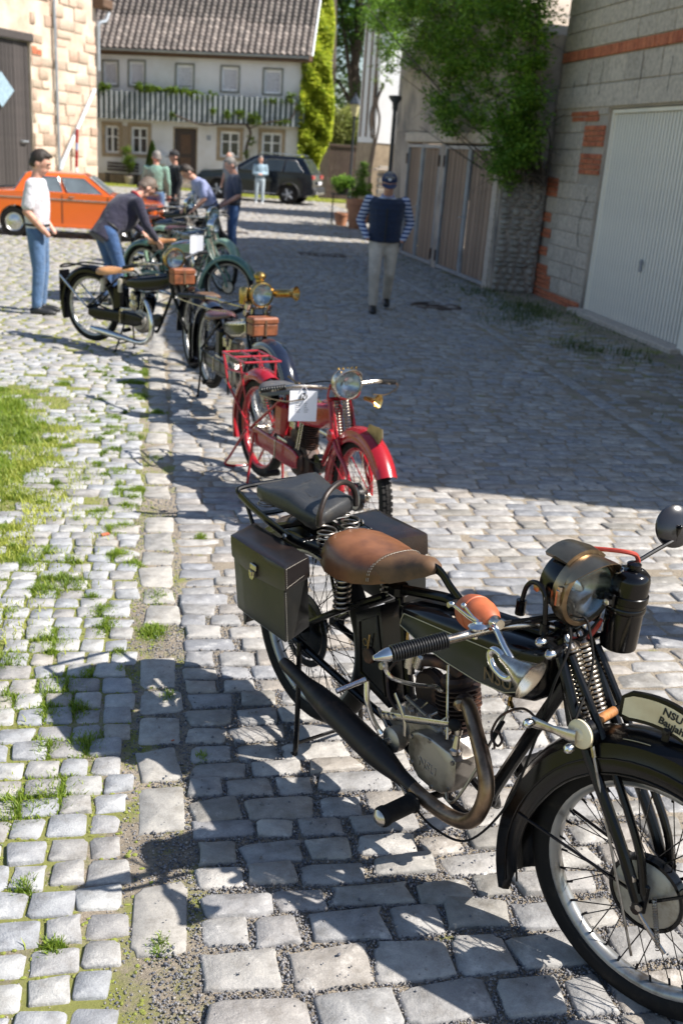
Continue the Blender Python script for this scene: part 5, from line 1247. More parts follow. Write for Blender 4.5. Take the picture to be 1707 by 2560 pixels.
# ------------------------------------------------------------------ 1: the black motorcycle in front
def front_bike():
    B = thing('motorcycle', 'black vintage motorcycle with brown leather saddle, black pannier and orange horn bulb, in front', 'motorcycle', (.575, 3.079, 0), R_(-64.6), 'vintage motorcycles in a row')
    RW = (-.045, 0, .415); FW = (1.417, .036, .345); YW = R_(10.5)
    AX = (-.30, 0, .954); AO = (1.09, 0, .80)
    S = lambda p: tuple(turn(p, AO, AX, YW))
    wheel(B, 'rear_wheel', RW, 0, spokes=40, hubr=.040)
    g = G(); g.lathe([(.04, -.04), (.085, -.04), (.105, -.036), (.105, -.030), (.085, -.03), (.04, -.03)], RW, (0, 1, 0), 40)
    for k in range(18):
        a = 2 * math.pi * k / 18; g.lathe([(.008, -.002), (.008, .002)], (RW[0] + .122 * math.cos(a), -.036, RW[2] + .122 * math.sin(a)), (0, 1, 0), 8)
    g.lathe([(.112, -.039), (.136, -.039), (.136, -.033), (.112, -.033), (.112, -.039)], RW, (0, 1, 0), 40)
    obj('belt_rim', g, M['black_frame'], B)
    wheel(B, 'front_wheel', FW, YW, spokes=36, hubr=.045, drum=(-1, .088, 'drum'))
    def rf(a):
        if a < 150: return .395
        return .395 + .075 * ((a - 150) / 75) ** 1.5
    guard(B, 'front_mudguard', FW, YW, rf, .070, M['old_guard'], 28, 209, .075, 36)
    def ridge(a0, a1, r0, v, rad, k=24):
        cy_, sy_ = math.cos(YW), math.sin(YW); pts = []
        for i in range(k + 1):
            a = a0 + (a1 - a0) * i / k; r = rf(a) + r0; u = r * math.cos(R_(a)); pts.append((FW[0] + u * cy_ - v * sy_, FW[1] + u * sy_ + v * cy_, FW[2] + r * math.sin(R_(a))))
        return G().tube(pts, rad, 6)
    obj('mudguard_bead', ridge(32, 205, -.036, -.0705, .0026), M['old_guard'], B)
    obj('mudguard_bead', ridge(32, 205, -.074, -.070, .0032), M['old_guard'], B)
    for a0, a1 in ((60, 84), (98, 108)): obj('mudguard_pinstripe', ridge(a0, a1, .010, -.050, .0010, 12), M['gold_line'], B)
    guard(B, 'rear_mudguard', RW, 0, lambda a: .385, .075, M['old_guard'], 75, 200, .05, 26)
    # mudguard stays
    def F(u, v, z):
        return (FW[0] + u * math.cos(YW) - v * math.sin(YW), FW[1] + u * math.sin(YW) + v * math.cos(YW), FW[2] + z)
    for p in ([F(0, -.055, .0), F(-.36, -.072, .05)], [F(.02, -.055, 0), F(.30, -.072, .25)], [F(0, .055, 0), F(-.36, .072, .05)], [F(.02, .055, 0), F(.30, .072, .25)]):
        obj('mudguard_stay', G().tube(p, .0045, 6), M['black_frame'], B)
    # frame
    def fr(name, pts, r, n=10, mat='black_frame', smooth=6): obj(name, G().tube(spline(pts, smooth) if len(pts) > 2 else pts, r, n), M[mat], B)
    fr('top_tube', [(.40, 0, .745), (.60, 0, .80), (.67, 0, .808), (1.05, 0, .872)], .016)
    fr('head_tube', [(1.045, 0, .90), (1.135, 0, .665)], .024, 14)
    fr('seat_tube', [(.392, 0, .755), (.535, 0, .30)], .017)
    fr('down_tube', [(1.085, 0, .765), (.905, 0, .345), (.885, 0, .27)], .019)
    for s in (-1, 1):
        fr('seat_stay', [(.385, s * .05, .725), (.20, s * .088, .60), (-.04, s * .098, .425)], .0115)
        fr('chain_stay', [(.56, s * .06, .33), (.30, s * .09, .375), (-.04, s * .098, .41)], .0125)
        fr('cradle_tube', [(.885, s * .02, .285), (.84, s * .055, .225), (.56, s * .06, .30)], .012)
        obj('axle_lug', G().box((-.04, s * .098, .415), (.09, .010, .055), 0, .006), M['black_frame'], B)
    obj('seat_lug', G().box((.395, 0, .742), (.055, .06, .050), 0, .012), M['black_frame'], B)
    # girder fork, steered
    def fk(name, pts, r, mat='black_frame', n=10): obj(name, G().tube([S(p) for p in (spline(pts, 6) if len(pts) > 2 else pts)], r, n), M[mat], B)
    for s in (-1, 1):
        fk('fork_leg', [(1.085, s * .068, .872), (1.195, s * .078, .69), (1.345, s * .080, .475), (1.418, s * .072, .345)], [.016] * 1 + [.0155] * 18 if False else .0150)
        fk('fork_leg', [(1.115, s * .060, .868), (1.235, s * .062, .71), (1.385, s * .070, .49), (1.43, s * .070, .37)], .0105)
        obj('fork_end', G().box(S((1.422, s * .068, .355)), (.040, .012, .085), YW, .005), M['black_frame'], B)
        for z_, u_ in ((.40, 1.40), (.335, 1.43)):
            g = G(); g.lathe([(0, .006), (.009, .006), (.010, 0)], S((u_, s * .080, z_)), (0, s, 0), 6); obj('bolt', g, M['nickel'], B)
    for u_, z_, vv in ((1.085, .872, .10), (1.045, .885, .085)):
        g = G(); g.tube([S((u_, -vv, z_)), S((u_, vv, z_))], .0135, 12); obj('fork_link_bar', g, M['black_frame'], B)
        for s in (-1, 1):
            g = G(); g.lathe([(.013, 0), (.0135, .012), (.010, .018), (.004, .024), (0, .025)], S((u_, s * vv, z_)), (0, s, 0), 12); obj('acorn_nut', g, M['chrome'], B)
    for s in (-1, 1):
        obj('fork_link', G().tube([S((1.045, s * .075, .885)), S((1.085, s * .075, .872))], .011, 8), M['black_frame'], B)
    fk('fork_cross_bar', [(1.19, -.085, .70), (1.19, .085, .70)], .012)
    for s in (-1, 1):
        t = bpy.data.objects.new('fork_spring', None); C.objects.link(t); t.parent = B
        a = Vector(S((1.090, s * .030, .872))); b = Vector(S((1.172, s * .030, .715)))
        obj('coil', G().coil(a, b, .0195, 15, .0042, 6, 14), M['spring'], t, ang=60)
        obj('spring_guide', G().tube([a, b], .008, 8), M['black_frame'], t)
        g = G(); g.lathe([(.022, -.008), (.024, 0), (.018, .012), (.010, .016), (.010, .026), (.006, .034), (0, .034)], a, a - b, 14); obj('spring_cap', g, M['nickel'], t)
    # friction damper with its cream disc and lever arm
    g = G(); g.lathe([(.0, .014), (.012, .014), (.018, .009), (.030, .008), (.037, .003), (.037, -.006)], S((1.20, -.100, .705)), (0, -1, 0), 28); obj('damper_disc', g, M['cream'], B)
    g = G(); g.lathe([(.038, -.008), (.041, -.004), (.041, -.020), (.030, -.022)], S((1.20, -.100, .705)), (0, -1, 0), 28); obj('damper_drum', g, M['black_frame'], B)
    g = G(); a = Vector(S((1.075, -.118, .685))); b = Vector(S((1.20, -.118, .700)))
    g.tube([a, a.lerp(b, .5), b], [.016, .011, .020], 10, flat=.35); obj('damper_arm', g, M['nickel'], B)
    for q in ((1.075, -.126, .685), (1.197, -.128, .675)):
        g = G(); g.lathe([(.012, 0), (.0125, .010), (.009, .018), (0, .022)], S(q), (0, -1, 0), 12); obj('acorn_nut', g, M['chrome'], B)
    obj('wrapped_bar', G().tube([S((1.215, -.055, .735)), S((1.215, .055, .735))], [.010] * 2, 8), M['black_frame'], B)
    g = G()
    for k in range(9): g.lathe([(.0115, -.004), (.0125, 0), (.0115, .004)], S((1.215, -.045 + .0085 * k, .735)), (0.1 * (-1) ** k, 1, .05), 10)
    obj('orange_binding', g, M['twine'], B)
    # tank
    prof = [(.468, .030, .700, .730), (.478, .062, .690, .742), (.52, .082, .672, .758), (.62, .090, .664, .783), (.74, .092, .660, .806), (.86, .091, .660, .828), (.96, .086, .668, .845), (1.03, .070, .690, .852), (1.055, .040, .715, .850), (1.062, .018, .735, .842)]
    tk = tank(B, prof, M['black_paint'])
    for s in (-1, 1):
        q = [(.51, .686), (.53, .7405), (.70, .765), (.86, .7865), (.985, .798), (1.015, .760), (.985, .703), (.90, .690), (.80, .682), (.70, .675)]
        bot = [(.51, .686), (.62, .678), (.74, .674), (.86, .676), (.96, .690), (1.005, .712)]; top = [(.525, .738), (.62, .755), (.74, .772), (.86, .789), (.96, .800), (1.03, .790)]
        def hw(u):
            for (a, ha, *_), (b, hb, *_) in zip(prof, prof[1:]):
                if a <= u <= b: return ha + (hb - ha) * (u - a) / (b - a)
            return .03
        g = G(); rings = []
        for (ub, zb), (ut, zt) in zip(bot, top):
            rings.append([(ub, s * (hw(ub) + .0025), zb + .004), (ub + (ut - ub) * .5, s * (hw((ub + ut) / 2) + .0035), (zb + zt) / 2), (ut, s * (hw(ut) + .0000), zt - .004)])
        g.loft(rings, cap=False, closed=False); pn = obj('side_panel', g, M['tank_green'], tk)
        loop = [r[0] for r in rings] + [rings[-1][1]] + [r[2] for r in reversed(rings)] + [rings[0][1]]
        obj('pinstripe', G().tube([(a, b + s * .001, c) for a, b, c in loop], .0015, 5, closed=True), M['gold_line'], tk)
    text_obj('NSU', .052, .0006, M['faded_gold'], (.935, -.0955, .722), (1, .06, .10), (0, 0, 1), tk)
    g = G(); g.lathe([(.034, 0), (.034, .012), (.030, .016), (.008, .018), (.008, .024), (0, .025)], (.86, .0, .828), (-.1, 0, 1), 24); obj('filler_cap', g, M['nickel'], tk)
    g = G(); g.lathe([(.0, -.02), (.006, -.02), (.006, .01), (0, .01)], (.945, -.045, .655), (0, 0, 1), 8); g.tube([(.945, -.045, .650), (.965, -.055, .642)], .005, 6); obj('fuel_tap', g, M['brass'], tk)
    # saddle
    sp = [(.085, .05, .775, .805), (.095, .085, .757, .828), (.125, .112, .748, .846), (.18, .132, .742, .855), (.25, .136, .745, .856), (.32, .124, .755, .856), (.38, .098, .770, .860), (.43, .066, .790, .870), (.48, .045, .815, .884), (.52, .036, .838, .893), (.545, .028, .850, .888), (.556, .012, .860, .877)]
    sd = saddle(B, sp, M['saddle_brown'])
    np_ = [(u, h * 1.02 + .002, ze - .002, zt + .0025) for u, h, ze, zt in sp if u > .36]; np_ = [(.372, .099, .790, .8605)] + np_[1:]
    fl = saddle(B, np_ + [(.560, .010, .862, .876)], M['saddle_flap'], 'saddle_nose_cover'); fl.parent = sd
    st = G()
    def sring(u, off=.004, a0=0, a1=180, curve=0.0):
        pts = []
        for j in range(25):
            a = R_(a0 + (a1 - a0) * j / 24); uu = u + curve * math.sin(a) ** 2
            for (ua, ha, ea, ta), (ub, hb, eb, tb) in zip(sp, sp[1:]):
                if ua <= uu <= ub:
                    t = (uu - ua) / (ub - ua); h, e, tt = ha + (hb - ha) * t, ea + (eb - ea) * t, ta + (tb - ta) * t; break
            x = math.cos(a); pts.append((uu, (h + off) * math.copysign(abs(x) ** .8, x), e + (tt + off - e) * math.sin(a) ** .62))
        return pts
    def dashes(pts, r=.0011):
        P = spline(pts, 5)
        for i in range(0, len(P) - 3, 4): st.tube([P[i], P[i + 2]], r, 4)
    dashes(sring(.115, .002)); dashes(sring(.372, .005, curve=.02)); dashes(sring(.364, .002, curve=.02))
    obj('stitching', st, M['stitch'], sd, kind='stuff')
    for s in (-1, 1):
        t = bpy.data.objects.new('saddle_spring', None); C.objects.link(t); t.parent = B
        obj('coil', G().coil((.235, s * .095, .745), (.235, s * .095, .625), .026, 6.5, .0038, 6, 16), M['spring'], t, ang=60)
        obj('spring_core', G().lathe([(.019, 0), (.019, .115)], (.235, s * .095, .628), (0, 0, 1), 12), M['black_frame'], t)
    g = G(); g.tube(spline([(.50, 0, .865), (.57, -.002, .872), (.62, 0, .842), (.668, 0, .818)], 6), .016, 10, flat=.28); obj('saddle_bracket', g, M['black_frame'], B)
    g = G(); g.tube([(.665, -.032, .812), (.665, .032, .812)], .012, 10); g.box((.665, 0, .806), (.036, .05, .028), 0, .006); obj('bracket_clamp', g, M['black_frame'], B)
    g = G(); g.lathe([(0, .008), (.009, .008), (.010, 0)], (.665, -.034, .812), (0, -1, 0), 6); obj('bolt', g, M['nickel'], B)
    # tool box under the saddle with its brass padlock flap
    tb = obj('tool_box', G().hexa([(.335, -.085, .430), (.500, -.085, .400), (.500, .0, .400), (.335, 0, .430), (.300, -.085, .640), (.415, -.085, .715), (.415, 0, .715), (.300, 0, .640)]), M['black_frame'], B, ang=30)
    g = G(); g.tube([(.350, -.088, .455), (.480, -.088, .430), (.405, -.088, .675), (.322, -.088, .620)], .003, 5, closed=True); obj('box_bead', g, M['black_frame'], tb)
    g = G(); g.lathe([(0, .010), (.024, .009), (.027, .004), (.027, 0)], (.385, -.086, .530), (0, -1, 0), 24); obj('lock_cover', g, M['rust_iron'], tb)
    g = G(); g.lathe([(.010, 0), (.012, 0), (.012, .002), (.010, .002), (.010, 0)], (.372, -.094, .572), (0, -1, 0), 16); g.tube([(.385, -.094, .555), (.388, -.094, .605)], .0028, 5); obj('key_ring', g, M['brass'], tb)
    # pillion pad on its sprung carrier
    pb = [(-.262, -.135), (.095, -.118), (.015, .100), (-.262, .125)]
    g = G(); rings = []
    for f, dz in ((.90, -.052), (.985, -.044), (1.0, -.020), (.985, -.006), (.93, .004), (.70, .010), (.35, .013)):
        ring = []
        cxp, cyp = sum(q[0] for q in pb) / 4, sum(q[1] for q in pb) / 4
        for k in range(4):
            a, b = pb[k], pb[(k + 1) % 4]
            for j in range(7):
                t = j / 7; x = a[0] + (b[0] - a[0]) * t; yv = a[1] + (b[1] - a[1]) * t; cr = 1 - .05 * (abs(t - .5) * 2) ** 6
                ring.append((cxp + (x - cxp) * f * cr, cyp + (yv - cyp) * f * cr, .902 + dz + .010 * math.sin(x * 17) * math.sin(yv * 14) * (f < .97) + rng.normal(0, .0012)))
        rings.append(ring)
    g.loft(rings); obj('pillion_pad', g, M['pad_leather'], B, ang=70)
    g = G(); g.tube([(-.14, -.01, .9145), (-.075, -.035, .9150)], .0015, 4); obj('pad_scratch', g, M['stitch'], B)
    obj('grab_handle', G().tube(spline([(.100, -.108, .868), (.098, -.104, .915), (.080, -.070, .962), (.052, -.005, .982), (.030, .055, .965), (.022, .088, .925), (.026, .092, .88)], 7), .0095, 10), M['silencer'], B)
    for q, rr, z0, z1, nn in (((.095, -.070), .030, .850, .775, 4.5), ((.045, .060), .030, .850, .775, 4.5), ((.145, .00), .028, .850, .775, 4), ((-.235, -.09), (.020, .036), .850, .828, 3), ((-.235, .09), (.020, .036), .850, .828, 3)):
        obj('pillion_spring', G().coil((*q, z0), (*q, z1), rr, nn, .0033, 6, 18), M['steel'], B, ang=60)
    ck = bpy.data.objects.new('luggage_carrier', None); C.objects.link(ck); ck.parent = B
    for s in (-1, 1):
        g = G(); g.tube(spline([(-.335, s * .150, .842), (-.24, s * .150, .822), (-.10, s * .145, .800), (.00, s * .138, .790), (.13, s * .120, .795)], 6), .016, 8, flat=.25); obj('side_rail', g, M['black_frame'], ck)
        obj('carrier_strut', G().tube([(-.30, s * .145, .83), (-.045, s * .112, .43)], .007, 8), M['black_frame'], ck)
        g = G(); g.lathe([(0, .006), (.009, .005), (.010, 0)], (-.02, s * .156, .796), (0, s, 0), 10); obj('rivet', g, M['nickel'], ck)
    obj('rear_hoop', G().tube(spline([(-.335, -.150, .842), (-.350, -.135, .858), (-.350, 0, .862), (-.350, .135, .858), (-.335, .150, .842)], 6), .009, 8), M['black_frame'], ck)
    for u_ in (-.22, -.08, .05): obj('cross_slat', G().box((u_, 0, .802), (.030, .28, .006), 0, .002), M['black_frame'], ck)
    obj('cross_slat', G().box((.115, 0, .770), (.06, .24, .006), 0, .002), M['black_frame'], ck)
    # panniers
    def pannier(s, pts, full=True):
        p = bpy.data.objects.new('pannier', None); C.objects.link(p); p.parent = B
        P = [Vector(q) for q in pts]    # bottom: in-rear, in-front, out-front, out-rear ; top same
        lower = [P[i].lerp(P[i + 4], -0.0) for i in range(4)] + [P[i].lerp(P[i + 4], .74) for i in range(4)]
        g = G(); n = 6; rings = []
        for t in (0, .02, .2, .4, .6, .74):
            ring = []; sh = .985 if t == 0 else 1.0; cc = sum((P[i].lerp(P[i + 4], t) for i in range(4)), Vector()) / 4
            for k in range(4):
                a = P[k].lerp(P[k + 4], t); b = P[(k + 1) % 4].lerp(P[(k + 1) % 4 + 4], t)
                for j in range(5):
                    q = a.lerp(b, j / 5 if j else .02); bul = math.sin(math.pi * j / 5) * .006 * math.sin(math.pi * min(1, t / .74) * .9 + .15)
                    nrm = (q - cc); nrm.z = 0; nrm.normalize(); ring.append(cc + (q + nrm * bul - cc) * sh)
            rings.append(ring)
        g.loft(rings); obj('bag_body', g, M['bag_leather'], p, ang=50)
        g = G(); rings = []
        for t, e in ((.70, .0042), (.72, .006), (.90, .006), (.985, .0045), (1.0, -.003), (1.008, -.03)):
            ring = []; cc = sum((P[i].lerp(P[i + 4], t) for i in range(4)), Vector()) / 4
            for k in range(4):
                a = P[k].lerp(P[k + 4], t); b = P[(k + 1) % 4].lerp(P[(k + 1) % 4 + 4], t)
                for j in range(6):
                    q = a.lerp(b, j / 6); nrm = (q - cc); nrm.z = 0; nrm.normalize(); q = q + nrm * e
                    if t < .8 and k == 2: q.z -= .016 * math.sin(math.pi * j / 6)
                    ring.append(q)
            rings.append(ring)
        g.loft(rings); obj('bag_lid', g, M['bag_lid'], p, ang=45)
        if full:
            st_ = G()
            def dash(a, b):
                a, b = Vector(a), Vector(b); k = int((b - a).length / .006)
                for i in range(k): st_.tube([a.lerp(b, i / k), a.lerp(b, (i + .6) / k)], .0008, 4)
            o = Vector((0, -.0065, 0)); f_ = Vector((.006, -.002, 0))
            dash(P[6] + f_ + Vector((0, .006, -.004)), P[5] + f_ + Vector((0, 0, -.004))); dash(P[6] + f_ + Vector((.001, .006, -.004)), P[2].lerp(P[6], .72) + f_ + Vector((.001, .006, 0)))
            dash(P[2].lerp(P[6], .74) + f_ + Vector((.001, .006, 0)), P[1].lerp(P[5], .78) + f_)
            dash(P[2] + Vector((.002, .002, .01)), P[2].lerp(P[6], .68) + Vector((.002, .002, 0))); dash(P[2] + Vector((-.004, -.004, .004)), P[3] + Vector((.004, -.004, .004)))
            obj('bag_stitching', st_, M['stitch'], p, kind='stuff')
            cx_ = (P[6] + P[7]) / 2 * .72 + (P[2] + P[3]) / 2 * .28; cx_ += Vector((-.014, -.010, .012))
            g = G(); g.box(tuple(cx_), (.036, .006, .020), 0, .002); g.prism([(-.016, -.002), (.016, -.002), (.016, -.018), (.009, -.030), (-.009, -.030), (-.016, -.018)], tuple(cx_ + Vector((0, .0, -.010))), (1, 0, 0), (0, 0, 1), (0, -.007, 0))
            g.box(tuple(cx_ + Vector((0, -.008, -.020))), (.010, .006, .016), 0, .001); obj('bag_clasp', g, M['nickel'], p)
    pannier(-1, [(-.150, -.165, .545), (.165, -.165, .550), (.236, -.298, .553), (-.070, -.298, .545), (-.198, -.165, .785), (.130, -.165, .785), (.200, -.298, .795), (-.122, -.298, .790)])
    pannier(1, [(.165, .16, .55), (-.10, .16, .55), (-.10, .30, .55), (.20, .30, .55), (.13, .16, .785), (-.12, .16, .785), (-.12, .30, .790), (.16, .30, .795)], False)
    g = G(); g.lathe([(0, .012), (.06, .012), (.078, .006), (.080, -.004), (.076, -.010), (.078, -.028), (0, -.03)], (.165, .0, .742), (.1, 0, 1), 30); obj('round_tin', g, M['rubber'], B)
    # engine
    E_ = bpy.data.objects.new('engine', None); C.objects.link(E_); E_.parent = B
    prof = [(0, 0), (.050, 0), (.050, .012)]
    for i in range(9):
        z_ = .018 + i * .0135; rr = .062 + (.006 if i > 3 else 0); prof += [(.046, z_), (rr, z_ + .002), (rr, z_ + .006), (.046, z_ + .008)]
    prof += [(.048, .142), (.050, .150), (.044, .162), (.02, .168), (0, .168)]
    g = G(); g.lathe(prof, (.735, .0, .430), (-.30, 0, 1), 30); obj('cylinder', g, M['rust_iron'], E_, ang=30)
    g = G(); g.lathe([(0, -.055), (.095, -.055), (.105, -.045), (.105, .045), (.095, .055), (0, .055)], (.70, 0, .345), (0, 1, 0), 36); obj('crankcase', g, M['alu'], E_)
    g = G(); q = [(.655, .415), (.690, .436), (.741, .446), (.832, .444), (.858, .430), (.864, .365), (.852, .328), (.818, .300), (.775, .290), (.71, .292), (.668, .322), (.652, .360)]
    cxm = sum(a for a, b in q) / len(q); czm = sum(b for a, b in q) / len(q); rings = []
    for f, v in ((.98, -.06), (1.0, -.085), (1.0, -.118), (.975, -.128), (.93, -.131), (.6, -.132)): rings.append([(cxm + (a - cxm) * f, v, czm + (b - czm) * f) for a, b in q])
    g.loft(rings); cc = obj('timing_cover', g, M['alu'], E_, ang=32)
    for a, b in q[::2] :
        g = G(); g.lathe([(0, .004), (.0065, .004), (.0075, 0)], (cxm + (a - cxm) * .88, -.131, czm + (b - czm) * .88), (0, -1, 0), 10); obj('screw', g, M['steel'], cc)
    text_obj('NSU', .040, .0018, M['alu'], (.748, -.133, .352), (1, 0, -.02), (0, 0, 1), cc, .0008)
    g = G(); g.lathe([(0, -.055), (.05, -.055), (.06, -.045), (.06, .07), (0, .07)], (.545, -.02, .365), (0, 1, 0), 28); g.lathe([(.02, 0), (.034, .005), (.040, .02), (.040, .045), (.030, .052), (0, .054)], (.56, -.07, .330), (0, -1, 0), 28)
    g.box((.60, -.03, .43), (.09, .10, .05), 0, .014); obj('gearbox', g, M['alu'], E_, ang=40)
    g = G(); g.box((.555, -.128, .327), (.030, .012, .008), .0, .002); g.lathe([(0, .016), (.010, .014), (.012, 0)], (.56, -.122, .330), (0, -1, 0), 8); obj('clutch_adjuster', g, M['nickel'], E_)
    g = G()
    for k in range(5): g.tube(spline([(.60 + .035 * k, -.075, .45 + .004 * k), (.61 + .04 * k, -.10, .475), (.63 + .045 * k, -.088, .505 + .01 * (k % 2))], 4), .0038, 6)
    obj('oil_pipes', g, M['steel'], E_, kind='stuff')
    for q_ in ((.62, .455), (.655, .462), (.70, .468), (.77, .466), (.81, .462)):
        g = G(); g.lathe([(0, .022), (.008, .020), (.008, .010), (.013, .009), (.013, 0)], (q_[0], -.092, q_[1]), (0, -.25, 1), 6); obj('engine_bolt', g, M['nickel'], E_)
    g = G(); g.box((.66, -.03, .425), (.16, .12, .07), 0, .012); obj('crankcase_top', g, M['alu'], E_)
    g = G(); g.tube(spline([(.53, -.07, .60), (.50, -.10, .53), (.53, -.115, .47), (.575, -.118, .445)], 5), .0045, 6); obj('drip_line', g, M['rust_iron'], E_)
    g = G(); g.lathe([(0, .0), (.058, 0), (.066, .01), (.066, .035), (.058, .045), (0, .045)], (.60, .02, .49), (0, -1, 0), 32)
    for k in range(3): g.lathe([(.067, .008 + .012 * k), (.070, .010 + .012 * k), (.067, .013 + .012 * k)], (.60, .02, .49), (0, -1, 0), 30)
    obj('magneto', g, M['rust_iron'], E_)
    # carburettor and intake
    g = G(); g.lathe([(0, 0), (.020, 0), (.021, .055), (.024, .058), (.024, .068), (.012, .072), (.006, .088), (0, .088)], (.545, -.055, .560), (0, 0, 1), 20); g.lathe([(0, 0), (.016, 0), (.016, .045), (.010, .052), (0, .052)], (.580, -.055, .575), (.3, 0, 1), 16); g.lathe([(0, -.02), (.012, -.018), (.012, .0), (0, 0)], (.550, -.055, .558), (0, 0, 1), 12); obj('carburettor', g, M['nickel'], E_)
    obj('intake_pipe', G().tube(spline([(.585, -.050, .600), (.64, -.035, .618), (.685, -.015, .615), (.705, -.005, .595)], 6), .019, 12), M['rust_iron'], E_)
    g = G(); g.tube([(.528, -.062, .645), (.528, -.062, .675)], .004, 6); g.ell((.528, -.062, .678), (.008, .008, .005), 8, 5); g.tube([(.515, -.062, .672), (.541, -.062, .672)], .003, 5); obj('brass_tap', g, M['brass'], E_)
    obj('valve_pushrod', G().tube([(.735, -.085, .665), (.800, -.118, .470)], .0035, 6), M['nickel'], E_)
    g = G(); g.lathe([(0, 0), (.016, .0), (.018, .012), (.012, .018), (.008, .055), (.011, .06), (.011, .075), (0, .075)], (.832, -.112, .440), (-.05, .1, 1), 14); obj('tappet_tube', g, M['nickel'], E_)
    g = G(); g.lathe([(0, 0), (.014, 0), (.014, .02), (.018, .024), (.018, .034), (.010, .04), (0, .04)], (.765, -.050, .560), (.7, -.7, .0), 14); obj('valve_cap', g, M['old_brass'], E_)
    g = G(); g.lathe([(.011, 0), (.011, .03), (.008, .034), (0, .034)], (.79, -.045, .535), (.9, -.3, 0), 10); obj('spark_plug', g, M['rust_iron'], E_)
    obj('coil_spring', G().coil((.600, -.108, .500), (.705, -.115, .492), .0055, 22, .0014, 5, 8), M['steel'], E_)
    # gear levers
    g = G(); g.tube([(.528, -.128, .406), (.63, -.132, .448), (.825, -.140, .538)], [.013, .012, .008], 8, flat=.3); obj('gear_lever', g, M['nickel'], E_)
    obj('lever_knob', G().ell((.845, -.140, .548), (.019, .019, .016), 14, 10), M['rubber'], E_)
    g = G(); g.tube(spline([(.571, -.128, .500), (.600, -.132, .478), (.630, -.133, .440), (.636, -.133, .395)], 5), .0085, 8, flat=.3); obj('gear_quadrant', g, M['nickel'], E_)
    for q in ((.535, -.130, .409), (.558, -.131, .419), (.581, -.132, .428)):
        g = G(); g.lathe([(0, .010), (.008, .009), (.010, 0)], q, (0, -1, 0), 10); obj('lever_pin', g, M['nickel'], E_)
    # kick starter
    obj('kick_arm', G().tube(spline([(.480, -.165, .508), (.495, -.168, .45), (.512, -.155, .39), (.532, -.135, .345)], 5), [.0085] * 15 + [.011], 10), M['chrome'], B)
    g = G(); g.tube([(.478, -.168, .512), (.470, -.205, .502), (.462, -.262, .490)], [.009, .008, .0085], 10); obj('kick_pedal', g, M['chrome'], B)
    # exhaust
    ex = spline([(.775, -.045, .560), (.825, -.068, .562), (.890, -.100, .535), (.955, -.128, .495), (.993, -.142, .430), (.985, -.150, .355), (.950, -.152, .305), (.890, -.154, .280), (.800, -.155, .270), (.700, -.156, .274)], 7)
    obj('exhaust_pipe', G().tube(ex, .0222, 16), M['exhaust'], B)
    g = G(); g.lathe([(.026, 0), (.027, .006), (.024, .02), (.0225, .022)], ex[0], Vector(ex[3]) - Vector(ex[0]), 16); obj('exhaust_collar', g, M['rust_iron'], B)
    g = G(); a = Vector((.72, -.156, .273)); b = Vector((.04, -.165, .350)); d_ = b - a
    g.lathe([(.020, -.02), (.023, .0), (.024, .05), (.036, .12), (.043, .18), (.043, .42), (.036, .50), (.024, .57), (.022, .68), (.018, .70), (0, .70)], a, d_, 22); obj('silencer', g, M['silencer'], B)
    obj('return_spring', G().coil((.560, -.135, .320), (.735, -.185, .262), .0055, 34, .0013, 5, 8), M['steel'], B)
    # foot boards
    for s, uu in ((-1, .77), (1, .80)):
        g = G(); a = Vector((uu, s * .190, .268)); b = Vector((uu + .01, s * .325, .268))
        g.lathe([(0, 0), (.024, 0), (.031, .004), (.031, .010), (.027, .014), (.027, .105), (.030, .110), (.030, .124), (.026, .130), (0, .131)], a, b - a, 20); obj('foot_peg', g, M['rubber'], B)
        g = G(); g.lathe([(0, .012), (.012, .010), (.022, .002), (.024, 0)], b - (b - a) * .02, b - a, 16); obj('peg_cap', g, M['nickel'], B)
        obj('peg_bar', G().tube([(uu, s * .05, .255), (uu, s * .20, .268)], .011, 8), M['black_frame'], B)
    # rear stand
    for s in (-1, 1):
        obj('stand_leg', G().tube(spline([(.045, s * .118, .425), (.075, s * .130, .22), (.095, s * .142, .03), (.075, s * .145, .006)], 5), .0095, 8), M['black_frame'], B)
        obj('stand_foot', G().box((.065, s * .143, .006), (.085, .020, .010), .1, .003), M['black_frame'], B)
    obj('stand_bar', G().tube([(.088, -.140, .055), (.088, .140, .055)], .008, 8, flat=.6), M['black_frame'], B)
    obj('stand_spring', G().coil((-.01, -.125, .455), (.055, -.13, .255), .0065, 26, .0014, 5, 8), M['steel'], B)
    # handlebars
    bar = spline([(.925, -.435, .884), (.962, -.30, .905), (.990, -.17, .918), (1.018, -.06, .912), (1.045, 0, .900), (1.04, .07, .910), (.98, .19, .918), (.88, .30, .905), (.78, .365, .888)], 6)
    obj('handlebar', G().tube(bar, .0115, 12), M['nickel'], B)
    obj('handlebar_clamp', G().box((1.045, 0, .903), (.045, .06, .035), YW, .009), M['black_frame'], B)
    obj('handlebar_grip', grip_ribs((.918, -.455, .881), (.956, -.315, .903), .0205, 21), M['grip'], B)
    obj('handlebar_grip', grip_ribs((.765, .378, .884), (.89, .292, .908), .0205, 21), M['grip'], B)
    g = G(); g.lathe([(0, 0), (.006, .002), (.013, .020), (.0175, .036), (.0175, .044), (0, .044)], (.905, -.499, .874), (.27, .95, .15), 14); obj('lever_housing', g, M['chrome'], B)
    g = G(); g.tube(spline([(.916, -.470, .868), (.915, -.462, .838), (.922, -.450, .822), (.915, -.405, .790), (.905, -.34, .762), (.902, -.305, .748), (.905, -.285, .730)], 6), [.0085, .010] + [.0075] * 18 + [.006] * 15 + [.003, .002], 8, flat=.55) if False else g.tube(spline([(.916, -.472, .870), (.915, -.462, .838), (.925, -.450, .818), (.925, -.400, .790), (.918, -.34, .762), (.912, -.295, .745), (.910, -.270, .725)], 6), .0088, 8, flat=.6)
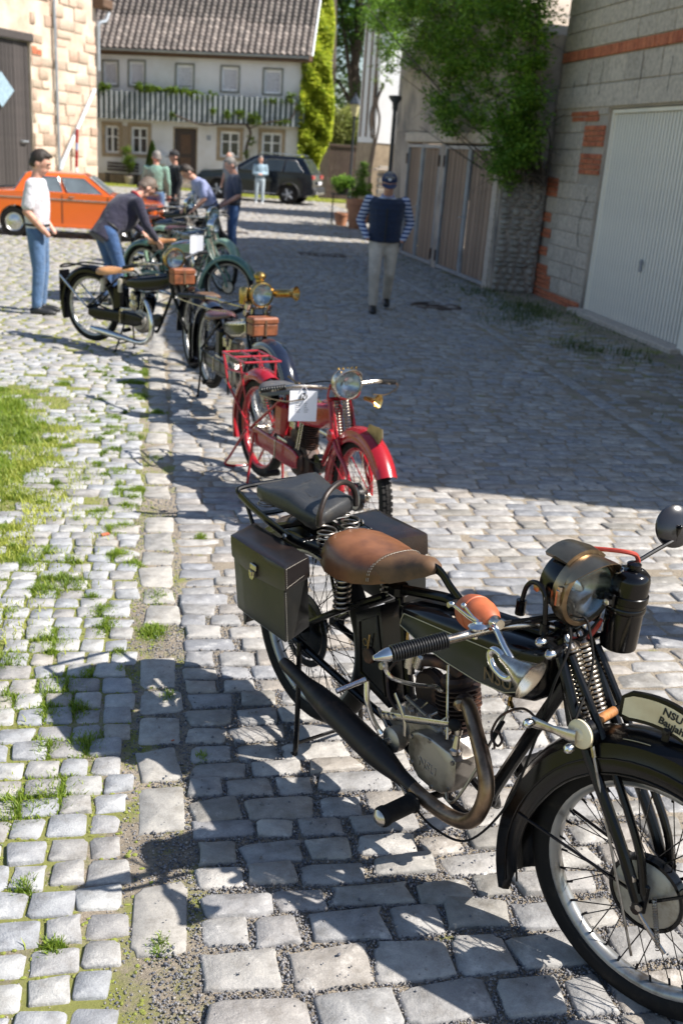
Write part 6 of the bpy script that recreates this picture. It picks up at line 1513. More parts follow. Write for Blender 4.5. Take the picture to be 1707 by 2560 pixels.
    obj('brake_lever', g, M['chrome'], B)
    g = G(); g.lathe([(0, .008), (.009, .006), (.010, 0)], (.912, -.472, .850), (0, -1, .1), 12); obj('lever_pivot', g, M['steel'], B)
    lv = bpy.data.objects.new('throttle_levers', None); C.objects.link(lv); lv.parent = B
    g = G(); g.lathe([(.026, 0), (.027, .006), (.022, .010), (.012, .013), (.010, .018), (0, .019)], (.978, -.232, .926), (-.1, -.1, 1), 26); g.tube([(.972, -.235, .895), (.972, -.235, .93)], .008, 8); obj('lever_base', g, M['chrome'], lv)
    for q in ((.905, -.262, .965), (.930, -.245, .968)):
        a = Vector((.975, -.234, .938)); b = Vector(q); g = G(); g.tube([a, a.lerp(b, .4) - Vector((0, 0, .003)), b], [.0075, .0055, .004], 8, flat=.6); g.ell(tuple(b), (.008, .008, .007), 10, 7); obj('thumb_lever', g, M['chrome'], lv)
    # horn with orange bulb
    hn = bpy.data.objects.new('bulb_horn', None); C.objects.link(hn); hn.parent = B
    a = Vector((.868, -.175, .918)); b = Vector((1.005, -.205, .945))
    g = G(); L = (b - a).length
    pr = [(0, -.012), (.018, -.010), (.034, .002), (.043, .020), (.0465, .040), (.047, .058), (.0445, .060), (.0445, .063), (.0455, .066), (.043, .084), (.037, .104), (.028, .121), (.018, .134), (.011, .138), (0, .139)]
    g.lathe(pr, a, b - a, 28); obj('rubber_bulb', g, M['terracotta_rubber'], hn)
    g = G(); g.lathe([(.010, .130), (.017, .134), (.018, .140), (.012, .148), (.012, .165), (0, .165)], a, b - a, 18); obj('bulb_collar', g, M['nickel'], hn)
    lp = [(1.012, -.215, .940), (1.050, -.236, .940), (1.085, -.248, .925), (1.118, -.252, .905), (1.132, -.254, .882), (1.120, -.256, .862), (1.096, -.258, .858), (1.068, -.260, .870), (1.054, -.262, .892), (1.062, -.262, .912), (1.082, -.262, .914), (1.100, -.262, .906)]
    obj('horn_coil', G().tube(spline(lp, 6), .0088, 12), M['chrome'], hn)
    g = G(); a = Vector((1.090, -.262, .908)); b = Vector((1.178, -.248, .883)); L = (b - a).length
    g.lathe([(.010, 0), (.015, L * .25), (.023, L * .5), (.034, L * .74), (.043, L * .93), (.052, L), (.050, L - .001), (.038, L * .90), (.02, L * .6), (.0, L * .5)], a, b - a, 30); obj('horn_bell', g, M['nickel'], hn)
    # headlamp and its forked bracket
    LY = R_(-3); lc = Vector((1.088, .012, 1.018)); d = Vector((math.cos(LY), math.sin(LY), -.06)).normalized()
    headlamp(B, lc, LY, -.06, .086, .115, 'black_paint', 'old_brass')
    g = G(); u = Vector((0, 0, 1)); w = d.cross(u).normalized(); u = w.cross(d); rings = []
    for i in range(11):
        x = -1 + 2 * i / 10; ring = []
        for (dd, rr) in ((-.105, .080), (-.10, .098), (-.055, .106), (-.020, .104), (-.018, .094)):
            an = R_(90 + 40 * x); ring.append(lc + d * dd + (u * math.sin(an) + w * math.cos(an)) * rr)
        rings.append(ring)
    g.loft(rings, cap=True); obj('lamp_hood', g, M['old_brass'], B)
    g = G(); q = lc + w * .094; g.box(tuple(q), (.012, .016, .045), LY, .003); g.tube([q + u * .03, q + u * .018], .006, 6); obj('lamp_hinge', g, M['nickel'], B)
    q = lc - w * .094; g = G(); g.box(tuple(q), (.012, .016, .045), LY, .003); obj('lamp_hinge', g, M['nickel'], B)
    for s in (-1, 1):
        sd = lc - d * .052 + w * (-s) * .098 * -1
        arch = spline([lc + w * s * .100 - d * .105 + Vector((-.01, 0, -.075)), lc + w * s * .108 - d * .095 + Vector((0, 0, -.01)), lc + w * s * .108 - d * .062 + Vector((0, 0, .012)), lc + w * s * .108 - d * .030 + Vector((0, 0, -.01)), lc + w * s * .094 - d * .030 + Vector((0, 0, -.095))], 6)
        obj('lamp_bracket', G().tube(arch, .0065, 8), M['black_frame'], B)
        g = G(); g.lathe([(0, .014), (.011, .012), (.012, 0)], lc + w * s * .098 - d * .062, w * s, 6); obj('bolt', g, M['old_brass'], B)
    for s in (-1, 1):
        g = G(); g.tube([lc + w * s * .100 - d * .105 + Vector((-.01, 0, -.06)), lc + w * s * .100 - d * .105 + Vector((-.01, 0, -.10))], .013, 10); obj('bracket_foot', g, M['black_frame'], B); obj('bracket_foot', G().tube([lc + w * s * .092 - d * .032 + Vector((0, 0, -.085)), lc + w * s * .09 - d * .035 + Vector((0, 0, -.115))], .012, 10), M['black_frame'], B)
    obj('bracket_bar', G().tube([lc - d * .07 + w * .10 + Vector((0, 0, -.10)), lc - d * .07 - w * .10 + Vector((0, 0, -.10))], .009, 8), M['silencer'], B)
    # acetylene canister beside the lamp
    cn = bpy.data.objects.new('gas_canister', None); C.objects.link(cn); cn.parent = B
    cb = Vector((1.128, .120, .858)); up = Vector((.03, .0, 1)).normalized()
    g = G(); g.lathe([(0, -.002), (.040, 0), (.046, .004), (.047, .010), (.047, .110)], cb, up, 30); obj('canister_base', g, M['black_paint'], cn)
    g = G(); g.lathe([(.0485, .106), (.0505, .110), (.0505, .118), (.0485, .122)], cb, up, 30); obj('canister_band', g, M['black_paint'], cn)
    g = G(); g.lathe([(.0475, .122), (.0475, .190), (.044, .205), (.034, .214), (.012, .217), (.012, .222), (.018, .224), (.018, .232), (.012, .236), (0, .237)], cb, up, 30); obj('canister_top', g, M['black_paint'], cn)
    g = G(); g.lathe([(.010, 0), (.0135, .0), (.0135, .004), (.010, .004), (.010, 0)], cb + Vector((-.012, -.028, .210)), (-.3, -.5, 1), 14); obj('drip_valve', g, M['nickel'], cn)
    g = G(); g.lathe([(.049, .132), (.051, .134), (.051, .152), (.049, .154)], cb, up, 30); obj('clamp_band', g, M['black_frame'], cn)
    g = G(); g.box(tuple(cb + Vector((-.005, -.060, .143))), (.034, .010, .036), 0, .003); g.tube([cb + Vector((-.02, -.05, .143)), cb + Vector((-.05, -.08, .140)), cb + Vector((-.06, -.10, .12))], .008, 8); g.lathe([(0, .012), (.010, .010), (.012, 0)], cb + Vector((.0, -.066, .140)), (0, -1, 0), 6); obj('canister_bracket', g, M['black_frame'], cn)
    g = G(); g.lathe([(0, .016), (.009, .013), (.0115, 0)], cb + Vector((.0, -.066, .140)), (0, -1, 0), 6); obj('bolt', g, M['nickel'], cn)
    obj('gas_hose', G().tube(spline([lc + w * -.03 - d * .09 + Vector((0, .0, .075)), lc + Vector((.02, .10, .095)), lc + Vector((.035, .135, .075)), lc + Vector((.03, .14, .02))], 7), .006, 8), M['red_hose'], B)
    obj('gas_hose', G().tube(spline([lc - d * .05 + Vector((0, -.02, -.09)), lc + Vector((-.03, -.02, -.125)), lc + Vector((.0, .02, -.14)), lc + Vector((.01, .05, -.11)), lc + Vector((.02, .05, -.08))], 7), .006, 8), M['red_hose'], B)
    # mirror
    mr = bpy.data.objects.new('mirror', None); C.objects.link(mr); mr.parent = B
    obj('mirror_arm', G().tube(spline([(1.056, .235, .925), (1.03, .24, .985), (1.02, .26, 1.008), (1.01, .36, 1.028), (1.005, .455, 1.045)], 6), .0062, 8), M['black_frame'], mr)
    g = G(); mc = Vector((.995, .470, 1.082)); dn = Vector((1, -.35, .30)); g.lathe([(0, .016), (.03, .013), (.052, .006), (.060, 0), (.061, -.006), (.056, -.009), (.0, -.009)], mc, dn, 32); obj('mirror_shell', g, M['mirror_glass'], mr)
    g = G(); g.lathe([(0, -.010), (.055, -.010), (.055, -.0095)], mc, dn, 28); obj('mirror_glass', g, M['reflector'], mr)
    g = G(); g.box(tuple(mc + dn.normalized() * .014 - Vector((0, 0, .02))), (.012, .016, .045), 0, .003); g.ell(tuple(mc + dn.normalized() * .022), (.007, .007, .007), 8, 6); obj('mirror_joint', g, M['black_frame'], mr)
    # cables
    cables(B, [[(.978, -.232, .915), (1.03, -.10, .945), (1.09, .0, .955), (1.135, -.005, .925), (1.17, -.02, .84), (1.20, -.09, .745)],
               [(.985, -.225, .915), (1.02, -.10, .937), (1.06, 0, .945), (1.09, .06, .93)],
               [(.95, -.36, .895), (1.00, -.16, .935), (1.06, -.03, .935), (1.115, -.05, .90), (1.125, -.10, .80), (1.10, -.11, .62), (1.06, -.13, .42), (.98, -.17, .27), (.86, -.185, .235), (.74, -.185, .255)],
               [(1.04, .02, 1.00), (1.08, -.01, .95), (1.06, -.02, .90)], [(1.12, .04, .95), (1.10, .02, .90), (1.07, .0, .86)]])
    obj('brake_rod', G().tube([S((1.205, -.092, .745)), S((1.245, -.092, .655)), S((1.44, -.082, .20))], .0035, 6), M['steel'], B)
    obj('brake_rod_sleeve', G().tube([S((1.212, -.092, .735)), S((1.243, -.092, .660))], .0065, 8), M['nickel'], B)
    obj('brake_arm', G().tube(spline([F(-.005, -.062, -.035), F(.03, -.066, -.062), F(.085, -.066, -.105)], 5), .007, 8, flat=.6), M['nickel'], B)
    g = G(); g.lathe([(0, .02), (.014, .018), (.016, 0)], F(-.005, -.048, -.035), (0, -1, 0), 10); obj('axle_nut', g, M['rust_iron'], B)
    obj('brake_spring', G().coil(F(.035, -.072, .03), F(.07, -.072, -.10), .0055, 20, .0014, 5, 8), M['steel'], B)
    # fuel and oil lines
    obj('fuel_line', G().tube(spline([(.945, -.045, .640), (.942, -.060, .60), (.935, -.085, .53), (.92, -.12, .43), (.895, -.15, .34), (.86, -.145, .312), (.83, -.125, .318)], 6), .0042, 7), M['steel'], B)
    obj('fuel_hose', G().tube([(.943, -.060, .590), (.935, -.082, .535)], .0075, 8), M['rubber'], B)
    obj('oil_line', G().tube(spline([(1.05, -.03, .63), (1.0, -.05, .655), (.955, -.08, .62), (.945, -.10, .565), (.975, -.105, .545), (.985, -.10, .565), (.955, -.09, .575), (.92, -.06, .53), (.90, -.03, .47)], 7), .0036, 7), M['rust_iron'], B)
    # curved number board on the mudguard
    nb = bpy.data.objects.new('number_board', None); C.objects.link(nb); nb.parent = B
    def bd(t, h, off):   # t along the board, h height 0..1
        u = 1.258 + .30 * t; z0 = .752 + .040 * math.sin(math.pi * (t * .9)) - .085 * t * t
        p = Vector((u, -.006 + off, z0 + h)); return tuple(turn(p, (1.25, 0, 0), (0, 0, 1), YW))
    outl = []; n = 14
    for i in range(n + 1): outl.append((i / n, 0))
    g = G(); rings = []
    for i in range(n + 1):
        t = i / n; e = .012 if i in (0, n) else 0
        rings.append([bd(t, e, -.006), bd(t, .078 - e, -.006), bd(t, .078 - e, .006), bd(t, e, .006)])
    g.loft(rings); obj('board_frame', g, M['black_frame'], nb)
    for s in (-1, 1):
        g = G(); rings = []
        for i in range(n + 1):
            t = .03 + .94 * i / n; e = .007 if i in (0, n) else 0
            rings.append([bd(t, .010 + e, s * .0072), bd(t, .068 - e, s * .0072)])
        g.loft(rings, cap=False, closed=False); obj('board_face', g, M['cream'], nb, smooth=False)
    a = Vector(bd(.44, .050, -.0086)); r = Vector(bd(.60, 0, 0)) - Vector(bd(.30, 0, 0)); text_obj('NSU', .026, .0004, M['ink'], a, r, (0, 0, 1), nb, .0007)
    a = Vector(bd(.46, .024, -.0086)); text_obj('Baujahr', .025, .0004, M['ink'], a, r, (0, 0, 1), nb, .0007)
    g = G(); q = Vector(bd(.42, -.008, -.010)); g.box(tuple(q), (.018, .008, .045), YW, .002); g.lathe([(0, .008), (.007, .006), (.008, 0)], q + Vector((0, -.004, .015)), (0, -1, 0), 8); obj('board_clip', g, M['silencer'], nb)
    obj('gear_linkage', G().tube([(.545, -.10, .325), (.48, -.11, .40)], .005, 6), M['steel'], B)
    return B
front_bike()
# ------------------------------------------------------------------ the other motorcycles
def moto(pose, label, c):
    """c: dict of colours and shapes; nominal wheelbase 1.38"""
    B = thing('motorcycle', label, 'motorcycle', (pose[0], pose[1], 0), R_(pose[2]), 'vintage motorcycles in a row')
    pm = M[c.get('paint', 'black_paint')]; fmn = c.get('frame', 'black_frame'); fm = M[fmn]
    R = c.get('R', .335); wb = c.get('wb', 1.38); lift = c.get('lift', .04); st = R_(c.get('steer', 0)); hz = c.get('bar', .92); tz = c.get('top', .80)
    RW = (0, 0, R + lift); hx = wb - .36; AO = (hx, 0, tz); AX = (-.33, 0, .944)
    S = lambda p: tuple(turn(p, AO, AX, st))
    FW = S((wb, 0, R)); FW = (FW[0], FW[1], R)
    wheel(B, 'rear_wheel', RW, 0, R=R, w=c.get('tw', .034), rimm=c.get('rim', 'rim_grey'), spokes=32, spoke_m=c.get('spoke', 'black_frame'), segs=44)
    wheel(B, 'front_wheel', FW, st, R=R, w=c.get('tw', .034), rimm=c.get('rim', 'rim_grey'), spokes=32, spoke_m=c.get('spoke', 'black_frame'), segs=44, knobs=c.get('knobs', False), drum=(-1, .07, 'drum'))
    gm = M[c.get('guard', 'black_paint')]
    guard(B, 'front_mudguard', FW, st, lambda a: R + .035 + max(0, (a - 150) / 60) * .05, c.get('gw', .058), gm, c.get('ga', 20), 190, c.get('skirt', .045), 26)
    guard(B, 'rear_mudguard', RW, 0, lambda a: R + .035, c.get('gw', .060), gm, 70, 205, .045, 24)
    def tb(name, pts, r, m=None, n=8, sm=5, par=None): return obj(name, G().tube(spline(pts, sm) if len(pts) > 2 else pts, r, n), m or fm, par or B)
    tb('top_tube', [(.38, 0, tz - .10), (hx, 0, tz + .02)], .014); tb('seat_tube', [(.37, 0, tz - .08), (.50, 0, .30)], .014)
    tb('down_tube', [(hx + .02, 0, tz - .08), (hx - .17, 0, .30), (hx - .22, 0, .24)], .015); tb('head_tube', [(hx - .02, 0, tz + .05), (hx + .06, 0, tz - .16)], .021, n=12)
    for s in (-1, 1):
        tb('seat_stay', [(.37, s * .04, tz - .10), (0, s * .08, R + lift)], .010); tb('chain_stay', [(.50, s * .05, .31), (0, s * .085, R + lift)], .011)
        tb('cradle_tube', [(hx - .22, s * .03, .24), (.50, s * .05, .29)], .010)
        tb('fork_leg', [S((hx + .02, s * .062, tz + .06)), S((hx + .12, s * .070, tz - .16)), S((wb - .05, s * .070, R + .14)), S((wb, s * .062, R))], .012)
        tb('fork_leg', [S((hx + .05, s * .055, tz + .05)), S((hx + .16, s * .06, tz - .16)), S((wb, s * .062, R + .03))], .008)
        tb('mudguard_stay', [S((wb, s * .06, R)), S((wb - .30, s * .06, R + .16))], .004, n=5)
    for dz in (.055, -.15): obj('fork_cross_bar', G().tube([S((hx + .04 - dz * .35, -.075, tz + dz)), S((hx + .04 - dz * .35, .075, tz + dz))], .011, 8), fm, B)
    sp = M[c.get('springm', 'spring')]
    for s in (-1, 1):
        obj('fork_spring', G().coil(S((hx + .035, s * .030, tz + .05)), S((hx + .115, s * .030, tz - .15)), .019, 13, .004, 6, 12), sp, B, ang=60)
    if c.get('damper'):
        g = G(); g.lathe([(0, .02), (.016, .018), (.034, .008), (.036, -.006)], S((hx + .11, -.088, tz - .13)), (0, -1, 0), 24); obj('damper_disc', g, fm, B)
        g = G(); g.tube([S((hx - .01, -.10, tz - .14)), S((hx + .11, -.105, tz - .13))], .011, 8, flat=.4); obj('damper_arm', g, M['nickel'], B)
    # tank
    t0 = .42; t1 = hx + .02; th = c.get('tankh', .15); hwid = c.get('tankw', .085)
    pr = []
    for i in range(11):
        t = i / 10; u = t0 + (t1 - t0) * t; e = math.sin(math.pi * (.06 + .88 * t)) ** .35; e0 = min(1, .25 + 6 * t) * min(1, .3 + 6 * (1 - t))
        ztop = tz - .09 + .11 * t + c.get('hump', 0) * math.sin(math.pi * t); zb = ztop - th * (.55 + .45 * min(1, t * 2)) * (1 if t < .9 else .8)
        mid = (ztop + zb) / 2; hh = (ztop - zb) / 2 * (e0 ** .5); pr.append((u, hwid * e * e0 ** .5, mid - hh, mid + hh))
    tk = tank(B, pr, M[c.get('tank', c.get('paint', 'black_paint'))], p=c.get('tankp', .45))
    if c.get('tank_panel'):
        for s in (-1, 1):
            g = G(); rings = []
            for u, hw, z0, z1 in pr[1:-1]: rings.append([(u, s * (hw + .003), z0 + .2 * (z1 - z0)), (u, s * (hw + .0045), (z0 + z1) / 2), (u, s * (hw + .002), z1 - .25 * (z1 - z0))])
            g.loft(rings, cap=False, closed=False); obj('side_panel', g, M[c['tank_panel']], tk)
    g = G(); um = (t0 + t1) / 2 + .1; zt = max(q[3] for q in pr if abs(q[0] - um) < .06); g.lathe([(.026, -.004), (.026, .010), (.02, .014), (0, .015)], (um, 0, zt), (-.1, 0, 1), 18); obj('filler_cap', g, M['nickel'], tk)
    # saddle
    sz = c.get('seat', .76); sl = [(.06, .05, -.05, -.03), (.08, .09, -.062, -.008), (.13, .12, -.068, .004), (.20, .130, -.066, .008), (.28, .118, -.055, .006), (.35, .080, -.035, .012), (.42, .042, -.015, .022), (.46, .030, -.004, .022), (.475, .012, .004, .014)]
    uo = c.get('seatu', .05)
    sd = saddle(B, [(u + uo, h, sz + a, sz + b) for u, h, a, b in sl], M[c.get('saddle', 'tan_leather')])
    for s in (-1, 1): obj('saddle_spring', G().coil((.20 + uo, s * .085, sz - .06), (.19 + uo, s * .085, sz - .15), .023, 5, .0035, 6, 12), sp, B, ang=60)
    tb('saddle_bracket', [(.45 + uo, 0, sz), (.50 + uo, 0, sz - .01), (.55 + uo, 0, tz - .05)], .010)
    # engine: crankcase, finned cylinder, head, covers, magneto, carburettor
    E_ = bpy.data.objects.new('engine', None); C.objects.link(E_); E_.parent = B
    em = M[c.get('engine', 'alu')]; cu = c.get('cu', .66)
    g = G(); g.lathe([(0, -.05), (.10, -.05), (.115, -.04), (.115, .04), (.10, .05), (0, .05)], (cu, 0, .33), (0, 1, 0), 32); obj('crankcase', g, em, E_)
    g = G(); g.lathe([(0, 0), (.055, .0), (.062, -.012), (.062, -.03)], (cu - .01, -.085, .33), (0, -1, 0), 28); g.lathe([(0, .0), (.075, 0), (.085, -.01), (.085, -.04), (.05, -.06)], (cu - .01, -.075, .33), (0, -1, 0), 28); g.lathe([(0, 0), (.045, 0), (.05, -.012), (.05, -.05)], (cu - .15, -.09, .34), (0, -1, 0), 22); obj('timing_cover', g, em, E_, ang=40)
    for q in c.get('cyls', [(cu + .02, .42, .05)]):
        prof = [(0, 0), (.045, 0)]
        nf = c.get('fins', 10)
        for i in range(nf): z_ = .01 + i * .0145; prof += [(.040, z_), (.060, z_ + .002), (.060, z_ + .006), (.040, z_ + .008)]
        prof += [(.045, nf * .0145 + .015), (.035, nf * .0145 + .03), (0, nf * .0145 + .032)]
        g = G(); g.lathe(prof, (q[0], 0, q[1]), (q[2], 0, 1), 26); obj('cylinder', g, M[c.get('cyl', 'rust_iron')], E_, ang=30)
    g = G(); g.box((.50, -.0, .36), (.17, .13, .14), 0, .03); obj('gearbox', g, em, E_)
    g = G(); g.lathe([(0, 0), (.045, 0), (.05, .01), (.05, .07), (0, .08)], (.56, .03, .47), (0, -1, 0), 22); obj('magneto', g, M['nickel'] if c.get('shiny') else M['rust_iron'], E_)
    g = G(); g.lathe([(0, 0), (.020, 0), (.020, .05), (.024, .052), (.024, .062), (.01, .08), (0, .08)], (cu - .09, -.06, .53), (0, 0, 1), 16); g.lathe([(0, 0), (.018, 0), (.018, .04), (0, .045)], (cu - .055, -.065, .53), (0, 0, 1), 14); obj('carburettor', g, M['nickel'], E_)
    for k in (0, 1): obj('pushrod', G().tube([(cu + .01 + .03 * k, -.08, .42), (cu + .02 + .03 * k, -.06, .60)], .005, 6), M['nickel'], E_)
    g = G(); g.tube([(.45, -.10, .43), (.60, -.11, .44)], [.012, .007], 8, flat=.3); g.tube([(cu - .2, -.12, .30), (cu - .2, -.12, .42)], .007, 6); obj('gear_lever', g, M['nickel'], E_)
    if c.get('exhaust', True):
        xm = M[c.get('xm', 'chrome')]
        tb('exhaust_pipe', [(cu + .05, -.05, .55), (cu + .12, -.10, .52), (cu + .19, -.13, .42), (cu + .21, -.14, .30), (cu + .17, -.145, .19), (cu + .06, -.15, .15), (cu - .15, -.15, .17)], c.get('xr', .021), xm, 14, 6)
        g = G(); g.lathe([(.021, 0), (.032, .05), (.034, .30), (.026, .38), (.022, .42), (0, .42)], (cu - .12, -.15, .165), (-1, -.02, c.get('xs', .12)), 18); obj('silencer', g, M[c.get('sm', c.get('xm', 'chrome'))], B)
    for s in (-1, 1):
        g = G(); g.lathe([(0, 0), (.018, 0), (.020, .01), (.020, .09), (0, .1)], (.62, s * .16, .26), (0, s, 0), 12); obj('foot_peg', g, M['rubber'], B)
        tb('stand_leg', [(.10, s * .10, R + lift), (.09, s * .13, .02), (.05, s * .13, .008)] if not c.get('mid_stand') else [(.46, s * .06, .28), (.42, s * .13, .05), (.40, s * .13, .008)], .009)
    if c.get('mid_stand'): obj('stand_bar', G().tube([(.43, -.11, .09), (.43, .11, .09)], .008, 8), fm, B)
    ob = obj('oil_tank', G().box((.37, 0, .52), (.13, .13, .22), 0, .025), fm, B)
    g = G(); g.loft([sect(u, .016, .33 - .055 * e, .33 + .055 * e + .02, n=14, v0=-.075) for u, e in ((.02, .35), (.10, .9), (.30, .8), (.50, 1.0), (.64, .9), (.70, .5))]); obj('chain_case', g, fm, B)
    g = G(); g.lathe([(0, 0), (.055, 0), (.06, .012), (.06, .05), (0, .06)], (cu + .16, .03, .36), (0, -1, 0), 20); obj('dynamo', g, M['black_frame'], B)
    # handlebars
    bm_ = M[c.get('barm', 'nickel')]; bw = c.get('bw', .36); sw = c.get('sweep', .20)
    pts = [S((hx - sw, -bw, hz - .02)), S((hx - sw * .5, -bw * .72, hz + .005)), S((hx - .02, -.12, hz)), S((hx, 0, hz - .01)), S((hx - .02, .12, hz)), S((hx - sw * .5, bw * .72, hz + .005)), S((hx - sw, bw, hz - .02))]
    tb('handlebar', pts, .0115, bm_, 10, 6)
    obj('handlebar_stem', G().tube([S((hx - .01, 0, tz + .03)), S((hx, 0, hz))], .015, 10), bm_, B)
    for s in (-1, 1):
        a = S((hx - sw - .035, s * (bw + .05), hz - .027)); b = S((hx - sw * .62, s * bw * .80, hz))
        obj('handlebar_grip', grip_ribs(a, b, .0165, 10), M[c.get('gripm', 'grip')], B)
        obj('brake_lever', G().tube(spline([a, S((hx - sw + .0, s * (bw + .06), hz - .05)), S((hx - sw * .5 + .03, s * bw * .85, hz - .07)), S((hx - sw * .2 + .02, s * bw * .6, hz - .06))], 5), .0055, 6, flat=.6), M[c.get('leverm', 'nickel')], B)
    g = G(); q = S((hx - .07, -.22, hz + .012)); g.lathe([(.02, 0), (.02, .008), (.008, .014), (0, .015)], q, (0, 0, 1), 16); g.tube([q, (q[0] - .06, q[1] - .03, q[2] + .03)], .005, 6); g.ell((q[0] - .06, q[1] - .03, q[2] + .03), (.007,) * 3, 8, 5); obj('throttle_levers', g, M[c.get('leverm', 'nickel')], B)
    if c.get('lamp', True):
        lr = c.get('lr', .085); lz = c.get('lz', hz + .06)
        lc = S((hx + .12, 0, lz))
        headlamp(B, lc, st + R_(c.get('lyaw', 0)), -.05, lr, lr * 1.2, c.get('lshell', 'black_paint'), c.get('lrim', 'nickel'), visor=c.get('visor', False), chimney=c.get('chimney'), lensm='lens')
        for s in (-1, 1): tb('lamp_bracket', [S((hx + .04, s * .05, tz + .05)), S((hx + .07, s * (lr + .012), lz - .08)), S((hx + .09, s * (lr + .008), lz))], .006)
    cables(B, [[S((hx - .1, -.2, hz)), S((hx + .05, -.05, hz + .03)), S((hx + .09, -.04, tz - .05)), S((hx - .05, -.06, tz - .35)), (.6, -.08, .4)], [S((hx - .1, .2, hz)), S((hx + .06, .05, hz + .03)), S((hx + .08, .05, tz - .1)), (.75, .06, .5)]])
    return B, S, hx, tz, hz, tk
# red one
B, S, hx, tz, hz, tk = moto((.66, 6.01, -71), 'bright red vintage motorcycle with grey saddle, red rack and white card on its handlebar', dict(
    paint='red_paint', frame='red_paint', guard='red_paint', R=.335, wb=1.36, top=.755, bar=.875, lz=.915, seat=.72, saddle='grey_leather', steer=-5, knobs=True, tw=.036, rim='red_paint', damper=True,
    lshell='old_brass', lrim='nickel', visor=True, lr=.082, exhaust=False, sweep=.09, bw=.37, engine='rust_iron', lift=.03, ga=34, leverm='old_brass', skirt=.06, spoke='nickel', tankw=.075, tankh=.15))
rk = bpy.data.objects.new('luggage_rack', None); C.objects.link(rk); rk.parent = B
def rr(p, r=.0075, name='rack_tube'): obj(name, G().tube(p, r, 8), M['red_paint'], rk)
rr([(-.38, -.13, .80), (-.02, -.13, .80)]); rr([(-.38, .13, .80), (-.02, .13, .80)]); rr([(-.38, -.13, .80), (-.38, .13, .80)]); rr([(-.02, -.13, .80), (-.02, .13, .80)]); rr([(-.20, -.13, .80), (-.20, .13, .80)])
rr([(-.38, 0, .80), (-.02, 0, .80)])
for s in (-1, 1): rr([(-.38, s * .13, .80), (-.30, s * .13, .70), (-.04, s * .10, .72)]); rr([(-.38, s * .13, .80), (-.30, s * .12, .60), (-.02, s * .09, .38)]); rr([(-.10, s * .13, .80), (.0, s * .09, .40)])
obj('stand_hoop', G().tube(spline([(0, -.11, .36), (-.22, -.12, .12), (-.30, -.12, .03), (-.28, 0, .012), (-.30, .12, .03), (-.22, .12, .12), (0, .11, .36)], 5), .009, 8), M['red_paint'], B)
for k in range(6): obj('heat_shield', G().tube([(.02 + .01 * k, -.10, .62 - k * .022), (.13 + .01 * k, -.11, .62 - k * .022)], .007, 6), M['nickel'], B) if False else None
g = G(); a = Vector(S((hx + .10, .12, hz - .05))); d = Vector((1, .45, -.02)).normalized()
g.lathe([(0, 0), (.012, .0), (.014, .02), (.016, .05), (.028, .08), (.042, .095), (.040, .094), (.02, .07), (0, .05)], a, d, 24); obj('horn_trumpet', g, M['brass'], B)
g = G(); q = [(0, 0), (.16, .02), (.20, .065), (.19, .11), (.02, .10), (-.01, .05)]
o = Vector(S((1.40, -.004, .67))); dd = Vector(S((1.5, 0, .66))) - Vector(S((1.4, 0, .66))); g.prism(q, o, dd.normalized() * .9, (0, 0, 1), Vector(S((1.4, .006, .7))) - Vector(S((1.4, 0, .7)))); obj('number_board', g, M['old_brass'], B)
for k in range(5): obj('lamp_screw', G().ell(S((hx + .11, -.055 + .027 * k, .915 + .088)), (.007, .007, .009), 8, 6), M['brass'], B)
RED = (B, S, hx, hz); B.scale = (.94, .94, .94)
# information card hanging from the red motorcycle's handlebar: not a part of it
def card(loc, rz, w, h, label, big=False, tilt=0):
    t = thing('information_card', label, 'sign', loc, rz, 'information cards on handlebars')
    g = G(); n = 8; rings = []
    for i in range(n + 1):
        x = -w / 2 + w * i / n; b = .004 * math.sin(math.pi * i / n); rings.append([(x, b, -h), (x, b, 0), (x, b + .0012, 0), (x, b + .0012, -h)])
    g.loft(rings); obj('card', g, M['paper'], t, smooth=False)
    if big:
        e = -.0012
        g = G(); g.lathe([(0, .0005), (.019, .0005), (.019, 0)], (0, e, -.030), (0, -1, 0), 28); obj('emblem_disc', g, M['ink'], t, smooth=False)
        g = G()
        for q in ([(-.012, -.013), (-.008, -.013), (-.008, .013), (-.012, .013)], [(.008, -.013), (.012, -.013), (.012, .013), (.008, .013)], [(-.010, .013), (-.004, .013), (.010, -.013), (.004, -.013)]): g.prism(q, (0, e - .0006, -.030), (1, 0, 0), (0, 0, 1), (0, -.0004, 0))
        obj('emblem_letter', g, M['paper'], t, smooth=False)
        g = G()
        for r in range(5):
            z = -.068 - r * .0115; r1 = rng.uniform(.016, .027); r2 = rng.uniform(.010, .024)
            for x0, wd in ((-.040, r1), (.006, r2)):
                x = x0
                while x < x0 + wd: ww = rng.uniform(.003, .007); g.box((x + ww / 2, -.0008, z), (ww, .0006, .0022)); x += ww + .0012
        obj('fine_print', g, M['ink'], t, kind='stuff')
    g = G(); g.tube([(-.02, 0, -.006), (.0, .0, .035), (.02, 0, -.006)], .0022, 5); obj('string', g, M['paper'], t)
    return t
wp = B.matrix_world @ Vector((0, 0, 0))
def wpos(pose, p):
    a = R_(pose[2]); return (pose[0] + p[0] * math.cos(a) - p[1] * math.sin(a), pose[1] + p[0] * math.sin(a) + p[1] * math.cos(a), p[2])
card(wpos((.66, 6.01, -71), (.925, -.20, .805)), R_(3), .148, .165, 'white information card with round black emblem hanging from the red motorcycle handlebar', True)
